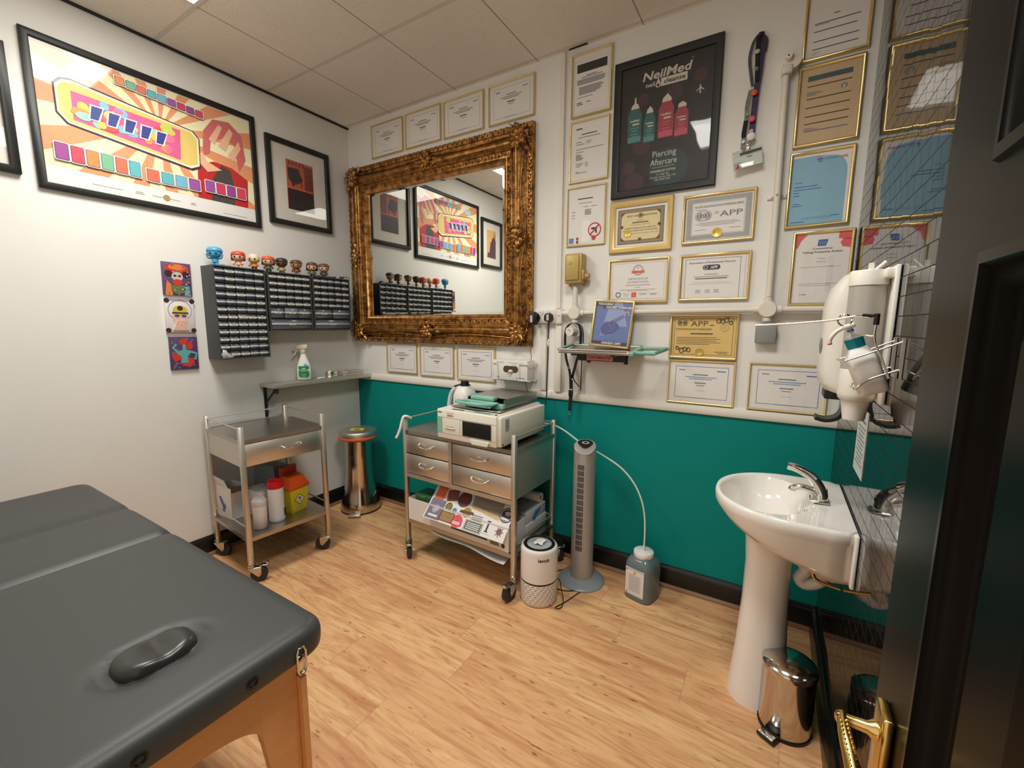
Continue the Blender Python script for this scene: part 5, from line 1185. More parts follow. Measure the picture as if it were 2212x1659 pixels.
mb = MB(PAPER, BLACK, REDINK, GREYINK); mb.M = Matrix.Translation((0, -.04, .02)) @ Matrix.Rotation(R(8), 4, 'Z') @ Matrix.Rotation(R(-12), 4, 'X')
mb.rect(-.055, -.068, .06, -.008, .0065, PAPER); mb.rect(-.028, -.008, .06, .004, .0118, BLACK); mb.rect(-.055, -.07, -.024, -.035, .0072, PALEINK); mb.poly([(-.048, -.066), (-.032, -.066), (-.04, -.042)], .0076, None, REDINK); mb.rect(.0, -.022, .02, -.017, .0072, GREYINK); mb.rect(-.058, .0, -.03, .016, .0118, PALEINK); mb.build('name_card', t)

# ------------------------------------------------------------------ wash basin
SY = -.555
t = thing('wash_basin', 'white ceramic wash basin on a pedestal against the black tiles', 'sink', (RX - .0006, SY, 0))
def bpt(d, w, z): return (-d, w, z)           # d = distance from the tiles
NB = 56
def out_r(th, k=1.):
    lo_, hi = 0, .6
    for _ in range(30):
        m_ = (lo_ + hi) / 2; d = .235 + m_ * cos(th); w = m_ * sin(th)
        if d < .16: ins = d > .004 and abs(w) < .262
        else: ins = ((d - .16) / .262) ** 2.0 + abs(w / .262) ** 2.15 < 1
        if ins: lo_ = m_
        else: hi = m_
    return lo_ * k
mb = MB(CERAMIC); rings = []
def ringo(k, z): 
    r = []
    for i in range(NB):
        th = 2 * pi * i / NB; q = out_r(th, k); d = .235 + q * cos(th); r.append((d, q * sin(th), z if not callable(z) else z(d)))
    return r
def ringe(a, b, z, d0=.25): return [(d0 + a * cos(2 * pi * i / NB), b * sin(2 * pi * i / NB), z) for i in range(NB)]
zr = .838
low = lambda d: zr - .07 - .11 * max(0, 1 - d / .40)
def inset(r, f, z):
    return [(max(.004, .2 + (d - .2) * f) if d > .02 else d, w * f, z(d) if callable(z) else z) for d, w, _ in r]
R0 = ringo(1, zr - .012)
rings = [inset(R0, .35, lambda d: zr - .17 if d > .02 else low(.0)), inset(R0, .62, lambda d: zr - .125 - .055 * max(0, 1 - d / .3)), inset(R0, .86, lambda d: low(d) - .012), inset(R0, .965, lambda d: low(d) + .02), inset(R0, .975, lambda d: zr - .046), inset(R0, .995, lambda d: zr - .036), R0, inset(R0, .985, zr - .002), inset(R0, .965, zr), inset(R0, .935, zr - .001), ringe(.15, .205, zr - .006), ringe(.143, .198, zr - .018), ringe(.13, .183, zr - .06), ringe(.105, .15, zr - .1), ringe(.06, .085, zr - .124), ringe(.02, .02, zr - .13), ringe(.001, .001, zr - .131)]
vs = [bpt(*p) for r in rings for p in r]; fs = []
for i in range(len(rings) - 1):
    for k in range(NB): fs.append((i * NB + k, i * NB + (k + 1) % NB, i * NB + NB + (k + 1) % NB, i * NB + NB + k))
fs.append(tuple(range(NB))); mb.add(vs, fs); mb.box(-.012, -.258, .662, 0, .258, zr - .004, bev=.004); mb.build('basin', t, angle=50)
mb = MB(CERAMIC); mb.lathe([(.108, 0), (.108, .012), (.102, .06), (.09, .2), (.08, .4), (.078, .56), (.086, .66), (.1, .70)], 40, c=(-.222, 0, 0), sx=.98, sy=1.0, pw=2.4); mb.build('pedestal', t)
mb = MB(CHROME); mb.cyl((-.25, 0, zr - .132), (-.25, 0, zr - .126), .022, n=20); mb.ball((-.12, 0, zr - .05), .008, n=10, k=6); mb.build('waste', t)
mb = MB(CHROME)
mb.box(-.115, -.03, zr - .002, -.055, .03, zr + .006, bev=.006); mb.lathe([(.026, 0), (.025, .02), (.02, .045)], 20, c=(-.085, 0, zr + .004))
mb.tube(spline([(-.08, 0, zr + .02), (-.09, 0, zr + .05), (-.115, 0, zr + .083), (-.155, 0, zr + .105), (-.19, 0, zr + .112)], 6), [.026 - .009 * i / 24 for i in range(25)], 14, flat=.75)
mb.tube(spline([(-.1, 0, zr + .03), (-.14, 0, zr + .04), (-.165, 0, zr + .032), (-.17, 0, zr + .024)], 5), .012, 12)
mb.build('tap', t)
mb = MB(WHITE); mb.tube(spline([(-.2, .0, .7), (-.19, .0, .66), (-.14, 0, .64), (-.11, .0, .62), (-.1, .0, .57), (-.12, 0, .53), (-.1, 0, .51), (-.06, 0, .53), (-.04, 0, .57), (-.005, 0, .58)], 6), .021, 14); mb.cyl((-.1, 0, .575), (-.103, 0, .6), .027, n=16); mb.build('waste_trap', t)
mb = MB(BRASS); mb.tube(spline([(-.09, -.04, .72), (-.09, -.05, .62), (-.08, -.05, .57), (-.05, -.05, .555), (-.004, -.05, .55)], 6), .0065, 10); mb.cyl((-.09, -.05, .61), (-.09, -.05, .65), .013, n=12); mb.tube(spline([(-.09, .05, .72), (-.095, .06, .62), (-.07, .06, .575), (-.004, .06, .57)], 6), .0065, 10); mb.build('supply_pipe', t)

# ------------------------------------------------------------------ things on the tiled wall
DISPW = mat('dispenser_white', (232, 228, 218), .3, var=.01)
t = thing('soap_dispenser', 'tall white elbow-lever soap dispenser nearest the room corner on the tiles', 'soap dispenser', (RX, -.45, 0))
mb = MB(DISPW)
prof = [(.0, 1.222), (.06, 1.222), (.1, 1.235), (.118, 1.262), (.124, 1.31), (.124, 1.42), (.121, 1.53), (.105, 1.59), (.075, 1.632), (.05, 1.642), (0, 1.642)]
n = len(prof); hw = .105; vs = []; fs = []
cross = [(-1, 0), (-1, .55), (-.93, .82), (-.75, .95), (-.4, 1.), (0, 1.01), (.4, 1.), (.75, .95), (.93, .82), (1, .55), (1, 0)]
for d, z in prof: vs += [(-d * q - .001, hw * a, z) for a, q in cross]
m_ = len(cross)
for i in range(n - 1):
    for k in range(m_ - 1): fs.append((i * m_ + k, i * m_ + k + 1, i * m_ + m_ + k + 1, i * m_ + m_ + k))
mb.add(vs, fs); mb.box(-.06, -.1, 1.24, -.001, .1, 1.62); mb.build('dispenser_cover', t, angle=50)
mb = MB(BLACK); mb.box(-.1, -.055, 1.2, -.02, .055, 1.232, bev=.006); mb.build('nozzle_housing', t)
mb = MB(BLACK); ribbon(mb, [(-.03, 0, 1.215), (-.034, 0, 1.17), (-.05, 0, 1.132), (-.085, 0, 1.118), (-.118, 0, 1.124)], .075, side=(0, 1, 0), th=.006); mb.build('elbow_lever', t)
mb = MB(mat('grey_window', (128, 126, 122), .2)); mb.ball((-.1225, -.04, 1.39), .006, .03, .032, n=14, k=8); mb.build('level_window', t)
t = thing('cup_dispenser', 'white tubular paper cup dispenser with a clear grey body on the tiles', 'cup dispenser', (RX, -.845, 0))
mb = MB(DISPW); mb.box(-.012, -.062, 1.25, -.001, .05, 1.618, bev=.003); mb.box(-.03, -.055, 1.585, -.01, .045, 1.612, bev=.004); mb.build('back_plate', t)
cx = -.056
mb = MB(mat('frosted_grey_tube', (196, 190, 182), .18, trans=.25, var=.02)); mb.lathe([(.0425, 1.268), (.0425, 1.572)], 32, c=(cx, 0, 0)); mb.build('clear_tube', t)
mb = MB(DISPW); mb.lathe([(.0445, 1.57), (.0445, 1.605), (.042, 1.61), (.001, 1.612)], 32, c=(cx, 0, 0)); mb.build('top_cap', t)
mb = MB(DISPW); mb.lathe([(.036, 1.25), (.0415, 1.256), (.0445, 1.27), (.044, 1.33), (.0425, 1.34)], 32, c=(cx, 0, 0)); mb.build('bottom_collar', t)
mb = MB(DISPW); mb.box(cx - .006, -.012, 1.61, cx + .006, -.006, 1.63); mb.tube([(cx + .005, -.01, 1.606), (cx + .03, -.01, 1.632)], .004, 8); mb.build('lid_tab', t)
t = thing('paper_cup', 'white paper cup hanging out of the bottom of the tubular cup dispenser', 'cup', (RX + cx, -.845, 1.195))
mb = MB(PAPER); mb.lathe([(.001, .002), (.024, .0), (.0255, .0), (.0345, .062), (.033, .062), (.0245, .004), (.001, .004)], 28); mb.build('cup_wall', t)
t = thing('sanitiser_bracket', 'steel wire elbow bracket with a long arm on the tiles, holding the pump bottle', 'bracket', (RX, -.99, 0))
mb = MB(STEEL)
for y in (-.045, .042): mb.box(-.006, y - .009, 1.335, -.001, y + .009, 1.432)
mb.box(-.006, -.05, 1.335, -.001, .05, 1.352); mb.build('wall_plate', t)
mb = MB(CHROME); wr = .0022
for z, xl in ((1.372, -.112), (1.305, -.082)):
    mb.tube(spline([(-.004, -.043, z + .052), (-.06, -.043, z + .024), (xl, -.043, z), (xl - .004, -.03, z), (xl - .004, .03, z), (xl, .041, z), (-.06, .041, z + .024), (-.004, .041, z + .052)], 5), wr, 8)
for y in (-.044,): mb.tube(spline([(-.022, y, 1.335), (-.042, y, 1.388), (-.058, y, 1.428), (-.058, y, 1.47)], 5), .0028, 8)
mb.tube([(-.056, -.044, 1.435), (-.1, -.03, 1.44), (-.1, .03, 1.44)], wr, 8); mb.build('wire_cradle', t)
mb = MB(CHROME); mb.tube([(-.058, -.044, 1.48), (-.1, -.042, 1.484), (-.145, -.03, 1.474), (-.22, -.01, 1.466), (-.314, .0, 1.46)], [.0034, .0034, .0026, .0026, .0026], 8); mb.build('elbow_arm', t)
mb = MB(BLACK); mb.cyl((-.058, -.044, 1.463), (-.058, -.044, 1.49), .006, n=10); mb.tube([(-.058, -.044, 1.484), (-.086, -.043, 1.486)], .0042, 8); mb.build('arm_joint', t)
mb = MB(CHROME); mb.tube([(-.118 + .014 * cos(a * pi / 9), -.03 + .004 * sin(a), 1.474 + .014 * sin(a * pi / 9)) for a in range(-2, 14)], .0022, 7); mb.build('arm_loop', t)
t = thing('sanitiser_bottle', 'white pump bottle with a teal collar tilted in the wire bracket', 'pump bottle', M=Matrix.Translation((RX - .04, -.99, 1.294)) @ Matrix.Rotation(R(-21.5), 4, 'Y'))
mb = MB(mat('white_bottle', (236, 232, 226), .32, var=.01)); mb.lathe([(.028, 0), (.031, .004), (.031, .086), (.03, .1), (.021, .114), (.019, .12)], 32, sy=1.2, pw=5); mb.build('bottle_body', t)
mb = MB(mat('teal_collar', (14, 126, 142), .35)); mb.cyl((0, 0, .121), (0, 0, .145), .0195, .021, n=24); mb.build('screw_collar', t)
mb = MB(WHITE); mb.cyl((0, 0, .145), (0, 0, .154), .015, n=20); mb.cyl((0, 0, .154), (0, 0, .176), .0055, n=12); mb.box(-.014, -.009, .172, .014, .009, .184, bev=.004)
mb.tube(spline([(-.012, 0, .178), (-.03, 0, .172), (-.045, 0, .16), (-.05, 0, .148)], 5), .005, 10); mb.build('pump_head', t)
mb = MB(BLUEINK); mb.cyl((0, 0, .163), (0, 0, .169), .0072, n=14); mb.build('pump_ring', t)
mb = MB(REDINK); mb.cyl((-.0497, 0, .149), (-.0503, 0, .1455), .0052, n=10); mb.build('nozzle_tip', t)
t = thing('paper_notice', 'small printed paper sheet stuck on the tiles below the paper cups', 'paper sheet', M=right(-.545, .978, .0))
mb = MB(mat('speckled_paper', (206, 212, 208), .6, var=.03)); mb.box(0, 0, .0005, .17, .215, .0016); mb.build('sheet', t)
mb = MB(GREYINK); bars(mb, .085, .19, (.08, .12), .008, .016, z=.0022); bars(mb, .085, .155, [.13 - .02 * (k % 3) for k in range(10)], .004, .0135, z=.0022); mb.build('printed_lines', t)

# ------------------------------------------------------------------ pedal bins
MIRRST = mat('polished_steel', (206, 196, 186), .12, 1.0, var=.03)
t = thing('pedal_bin', 'small shiny steel pedal bin on the floor beside the basin pedestal', 'bin', (3.105, -.668, 0), R(-118))
mb = MB(MIRRST); mb.lathe([(.083, .012), (.084, .016), (.084, .232), (.086, .236)], 44); mb.build('bin_body', t)
mb = MB(MIRRST); mb.lathe([(.087, .236), (.088, .25), (.085, .257), (.06, .268), (.03, .274), (.001, .276)], 44); mb.build('lid', t)
mb = MB(BLACK); mb.lathe([(.086, 0), (.086, .012), (.001, .012)], 36); mb.build('base_ring', t)
mb = MB(BLACK); mb.box(.082, -.03, .008, .128, .03, .02, bev=.004); mb.box(.1, -.026, .02, .125, .026, .024, CHROME, bev=.002); mb.build('pedal', t)
t = thing('clinical_bin', 'tall flared steel pedal bin with an orange bag rim in the room corner', 'bin', (.245, -.225, 0), R(-55))
mb = MB(MIRRST); mb.lathe([(.15, .012), (.149, .04), (.138, .09), (.122, .15), (.11, .22), (.104, .3), (.101, .45), (.101, .578)], 56); mb.build('bin_body', t)
mb = MB(STEEL); mb.lathe([(.14, .598), (.142, .606), (.142, .63), (.137, .637), (.09, .642), (.001, .643)], 56); mb.tube([(-.135, 0, .6), (-.17, 0, .6), (-.18, .0, .57)], .012, 8); mb.build('lid', t)
mb = MB(mat('orange_bag', (226, 98, 52), .45)); mb.lathe([(.103, .562), (.128, .572), (.143, .582), (.1445, .592), (.139, .6), (.12, .598)], 48); mb.build('bag_rim', t)
mb = MB(RUBBER); mb.lathe([(.152, 0), (.152, .012), (.001, .012)], 44); mb.build('base_ring', t)
mb = MB(STEEL); mb.box(.145, -.04, .01, .19, .04, .018, bev=.003); mb.box(.17, -.045, .006, .2, .045, .024, bev=.004); mb.build('pedal', t)
mb = MB(mat('yellow_sticker', (224, 206, 70), .5), INK); mb.rect(-.02, -.05, .05, .05, .6435, 0); mb.poly([(.0, -.02), (.02, -.02), (.03, 0), (.02, .02), (.0, .02), (.008, 0)], .6442, None, 1); mb.rect(.036, -.035, .039, .035, .6442, 1); mb.build('hazard_sticker', t)

# ------------------------------------------------------------------ steel trolleys
TYRE = mat('grey_black_tyre', (44, 42, 46), .5); FORK = mat('zinc_plate', (200, 194, 184), .22, 1.0, var=.08)
def caster(t, x, y, ang, r=.044, brake=True):
    K = Matrix.Translation((x, y, 0)) @ Matrix.Rotation(ang, 4, 'Z')
    mb = MB(FORK); mb.M = K
    mb.cyl((0, 0, .088), (0, 0, .122), .0155, n=18); mb.cyl((0, 0, .098), (0, 0, .104), .02, n=18)
    mb.box(-.016, -.018, .084, .05, .018, .09, bev=.002)
    for s_ in (-1, 1):
        K2 = mb.M; pts = [(-.014, .088), (.05, .088), (.048, .046), (.036, .034), (.026, .04), (.0, .07)]
        vs = [(a, s_ * .018, b) for a, b in pts] + [(a, s_ * .0205, b) for a, b in pts]; k = len(pts)
        mb.add(vs, [tuple(range(k)), tuple(range(k, 2 * k))] + [(i, (i + 1) % k, k + (i + 1) % k, k + i) for i in range(k)])
    c = mb.build('caster', t)
    mb = MB(TYRE); mb.M = K @ Matrix.Translation((.036, 0, r)) @ Matrix.Rotation(R(90), 4, 'X')
    mb.lathe([(.01, -.013), (r * .62, -.0125), (r * .86, -.015), (r, -.01), (r, .01), (r * .86, .015), (r * .62, .0125), (.01, .013)], 30); mb.build('wheel', c)
    mb = MB(FORK); mb.M = K; mb.cyl((.036, -.024, r), (.036, .024, r), .007, n=12); mb.build('axle', c)
    if brake:
        mb = MB(FORK); mb.M = K; mb.box(.04, -.014, .092, .082, .014, .097, bev=.002); mb.box(.074, -.013, .094, .086, .013, .108, bev=.003); mb.build('brake_lever', c)
def handle(mb, x0, x1, y, z, out=.026, sag=.014):
    mb.tube(spline([(x0, y, z), (x0 + .004, y - out * .7, z - sag * .3), ((x0 * 3 + x1) / 4, y - out, z - sag * .8), ((x0 + x1) / 2, y - out, z - sag), ((x0 + x1 * 3) / 4, y - out, z - sag * .8), (x1 - .004, y - out * .7, z - sag * .3), (x1, y, z)], 5), .0048, 10)
def trolley(label, x, y, ang, w, d, zt, zd, sh, drawers, mid, cast):
    t = thing('steel_trolley', label, 'trolley', (x, y, 0), ang, 'stainless steel instrument trolleys')
    p = .0125; T_ = .899
    for u, v in ((0, 0), (w, 0), (0, d), (w, d)):
        mb = MB(STEEL); mb.box(u - p, v - p, .115, u + p, v + p, T_, bev=.0015, seg=1); mb.build('post', t)
    for i, (u, v) in enumerate(((0, 0), (w, 0), (0, d), (w, d))): caster(t, u, v, *cast[i])
    mb = MB(STEELX); mb.box(-p + .004, -p + .004, zt - .02, w + p - .004, d + p - .004, zt - .003)
    mb.box(-.01, -.012, zt - .022, w + .01, -.008, zt); mb.box(-.012, -.01, zt - .022, -.008, d + .01, zt); mb.box(w + .008, -.01, zt - .022, w + .012, d + .01, zt); mb.box(-.01, d + .008, zt - .022, w + .01, d + .012, zt); mb.build('top_tray', t)
    mb = MB(STEEL)
    for a, b in (((0, 0), (0, d)), ((w, 0), (w, d)), ((0, d), (w, d))): mb.tube([(*a, T_ - .014), (*b, T_ - .014)], .0045, 10)
    mb.build('guard_rail', t)
    mb = MB(STEEL); mb.box(-.006, .012, zd, -.003, d - .012, zt - .024); mb.box(w + .003, .012, zd, w + .006, d - .012, zt - .024); mb.box(.012, d + .002, zd, w - .012, d + .005, zt - .024); mb.box(-.003, .02, zd, w + .003, d, zd + .003); mb.build('drawer_housing', t)
    if mid:
        mb = MB(STEEL); mb.box(.012, -.011, zd - .024, w - .012, .008, zd); mb.box(w * .46 - .012, -.011, zd, w * .46 + .012, .008, zt - .024); mb.build('front_bars', t)
    for (u0, u1, z0, z1) in drawers:
        mb = MB(STEEL); mb.box(u0, -.0075, z0, u1, -.001, z1, bev=.001, seg=1); mb.box(u0 + .006, -.001, z0 + .004, u1 - .006, d - .06, z0 + .007); o = mb.build('drawer', t)
        mb = MB(CHROME); m0 = (u0 + u1) / 2 + (.03 if not mid else 0); handle(mb, m0 - .056, m0 + .056, -.0075, (z0 + z1) / 2 + .012); mb.build('handle', o)
    mb = MB(STEELX); mb.box(-.008, -.008, sh - .004, w + .008, d + .008, sh); mb.box(-.01, -.012, sh - .024, w + .01, -.008, sh); mb.box(-.012, -.01, sh - .024, -.008, d + .01, sh); mb.box(w + .008, -.01, sh - .024, w + .012, d + .01, sh); mb.box(-.01, d + .008, sh - .024, w + .01, d + .012, sh); mb.build('lower_shelf', t)
    mb = MB(STEEL)
    for a, b in (((0, 0), (0, d)), ((w, 0), (w, d)), ((0, d), (w, d))): mb.tube([(*a, sh + .055), (*b, sh + .055)], .0045, 10)
    mb.build('shelf_rail', t)
    return t
T1 = trolley('single-drawer steel trolley by the left wall, carrying wipes and a sharps bin', .541, -1.222, 1.477, .464, .478, .825, .672, .266, [(.014, .45, .674, .80)], False,
             [(-.52,), (2.37, .044, False), (-.94, .044, False), (2.0,)])
# ---- what stands on its lower shelf
Z1 = .266
t = thing('wipes_tub', 'white wipes tub with a bright red lid on the single-drawer trolley', 'tub', (.452, -1.008, Z1), .4)
TUBW = mat('white_tub', (230, 224, 222), .35, var=.02)
mb = MB(TUBW); mb.lathe([(.044, 0), (.046, .004), (.046, .018), (.0435, .024), (.0435, .2), (.04, .205), (.04, .215)], 36); mb.build('tub_body', t)
mb = MB(mat('red_lid', (214, 26, 34), .3)); mb.lathe([(.0445, .208), (.0455, .214), (.0455, .238), (.042, .25), (.03, .254), (.001, .254)], 36); mb.box(-.03, -.014, .25, .034, .014, .262, bev=.005); mb.build('lid', t)
mb = MB(mat('dark_green_mark', (46, 56, 36), .5)); mb.box(.0432, .008, .03, .0444, .022, .075); mb.build('label_patch', t)
t = thing('screw_top_tub', 'plain white screw-top tub at the front of the single-drawer trolley shelf', 'tub', (.472, -1.118, Z1))
mb = MB(TUBW); mb.lathe([(.034, 0), (.037, .004), (.037, .135), (.034, .142)], 36); mb.build('tub_body', t)
mb = MB(TUBW); mb.lathe([(.0375, .142), (.0385, .146), (.0385, .168), (.033, .172), (.028, .186), (.001, .19)], 36); mb.build('lid', t)
t = thing('sharps_bin', 'yellow sharps bin with an orange lid on the single-drawer trolley', 'sharps bin', (.395, -.862, Z1), .12)
YB = mat('sharps_yellow', (226, 208, 46), .4, var=.03); OB = mat('sharps_orange', (232, 92, 26), .4, var=.03)
mb = MB(YB); vs = [(a * .048, b * .056, 0) for a, b in ((-1, -1), (1, -1), (1, 1), (-1, 1))] + [(a * .056, b * .066, .155) for a, b in ((-1, -1), (1, -1), (1, 1), (-1, 1))]
mb.add(vs, [(3, 2, 1, 0), (4, 5, 6, 7), (0, 1, 5, 4), (1, 2, 6, 5), (2, 3, 7, 6), (3, 0, 4, 7)]); mb.build('bin_body', t)
mb = MB(OB); mb.box(-.063, -.073, .15, .063, .073, .176, bev=.006); mb.add([(-.056, -.066, .175), (.056, -.066, .175), (.056, .066, .175), (-.056, .066, .175), (-.04, -.05, .235), (.036, -.05, .225), (.036, .05, .225), (-.04, .05, .235)], [(4, 5, 6, 7), (0, 1, 5, 4), (1, 2, 6, 5), (2, 3, 7, 6), (3, 0, 4, 7)]); mb.build('lid', t)
mb = MB(mat('sharps_orange_dark', (206, 70, 16), .4)); mb.box(-.052, -.058, .226, -.03, .058, .285, bev=.006); mb.build('flap', t)
mb = MB(PAPER, INK, mat('label_yellow', (236, 222, 110), .5)); mb.M = Matrix.Translation((.0525, -.008, .08)) @ Matrix(((.05, 0, 1, 0), (0, 1, 0, 0), (.998, 0, 0, 0), (0, 0, 0, 1)))
# label on the front face: diamond with a border
mb.M = Matrix.Translation((.0532, 0, .078)) @ Matrix(((0, .052, 1, 0), (1, 0, 0, 0), (0, .9986, 0, 0), (0, 0, 0, 1)))
mb.poly([(-.036, 0), (0, -.036), (.036, 0), (0, .036)], .0006, None, 1); mb.poly([(-.032, 0), (0, -.032), (.032, 0), (0, .032)], .0012, None, 0); mb.ell(0, .008, .008, z=.0018, m=1, n=6); mb.rect(-.012, -.01, .012, -.008, .0018, 1); mb.rect(-.04, -.062, .04, -.045, .0006, 2); bars(mb, 0, -.05, (.06, .05), .002, .005, z=.0012, m=GREYINK); mb.build('hazard_label', t)
t = thing('glove_carton', 'torn-open white carton with a blue glove print at the trolley end by the couch', 'carton', (.155, -1.115, Z1), .05)
CARD = mat('white_card', (226, 222, 220), .6, var=.02); CARDIN = mat('brown_card_inside', (120, 104, 92), .8)
mb = MB(CARD, CARDIN)
mb.box(-.085, -.05, 0, .085, -.048, .2); mb.box(-.085, .048, 0, .085, .05, .2); mb.box(-.085, -.05, 0, -.083, .05, .2); mb.box(.083, -.05, 0, .085, .05, .17); mb.box(-.085, -.05, 0, .085, .05, .003)
mb.add([(-.085, -.05, .2), (.06, -.05, .2), (.045, -.062, .25), (-.08, -.058, .262)], [(0, 1, 2, 3)]); mb.add([(.085, -.05, .17), (.085, .05, .17), (.1, .04, .21), (.06, -.05, .2)], [(0, 1, 2, 3)], 1); mb.build('carton', t)
mb = MB(mat('glove_blue_print', (84, 108, 172), .5)); mb.M = Matrix.Translation((-.02, -.0505, .09)) @ Matrix.Rotation(R(90), 4, 'X')
mb.poly([(-.03, .04), (-.005, .045), (.012, .02), (.03, -.005), (.036, .008), (.042, -.012), (.034, -.03), (.022, -.04), (.026, -.056), (.012, -.062), (.004, -.045), (.008, -.02), (-.012, .004), (-.02, .03)], .0006); mb.build('glove_print', t)
mb = MB(CARD, GREYINK); mb.box(.2, -1.06, Z1 + .001, .37, -.95, Z1 + .165, bev=.002); mb.M = Matrix.Translation((.371, -1.0, Z1 + .11)) @ Matrix(((0, 0, 1, 0), (1, 0, 0, 0), (0, 1, 0, 0), (0, 0, 0, 1))); mb.ell(.028, 0, .009, z=.0006, m=1); mb.rect(.02, -.045, .036, -.016, .0006, 1)
tag(mb.build('white_carton'), 'plain white carton with a grey mark behind the wipes tub on the trolley shelf', 'carton')
mb = MB(mat('grey_blue_plastic', (122, 130, 138), .35, var=.1, bump=.5, bscale=18.)); mb.add([(.1, -.96, Z1), (.32, -.93, Z1), (.3, -.78, Z1), (.1, -.8, Z1), (.11, -.95, Z1 + .27), (.3, -.925, Z1 + .285), (.27, -.8, Z1 + .26), (.12, -.81, Z1 + .25), (.2, -.88, Z1 + .3)], [(3, 2, 1, 0), (0, 1, 5, 4), (1, 2, 6, 5), (2, 3, 7, 6), (3, 0, 4, 7), (4, 5, 8), (5, 6, 8), (6, 7, 8), (7, 4, 8)])
tag(mb.build('plastic_bag'), 'grey-blue plastic bag at the back of the single-drawer trolley shelf', 'bag')

T2 = trolley('four-drawer steel trolley under the mirror carrying the white steriliser', 1.075, -.533, -.03, .795, .429, .818, .548, .25,
             [(.014, .352, .677, .79), (.014, .352, .552, .67), (.38, .781, .674, .79), (.38, .781, .552, .668)], True, [(-.71,), (-1.68, .05), (1.2,), (.7,)])

# ------------------------------------------------------------------ on and in the four-drawer trolley
t = thing('steriliser', 'white bench-top cassette steriliser with a black window on the four-drawer trolley', 'steriliser', (1.605, -.612, .824), -.03)
OFFW = mat('off_white_casing', (224, 222, 208), .38, var=.02); SEAM = mat('seam_shadow_grey', (150, 148, 140), .5)
aw, ad, ah = .43, .47, .172
mb = MB(OFFW)
mb.box(-aw / 2, .012, .008, aw / 2, ad, ah - .006, bev=.008); mb.box(-aw / 2 + .008, 0, .008, aw / 2 - .02, .03, ah - .002, bev=.004)
mb.add([(-aw / 2 + .004, .01, ah - .004), (aw / 2 - .03, .01, ah - .004), (aw / 2 - .03, ad - .01, ah + .004), (-aw / 2 + .004, ad - .01, ah + .004), (-aw / 2 + .004, .01, ah - .02), (aw / 2 - .03, .01, ah - .02), (aw / 2 - .03, ad - .01, ah - .02), (-aw / 2 + .004, ad - .01, ah - .02)], [(0, 1, 2, 3), (0, 4, 5, 1), (1, 5, 6, 2), (2, 6, 7, 3), (3, 7, 4, 0)])
for x in (-.19, .18):
    for y in (.04, ad - .04): mb.cyl((x, y, 0), (x, y, .01), .014, m=BLACK, n=12)
mb.build('casing', t)
FM = Matrix(((1, 0, 0, 0), (0, 0, -1, 0), (0, 1, 0, 0), (0, 0, 0, 1)))    # front face: x right, y up
mb = MB(BLACK); mb.M = FM; mb.box(-.025, .042, -.001, .163, .123, .0022, mat('black_window', (6, 6, 7), .55), bev=.001); mb.build('window', t)
mb = MB(OFFW, SEAM); mb.M = FM
mb.outline(-.027, .04, .165, .125, .003, .0028, SEAM); mb.rect(-.207, .037, .195, .0385, .0008, SEAM); mb.rect(-.207, .126, .195, .1275, .0008, SEAM); mb.rect(-.045, .038, -.0435, .126, .0008, SEAM); mb.rect(-.172, .038, -.171, .126, .0008, SEAM)
mb.box(-.15, .068, 0, -.08, .074, .006, OFFW, bev=.001); mb.rect(-.145, .0745, -.085, .079, .001, SEAM); mb.add([(.03, .03, .001), (.155, .03, .001), (.145, .008, .012), (.045, .008, .012), (.03, .03, .012), (.155, .03, .012)], [(4, 5, 2, 3), (0, 1, 5, 4)], OFFW); mb.build('front_panel', t)
mb = MB(TEALP, PALEINK); mb.M = FM; mb.rect(-.206, .039, -.173, .126, .0012, TEALP); mb.rect(-.196, .098, -.184, .101, .0018, PALEINK); mb.rect(-.196, .088, -.182, .09, .0018, PALEINK); mb.build('teal_strip', t)
mb = MB(PAPER, REDINK, INK); mb.M = FM; mb.rect(-.138, .135, -.088, .16, .0012, PAPER); mb.text('CAUTION HOT', .006, -.113, .15, .0018, REDINK, wid=.044); bars(mb, -.113, .142, (.04, .04), .003, .005, z=.0018, m=REDINK); bars(mb, -.2, .151, (.028,), .005, .01, z=.001, m=INK, al='L'); mb.build('warning_label', t)
mb = MB(PALEINK, INK); mb.M = Matrix.Translation((aw / 2 + .0006, 0, 0)) @ Matrix(((0, 0, 1, 0), (1, 0, 0, 0), (0, 1, 0, 0), (0, 0, 0, 1)))
mb.rect(.05, .085, .088, .15, .0004, PALEINK); bars(mb, .052, .146, (.02, .034, .03, .034, .026, .034, .03, .02), .0035, .0075, z=.001, m=GREYINK, al='L'); mb.ell(.03, .022, .006, z=.0006, m=INK); mb.build('rating_plate', t)
mb = MB(INK, mat('pale_teal_panel', (176, 200, 194), .4), GREYINK); z = ah - .0022
mb.add([(-.13, .03, z), (-.045, .03, z), (-.045, .046, z + .0004), (-.13, .046, z + .0004)], [(0, 1, 2, 3)], 0); mb.add([(-.03, .03, z), (.14, .03, z), (.14, .058, z + .0005), (-.03, .058, z + .0005)], [(0, 1, 2, 3)], 1); mb.add([(.02, .035, z + .0012), (.125, .035, z + .0012), (.125, .053, z + .0016), (.02, .053, z + .0016)], [(0, 1, 2, 3)], 2); mb.ell(.165, .04, .008, z=z + .0016, m=0); mb.build('control_panel', t)
mb = MB(STEELX); mb.box(-.17, .075, ah + .0025, .165, ad - .02, ah + .007, bev=.001); mb.build('top_plate', t)
t = thing('instrument_cassette', 'steel instrument cassette with a teal plastic handle on top of the steriliser', 'cassette', (1.628, -.53, .824 + ah + .0075), -.03)
mb = MB(STEELX); mb.box(-.125, .06, 0, .125, .4, .004)
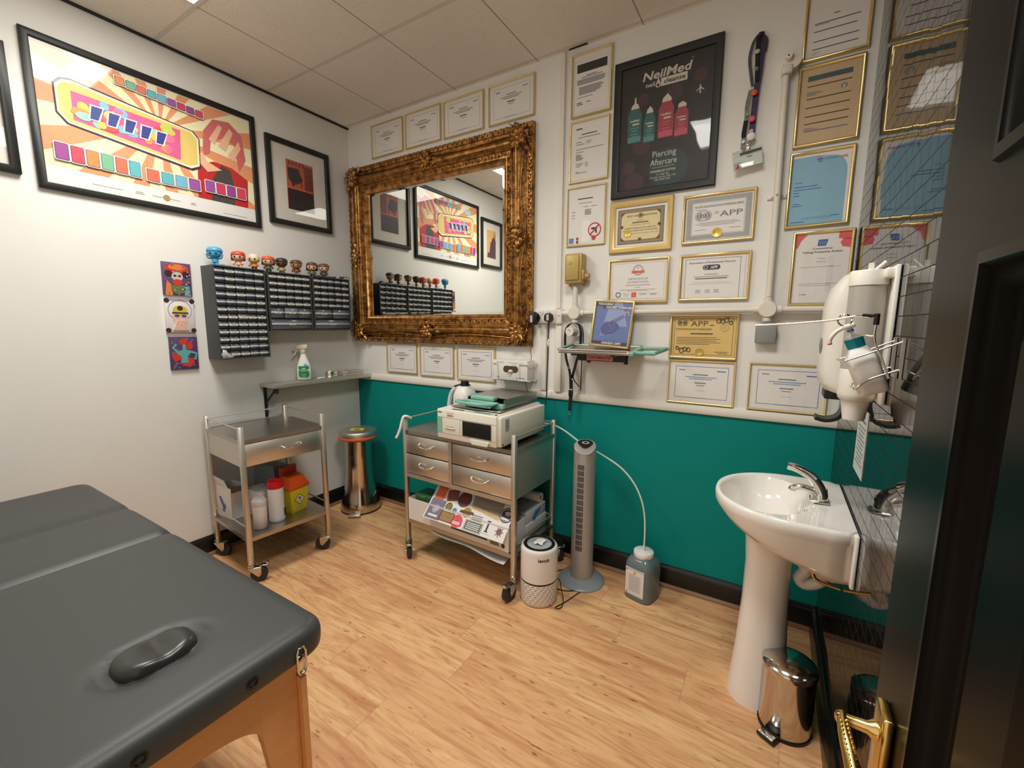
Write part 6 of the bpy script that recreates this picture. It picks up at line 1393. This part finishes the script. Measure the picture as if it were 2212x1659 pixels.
for a in ((-.125, .06, 0, -.122, .4, .05), (.122, .06, 0, .125, .4, .05), (-.122, .397, 0, .122, .4, .05), (-.122, .06, 0, .122, .063, .03)): mb.box(*a)
mb.box(.124, .06, .012, .131, .41, .02); mb.box(-.131, .06, .012, -.124, .41, .02); mb.build('cassette_tray', t)
mb = MB(STEELX); mb.box(-.127, .09, .051, .127, .4, .054); mb.add([(-.127, .4, .054), (.127, .4, .054), (.12, .33, .1), (-.12, .33, .1)], [(0, 1, 2, 3)]) if False else None; mb.box(-.129, .09, .03, -.126, .402, .054); mb.box(.126, .09, .03, .129, .402, .054); mb.build('cassette_lid', t)
mb = MB(TEALP); mb.box(-.13, .04, 0, .13, .066, .028, bev=.004); mb.box(-.09, .0, .006, .075, .045, .03, bev=.006); mb.box(-.135, .02, .026, .1, .05, .038, bev=.004); mb.box(-.1, .05, .036, .06, .095, .06, bev=.006)
mb.tube(spline([(-.13, .05, .02), (-.155, .02, .026), (-.14, -.02, .03), (-.06, -.03, .03), (.03, -.025, .03), (.085, .02, .028)], 6), .0085, 10); mb.build('cassette_handle', t)
t = thing('water_jug', 'white plastic water jug with a black cap beside the steriliser', 'jug', (1.29, -.25, .819), -.1)
JW = mat('jug_white_plastic', (228, 226, 224), .35, var=.02)
mb = MB(JW); mb.lathe([(.06, 0), (.066, .01), (.066, .17), (.063, .2), (.05, .232), (.03, .25), (.022, .254)], 32, pw=3.2, sx=1.0, sy=1.0, c=(.03, 0, 0)); mb.build('jug_body', t)
mb = MB(JW); mb.tube(spline([(.01, 0, .235), (-.04, 0, .235), (-.085, 0, .2), (-.108, 0, .14), (-.115, 0, .06), (-.1, 0, .015), (-.03, 0, .01)], 6), .0145, 12); mb.build('handle', t)
mb = MB(BLACK); mb.cyl((.03, 0, .252), (.03, 0, .286), .027, .025, n=24); mb.tube(spline([(.06, .0, .266), (.085, -.01, .262)], 3), .004, 8); mb.tube(spline([(.0, 0, .262), (-.025, -.01, .252), (-.045, -.02, .246)], 4), .005, 8); mb.build('cap', t)
t = thing('soft_tube', 'short white soft tube hooked over the front left trolley post', 'tube', (1.075, -.533, 0))
mb = MB(WHITE); mb.tube(spline([(.03, .02, .886), (.024, -.008, .902), (.012, -.024, .9), (.006, -.034, .87), (.0, -.042, .83), (-.014, -.05, .79), (-.024, -.054, .772)], 6), .0085, 10); mb.build('tube_wall', t)
t = thing('clear_bag', 'limp clear plastic bag hanging on the left side of the four-drawer trolley', 'bag', (1.045, -.48, 0))
mb = MB(CLEAR); vs = []; fs = []
for i in range(6):
    for j in range(5): vs.append((-.03 * sin(i * .9 + j * 1.4) * (i / 5) - .012 * i, .16 * j / 4 * (1 - .12 * i), .79 - .05 * i + .012 * sin(j * 2.2)))
for i in range(5):
    for j in range(4): fs.append((i * 5 + j, i * 5 + j + 1, i * 5 + 6 + j, i * 5 + 5 + j))
mb.add(vs, fs); mb.build('plastic_film', t)
# drain hose to the waste bottle
HOSE = mat('translucent_hose', (206, 216, 212), .3, var=.03)
mb = MB(HOSE); mb.tube(spline([(1.80, -.13, .87), (1.88, -.13, .868), (1.95, -.11, .835), (2.06, -.12, .778), (2.12, -.128, .756), (2.17, -.12, .738), (2.29, -.12, .68), (2.37, -.13, .61), (2.42, -.145, .53), (2.443, -.155, .45), (2.452, -.165, .36), (2.452, -.168, .272)], 7), .0048, 10)
tag(mb.build('drain_hose'), 'thin pale hose arching from the steriliser past the fan to the waste bottle', 'hose')
t = thing('waste_bottle', 'clear grey-blue waste bottle with a white cap and warning label by the green wall', 'bottle', (2.452, -.168, 0), R(-14))
BG = mat('grey_blue_clear_plastic', (150, 168, 174), .12, trans=.55, var=.02); 
mb = MB(BG); mb.lathe([(.07, 0), (.078, .006), (.078, .17), (.074, .2), (.06, .222), (.046, .232), (.044, .238)], 40, pw=4); mb.build('bottle_body', t)
mb = MB(mat('waste_water', (120, 132, 132), .1)); mb.lathe([(.066, .006), (.073, .01), (.073, .055), (.001, .056)], 40, pw=4); mb.build('liquid', t)
mb = MB(WHITE); mb.lathe([(.05, .228), (.052, .232), (.052, .256), (.048, .26), (.001, .26)], 36); mb.cyl((0, 0, .26), (0, 0, .285), .009, .007, m=HOSE, n=12); mb.build('cap', t)
mb = MB(PAPER, GREYINK, INK, GOLDSEAL); mb.M = Matrix(((1, 0, 0, 0), (0, 0, -1, -.0785), (0, 1, 0, 0), (0, 0, 0, 1)))
mb.box(-.056, .03, -.004, .048, .178, .0012, PAPER)
for k in range(11): mb.rect(-.05 + .009 * k, .172, -.045 + .009 * k, .175, .0018, INK); mb.rect(-.05 + .009 * k, .033, -.045 + .009 * k, .036, .0018, INK)
mb.ell(-.048, .168, .0035, z=.0018, m=INK); mb.ell(-.048, .04, .0035, z=.0018, m=INK); mb.poly([(-.014, .152), (.006, .152), (-.004, .17)], .0018, None, GOLDSEAL)
bars(mb, -.004, .144, [.08 - .012 * (k % 3) for k in range(22)], .0022, .0044, z=.0018, m=PALEINK); mb.build('warning_label', t)

# sticker box and friends on the lower shelf
ZS = .2515
t = thing('sticker_box', 'white cardboard box with a sticker-covered flap on the four-drawer trolley shelf', 'box', (1.075, -.533, ZS), -.03)
mb = MB(CARD)
for a in ((.022, -.012, 0, .77, -.009, .138), (.022, .15, 0, .77, .153, .138), (.022, -.009, 0, .025, .15, .138), (.767, -.009, 0, .77, .15, .138), (.022, -.009, 0, .77, .15, .003)): mb.box(*a)
STK = lambda i, c: mat('sticker_%s' % i, c, .5, var=.25, scale=70.)
mb.M = Matrix(((1, 0, 0, 0), (0, 0, -1, -.0125), (0, 1, 0, 0), (0, 0, 0, 1)))
mb.ell(.235, .085, .026, .04, E1, STK('indigo', (78, 78, 112))); mb.rect(.29, .06, .35, .12, E1, STK('red', (190, 58, 58))); mb.rect(.37, .03, .63, .085, E1, STK('forest', (66, 100, 66))); mb.poly([(.65, .02), (.71, .02), (.69, .08), (.645, .08)], E1, None, STK('olive', (120, 118, 86))); mb.ell(.735, .03, .012, z=E1, m=STK('dark', (60, 54, 54)))
mb.build('box_base', t)
LW, LH = .575, .215
mb = MB(CARD); mb.M = Matrix.Translation((.19, -.062, .075)) @ Matrix.Rotation(R(47), 4, 'X')
mb.box(0, 0, -.003, LW, LH, 0); z = E1
def stk(x, y, i, c, w=None, h=None, r=None, rot=0.):
    m = STK(i, c); p = [(-w / 2, -h / 2), (w / 2, -h / 2), (w / 2, h / 2), (-w / 2, h / 2)] if w else [(r * cos(a * pi / 12), r * sin(a * pi / 12)) for a in range(24)]
    mb.poly([(x + a * cos(rot) - b * sin(rot), y + a * sin(rot) + b * cos(rot)) for a, b in p], z, None, m)
stk(.065, .065, 'violet_grey', (122, 114, 138), .11, .12); stk(.065, .068, 'pale', (222, 218, 224), r=.026); mb.rect(.03, .02, .1, .032, 2 * E1, PAPER)
stk(.055, .165, 'orange', (232, 116, 68), .07, .08); stk(.145, .17, 'rust', (132, 76, 60), .08, .07, rot=.3); stk(.235, .165, 'wine', (116, 42, 44), r=.045); mb.ring(.235, .165, .047, .008, 2 * E1, STK('bottle', (42, 84, 66)))
stk(.15, .1, 'brass', (140, 120, 62), r=.023); mb.ring(.15, .1, .024, .004, 2 * E1, INK); stk(.198, .088, 'denim', (112, 128, 160), r=.016)
stk(.165, .04, 'tan', (158, 126, 78), .1, .058); mb.outline(.114, .011, .216, .07, .004, 2 * E1, STK('brown', (84, 66, 50)))
stk(.245, .035, 'coral', (222, 82, 92), r=.038); mb.poly([(.205, .012), (.285, .012), (.28, .036), (.21, .036)], 2 * E1, None, STK('coral_dark', (206, 62, 76))); bars(mb, .245, .026, (.055, .055), .006, .009, z=3 * E1, m=PAPER)
stk(.285, .098, 'gold', (176, 134, 66), r=.03); mb.poly([(.235, .088), (.335, .092), (.33, .108), (.24, .104)], 2 * E1, None, STK('umber', (96, 70, 42)))
mb.poly([(.3, .14), (.5, .12), (.5, .2), (.29, .205)], E1, None, STK('smoke', (150, 140, 124))); mb.poly([(.31, .13), (.5, .105), (.5, .125), (.3, .15)], 2 * E1, None, STK('sand', (206, 172, 118)))
for k in range(3): bars(mb, .365, .093 - .012 * k, (.07,), .006, .01, z=E1)
stk(.36, .035, 'ledger', (92, 92, 90), .12, .06); mb.outline(.303, .007, .417, .063, .003, 2 * E1, PAPER)
for k in range(4): bars(mb, .36, .047 - .01 * k, (.09,), .0045, .01, z=2 * E1, m=PAPER)
mb.rect(.445, .03, .455, .09, E1, INK); mb.rect(.438, .085, .462, .09, E1, INK); mb.rect(.438, .028, .462, .033, E1, INK); bars(mb, .45, .016, (.05,), .004, .01, z=E1, m=PALEINK)
stk(.535, .145, 'black', (48, 46, 48), r=.042); mb.ring(.535, .145, .036, .004, 2 * E1, PALEINK); mb.poly([(.5, .12), (.56, .116), (.565, .126), (.51, .132)], 2 * E1, None, PAPER); mb.ell(.54, .155, .018, .012, 2 * E1, PALEINK)
for k in range(8): mb.poly([(.53 + .03 * cos(k * .785), .05 + .036 * sin(k * .785)), (.53 + .014 * cos(k * .785 + .4), .05 + .016 * sin(k * .785 + .4)), (.53 + .014 * cos(k * .785 - .4), .05 + .016 * sin(k * .785 - .4))], E1, None, STK('mauve', (158, 118, 120)))
stk(.53, .05, 'mauve_dark', (118, 92, 98), r=.016); mb.build('sticker_flap', t)
GRB = mat('dark_green_wrap', (48, 92, 54), .35, var=.4, scale=30., bump=.5, bscale=25.)
mb = MB(GRB); mb.M = Matrix.Translation((1.19, -.455, ZS + .004)) @ Matrix.Rotation(-.03, 4, 'Z'); mb.box(-.075, -.055, 0, .09, .06, .16, bev=.02); mb.box(-.06, -.062, .1, .02, -.03, .15, bev=.01)
tag(mb.build('green_packet'), 'dark green crinkled packet standing in the open end of the sticker box', 'packet')
mb = MB(ORANGEINK, PAPER); mb.M = Matrix.Translation((1.31, -.42, ZS + .012)) @ Matrix.Rotation(-.2, 4, 'Z'); mb.box(-.02, -.04, 0, .012, .03, .19); mb.box(.013, -.04, 0, .026, .03, .186, PAPER)
tag(mb.build('orange_booklet'), 'orange booklet standing between the green packet and the sticker flap', 'booklet')
t = thing('nitrile_glove_box', 'pale glove box with a blue glove picture at the right end of the trolley shelf', 'glove box', (1.765, -.26, ZS), -.03)
mb = MB(mat('silver_white_card', (206, 204, 206), .4)); mb.box(-.075, -.115, 0, .085, .115, .075, bev=.002); mb.box(-.07, -.11, .077, .08, .11, .145, bev=.002); mb.build('cartons', t)
mb = MB(mat('glove_blue_vivid', (44, 124, 196), .5), REDINK); mb.M = Matrix.Translation((.0858, 0, .11)) @ Matrix(((0, 0, 1, 0), (1, 0, 0, 0), (0, 1, 0, 0), (0, 0, 0, 1)))
mb.poly([(-.05, -.025), (-.03, -.03), (.0, -.012), (.03, .005), (.05, .024), (.04, .028), (.01, .02), (-.01, .024), (-.03, .01), (-.05, -.008)], .0006, None, 0); mb.rect(.06, .02, .09, .026, .0006, 1); mb.build('glove_picture', t)
mb = MB(PAPER); mb.cyl((1.70, -.19, ZS + .148 + .03), (1.84, -.195, ZS + .148 + .03), .03, n=24); mb.cyl((1.839, -.195, ZS + .178), (1.8402, -.195, ZS + .178), .012, m=CARDIN, n=16)
tag(mb.build('paper_roll'), 'white paper roll lying on the glove boxes at the back of the trolley shelf', 'roll')
mb = MB(PAPER); vs = []; fs = []
for i in range(13):
    u = i / 12; x = 1.29 + .53 * u
    for j in range(4): vs.append((x, -.563 - .016 * u + .075 * j, .2245 - (.038 * u * (1 - j / 3) + .007 * sin(u * 9) * (1 - j / 3))))
for i in range(12):
    for j in range(3): fs.append((i * 4 + j, i * 4 + j + 1, i * 4 + 5 + j, i * 4 + 4 + j))
mb.add(vs, fs); tag(mb.build('paper_sheet'), 'drooping white paper sheet tucked under the four-drawer trolley shelf', 'paper sheet')

# ------------------------------------------------------------------ fan, purifier and their leads
SIL = mat('silver_plastic', (172, 168, 164), .35, .25, var=.03); GRBL = mat('grey_blue_plastic_base', (142, 152, 156), .3, var=.03)
t = thing('tower_fan', 'slim silver tower fan on a round grey base in front of the green wall', 'fan', (2.115, -.205, 0), R(-68.7 + 90 - 4))
mb = MB(GRBL); mb.lathe([(.13, 0), (.132, .004), (.128, .01), (.105, .018), (.075, .028), (.066, .032)], 48); mb.build('base', t)
mb = MB(SIL)
n = 40; vs = []; fs = []; zs = [.03, .05, .2, .45, .7, .765]
def colr(a, z): 
    k = .064 - .004 * (z / .8)
    return k * (1.0 if sin(a) < 0 else 1.0)
for z in zs:
    for j in range(n): a = 2 * pi * j / n; vs.append((colr(a, z) * cos(a), colr(a, z) * sin(a) * 1.05, z))
for j in range(n):
    a = 2 * pi * j / n; vs.append((.061 * cos(a), .061 * 1.05 * sin(a), .797 + .014 * sin(a) - (.03 * max(0, -sin(a) - .3))))
for j in range(n):
    a = 2 * pi * j / n; vs.append((.055 * cos(a), .055 * 1.05 * sin(a), .803 + .014 * sin(a) - (.03 * max(0, -sin(a) - .3))))
L = len(zs) + 2
for i in range(L - 1):
    for j in range(n): fs.append((i * n + j, i * n + (j + 1) % n, i * n + n + (j + 1) % n, i * n + n + j))
fs.append(tuple((L - 1) * n + j for j in range(n))); mb.add(vs, fs); mb.build('column', t)
mb = MB(BLACK, PALEINK); pts = [(.04 * cos(a), .03 * sin(a) + .004) for a in [2 * pi * k / 20 for k in range(20)]]
tp = lambda x, y, dz: (x, y, .8055 + .245 * y + dz)
mb.add([tp(.043 * cos(2 * pi * k / 24) * (1 - .35 * max(0, -sin(2 * pi * k / 24))), .04 * sin(2 * pi * k / 24) + .006, .002) for k in range(24)], [tuple(range(24))], 0)
mb.add([tp(.02 * cos(2 * pi * k / 16) + .002, .014 * sin(2 * pi * k / 16) + .008, .003) for k in range(16)], [tuple(range(16))], 1); mb.add([tp(.012 * cos(2 * pi * k / 16) + .002, .008 * sin(2 * pi * k / 16) + .008, .0036) for k in range(16)], [tuple(range(16))], 0); mb.build('control_panel', t)
mb = MB(RUBBER)
for r_ in range(15):
    z0 = .205 + .0335 * r_
    for c_i in range(5):
        a0 = -pi / 2 - .26 + (c_i - 2) * .125 - .034; a1 = a0 + .085
        for (aa, ab) in ((a0, (a0 + a1) / 2), ((a0 + a1) / 2, a1)):
            q = lambda a, z: ((colr(a, z) + .0006) * cos(a), (colr(a, z) + .0006) * 1.05 * sin(a), z)
            mb.quad(q(aa, z0), q(ab, z0), q(ab, z0 + .028), q(aa, z0 + .028))
mb.build('grille', t)
mb = MB(BLACK); mb.tube(spline([(-.03, .09, .006), (-.12, .06, .004), (-.2, -.04, .004), (-.15, -.12, .004), (-.08, -.14, .004), (-.02, -.125, .004)], 6), .0028, 6); mb.build('power_lead', t)
def weave_mat():
    m = bpy.data.materials.new('white_weave_plastic'); m.use_nodes = True; T = NT(m); b = T.n['Principled BSDF']; b.inputs['Base Color'].default_value = (*lin((228, 222, 216)), 1); b.inputs['Roughness'].default_value = .4
    tc = T.new('ShaderNodeTexCoord'); sp = T.new('ShaderNodeSeparateXYZ'); T.link(tc.outputs['Object'], sp.inputs[0])
    u = T.math('MULTIPLY', T.math('ARCTAN2', sp.outputs[1], sp.outputs[0]), 22.); v = T.math('MULTIPLY', sp.outputs[2], 2 * pi / .018)
    rw = T.math('FLOOR', T.math('DIVIDE', v, 2 * pi))
    hh = T.math('MULTIPLY', T.math('SINE', T.math('ADD', u, T.math('MULTIPLY', rw, pi))), T.math('SINE', v))
    bp = T.new('ShaderNodeBump'); bp.inputs['Strength'].default_value = .9; bp.inputs['Distance'].default_value = .004; T.link(hh, bp.inputs['Height']); T.link(bp.outputs[0], b.inputs['Normal'])
    return m
t = thing('air_purifier', 'white cylindrical air purifier with a black ring top beside the four-drawer trolley', 'air purifier', (1.985, -.485, 0), R(-60))
PW = mat('purifier_white', (230, 224, 220), .35, var=.015)
mb = MB(PW); mb.lathe([(.0985, .134), (.0985, .29), (.097, .302), (.092, .309), (.084, .311), (.001, .311)], 48); mb.build('upper_body', t)
mb = MB(BLACK); mb.lathe([(.0955, .1235), (.0975, .125), (.0975, .133), (.0955, .1345)], 48); mb.build('dark_band', t)
mb = MB(weave_mat()); mb.lathe([(.09, 0), (.096, .006), (.0985, .02), (.0985, .124)], 48); mb.build('woven_base', t)
mb = MB(BLACK); mb.lathe([(.084, .3115), (.083, .3135), (.066, .3135), (.065, .3115)], 48); mb.build('top_ring', t)
mb = MB(mat('grey_vent_disc', (168, 172, 174), .45)); mb.lathe([(.065, .312), (.06, .3128), (.001, .3125)], 40)
for k in range(24): a = 2 * pi * k / 24; mb.tube([(.02 * cos(a), .02 * sin(a), .3132), (.06 * cos(a), .06 * sin(a), .3132)], .0012, 4)
mb.build('vent_disc', t)
vs, fs = text_geo('levoit', .03); k = .0265; x0 = sum(v[0] for v in vs) / len(vs); mb = MB(INK)
mb.add([(.0992 * cos((v[0] - x0) * k / .0992 + .25), .0992 * sin((v[0] - x0) * k / .0992 + .25), .258 + v[1] * k) for v in vs], fs); mb.build('lettering', t)
mb = MB(BLACK); mb.tube(spline([(-.02, .095, .1), (.0, .112, .1), (.02, .12, .06), (.03, .13, .01), (.075, .12, .004), (.095, .1, .004), (.085, .085, .004), (.04, .14, .004), (-.02, .2, .004), (-.06, .24, .004)], 7), .0026, 6); mb.build('power_lead', t)
mb = MB(PAPER); vs = []; fs = []; rr = random.Random(3)
for i in range(5):
    for j in range(6): vs.append((1.985 - .02 + .012 * i, -.485 - .03 + .012 * j, .3205 + rr.uniform(-.003, .008)))
for i in range(4):
    for j in range(5): fs.append((i * 6 + j, i * 6 + j + 1, i * 6 + 7 + j, i * 6 + 6 + j))
mb.add(vs, fs); tag(mb.build('crumpled_tissue'), 'small crumpled white tissue on top of the air purifier', 'tissue')

# ------------------------------------------------------------------ treatment couch
TX0, TX1, TY0, TY1, TZ = .19, 2.03, -2.40, -1.755, .7
t = thing('treatment_couch', 'black vinyl treatment couch on plywood legs along the camera side of the room', 'treatment couch', ((TX0 + TX1) / 2, (TY0 + TY1) / 2, 0))
a_, b_ = (TX1 - TX0) / 2, (TY1 - TY0) / 2; rc = .06; re = .036; th_ = .075
def gridline(L, n, e): 
    ed = [0, .003, .008, .015, .024, .036, .05, .07]
    inner = [ed[-1] + (2 * L - 2 * ed[-1]) * i / n for i in range(1, n)]
    return [-L + x for x in ed] + [-L + x for x in inner] + [L - x for x in reversed(ed)]
gx, gy = gridline(a_, 84, re), gridline(b_, 34, re)
hx_, hy_ = 1.80 - (TX0 + TX1) / 2, -2.05 - (TY0 + TY1) / 2
def sdf(x, y):
    qx, qy = abs(x) - (a_ - rc), abs(y) - (b_ - rc)
    return math.hypot(max(qx, 0), max(qy, 0)) + min(max(qx, qy), 0) - rc
def rmap(x, y):
    ux, uy = abs(x) - (a_ - rc), abs(y) - (b_ - rc)
    if ux > 0 and uy > 0:
        u, v = ux / rc, uy / rc; X, Y = u * sqrt(1 - v * v / 2) * rc, v * sqrt(1 - u * u / 2) * rc
        return math.copysign(a_ - rc + X, x), math.copysign(b_ - rc + Y, y)
    return x, y
def topz(x, y):
    d = max(0, -sdf(x, y)); z = TZ
    if d < re: z -= re - sqrt(max(0, re * re - (re - d) ** 2))
    for sx_ in (.715, 1.112):
        dx = x + (TX0 + TX1) / 2 - sx_; z -= .013 * math.exp(-(dx / .012) ** 2) + .004 * math.exp(-(dx / .04) ** 2)
    hh = math.hypot((x - hx_) / .062, (y - hy_) / .088) if True else 9
    z -= .012 * math.exp(-((hh - 1.08) / .16) ** 2)
    return z
mb = MB(VINYL); vs = []; fs = []; nx, ny = len(gx), len(gy)
for x in gx:
    for y in gy:
        X, Y = rmap(x, y); vs.append((X, Y, topz(X, Y)))
hole = lambda i, j: math.hypot(((gx[i] + gx[i + 1]) / 2 - hx_) / .062, ((gy[j] + gy[j + 1]) / 2 - hy_) / .088) < .8
for i in range(nx - 1):
    for j in range(ny - 1):
        if not hole(i, j): fs.append((i * ny + j, (i + 1) * ny + j, (i + 1) * ny + j + 1, i * ny + j + 1))
loop = [i * ny for i in range(nx)] + [(nx - 1) * ny + j for j in range(1, ny)] + [i * ny + ny - 1 for i in range(nx - 2, -1, -1)] + [j for j in range(ny - 2, 0, -1)]
prev = loop; base = len(vs)
for dz, k in ((.045, 1.), (.06, .9975), (.07, .992), (.075, .98)):
    cur = []
    for q in loop: cur.append(len(vs)); v = vs[q]; vs.append((v[0] * (1 - (1 - k) * .35), v[1] * k, TZ - dz))
    for i in range(len(loop)): fs.append((prev[i], prev[(i + 1) % len(loop)], cur[(i + 1) % len(loop)], cur[i]))
    prev = cur
fs.append(tuple(prev)); mb.add(vs, fs); mb.build('padded_top', t, angle=60)
mb = MB(mat('black_vinyl_plug', (48, 48, 48), .3, var=.04))
vs = []; fs = []; n = 36
for k, (r, z) in enumerate(((1.02, -.07), (1.0, -.02), (.975, .0), (.92, .011), (.82, .016), (.6, .0165), (.3, .014), (.02, .013))):
    for j in range(n):
        a = 2 * pi * j / n; q = (abs(cos(a)) ** 2.8 + abs(sin(a)) ** 2.8) ** (-1 / 2.8)
        dz = -.006 * math.exp(-((r * q * sin(a) - .1) / .3) ** 2) * (1 if k > 2 else 0)
        vs.append((hx_ + .058 * r * q * cos(a), hy_ + .08 * r * q * sin(a), TZ + z + dz))
for i in range(7):
    for j in range(n): fs.append((i * n + j, i * n + (j + 1) % n, i * n + n + (j + 1) % n, i * n + n + j))
fs.append(tuple(7 * n + j for j in range(n))); mb.add(vs, fs)
mb.build('face_hole_plug', t, angle=60)
# wooden frame
def yz(mb, pts, x0, x1, m=None):
    n = len(pts); vs = [(x0, y, z) for y, z in pts] + [(x1, y, z) for y, z in pts]
    mb.add(vs, [tuple(range(n - 1, -1, -1)), tuple(range(n, 2 * n))] + [(i, (i + 1) % n, n + (i + 1) % n, n + i) for i in range(n)], m)
for sx_ in (1, -1):
    xo = sx_ * (a_ - .055)
    for sy_ in (1, -1):
        mb = MB(PLY); yo = sy_ * (b_ - .075)
        yz(mb, [(yo, .625), (yo - sy_ * .095, .625), (yo - sy_ * .092, .46), (yo - sy_ * .07, .3), (yo - sy_ * .06, .01), (yo, .01)], xo - .012, xo + .012); lg = mb.build('leg', t)
        mb = MB(PLY); yz(mb, [(yo + sy_ * .016, .56), (yo + sy_ * .001, .56), (yo + sy_ * .001, .0), (yo + sy_ * .016, .0)], xo - .03, xo + .03); mb.build('leg_extension', lg)
    mb = MB(PLY); Yl = b_ - .166
    yz(mb, [(-Yl, .625), (Yl, .625), (Yl, .44)] + [(Yl * cos(k * pi / 16), .44 + .085 * sin(k * pi / 16) ** .7) for k in range(1, 16)] + [(-Yl, .44)], xo - .011, xo + .011); mb.build('end_panel', t)
for sy_ in (1, -1):
    mb = MB(PLY); mb.box(-a_ + .07, sy_ * (b_ - .06) - .01, .56, a_ - .07, sy_ * (b_ - .06) + .01, .626); mb.build('side_rail', t)
mb = MB(CHROME)
yk = b_ - .085
for dx in (0,): mb.tube([(a_ + .004 + dx, yk + q * .011, z) for q, z in ((-1, .655), (-.6, .668), (.6, .668), (1, .655), (1, .61), (.6, .598), (-.6, .598), (-1, .61))], .0028, 8, closed=True)
mb.box(a_ - .012, yk - .009, .6, a_ + .002, yk + .009, .645, bev=.002); mb.build('steel_catch', t)
for yy in (-1.954, -2.157):
    mb = MB(BLACK); y = yy - (TY0 + TY1) / 2; mb.M = Matrix.Translation((a_ + .0005, y, TZ - .042)) @ Matrix.Rotation(R(90), 4, 'Y'); mb.lathe([(.013, -.004), (.0135, .002), (.009, .003), (.0075, -.002), (.001, -.003)], 24); mb.build('eyelet', t)
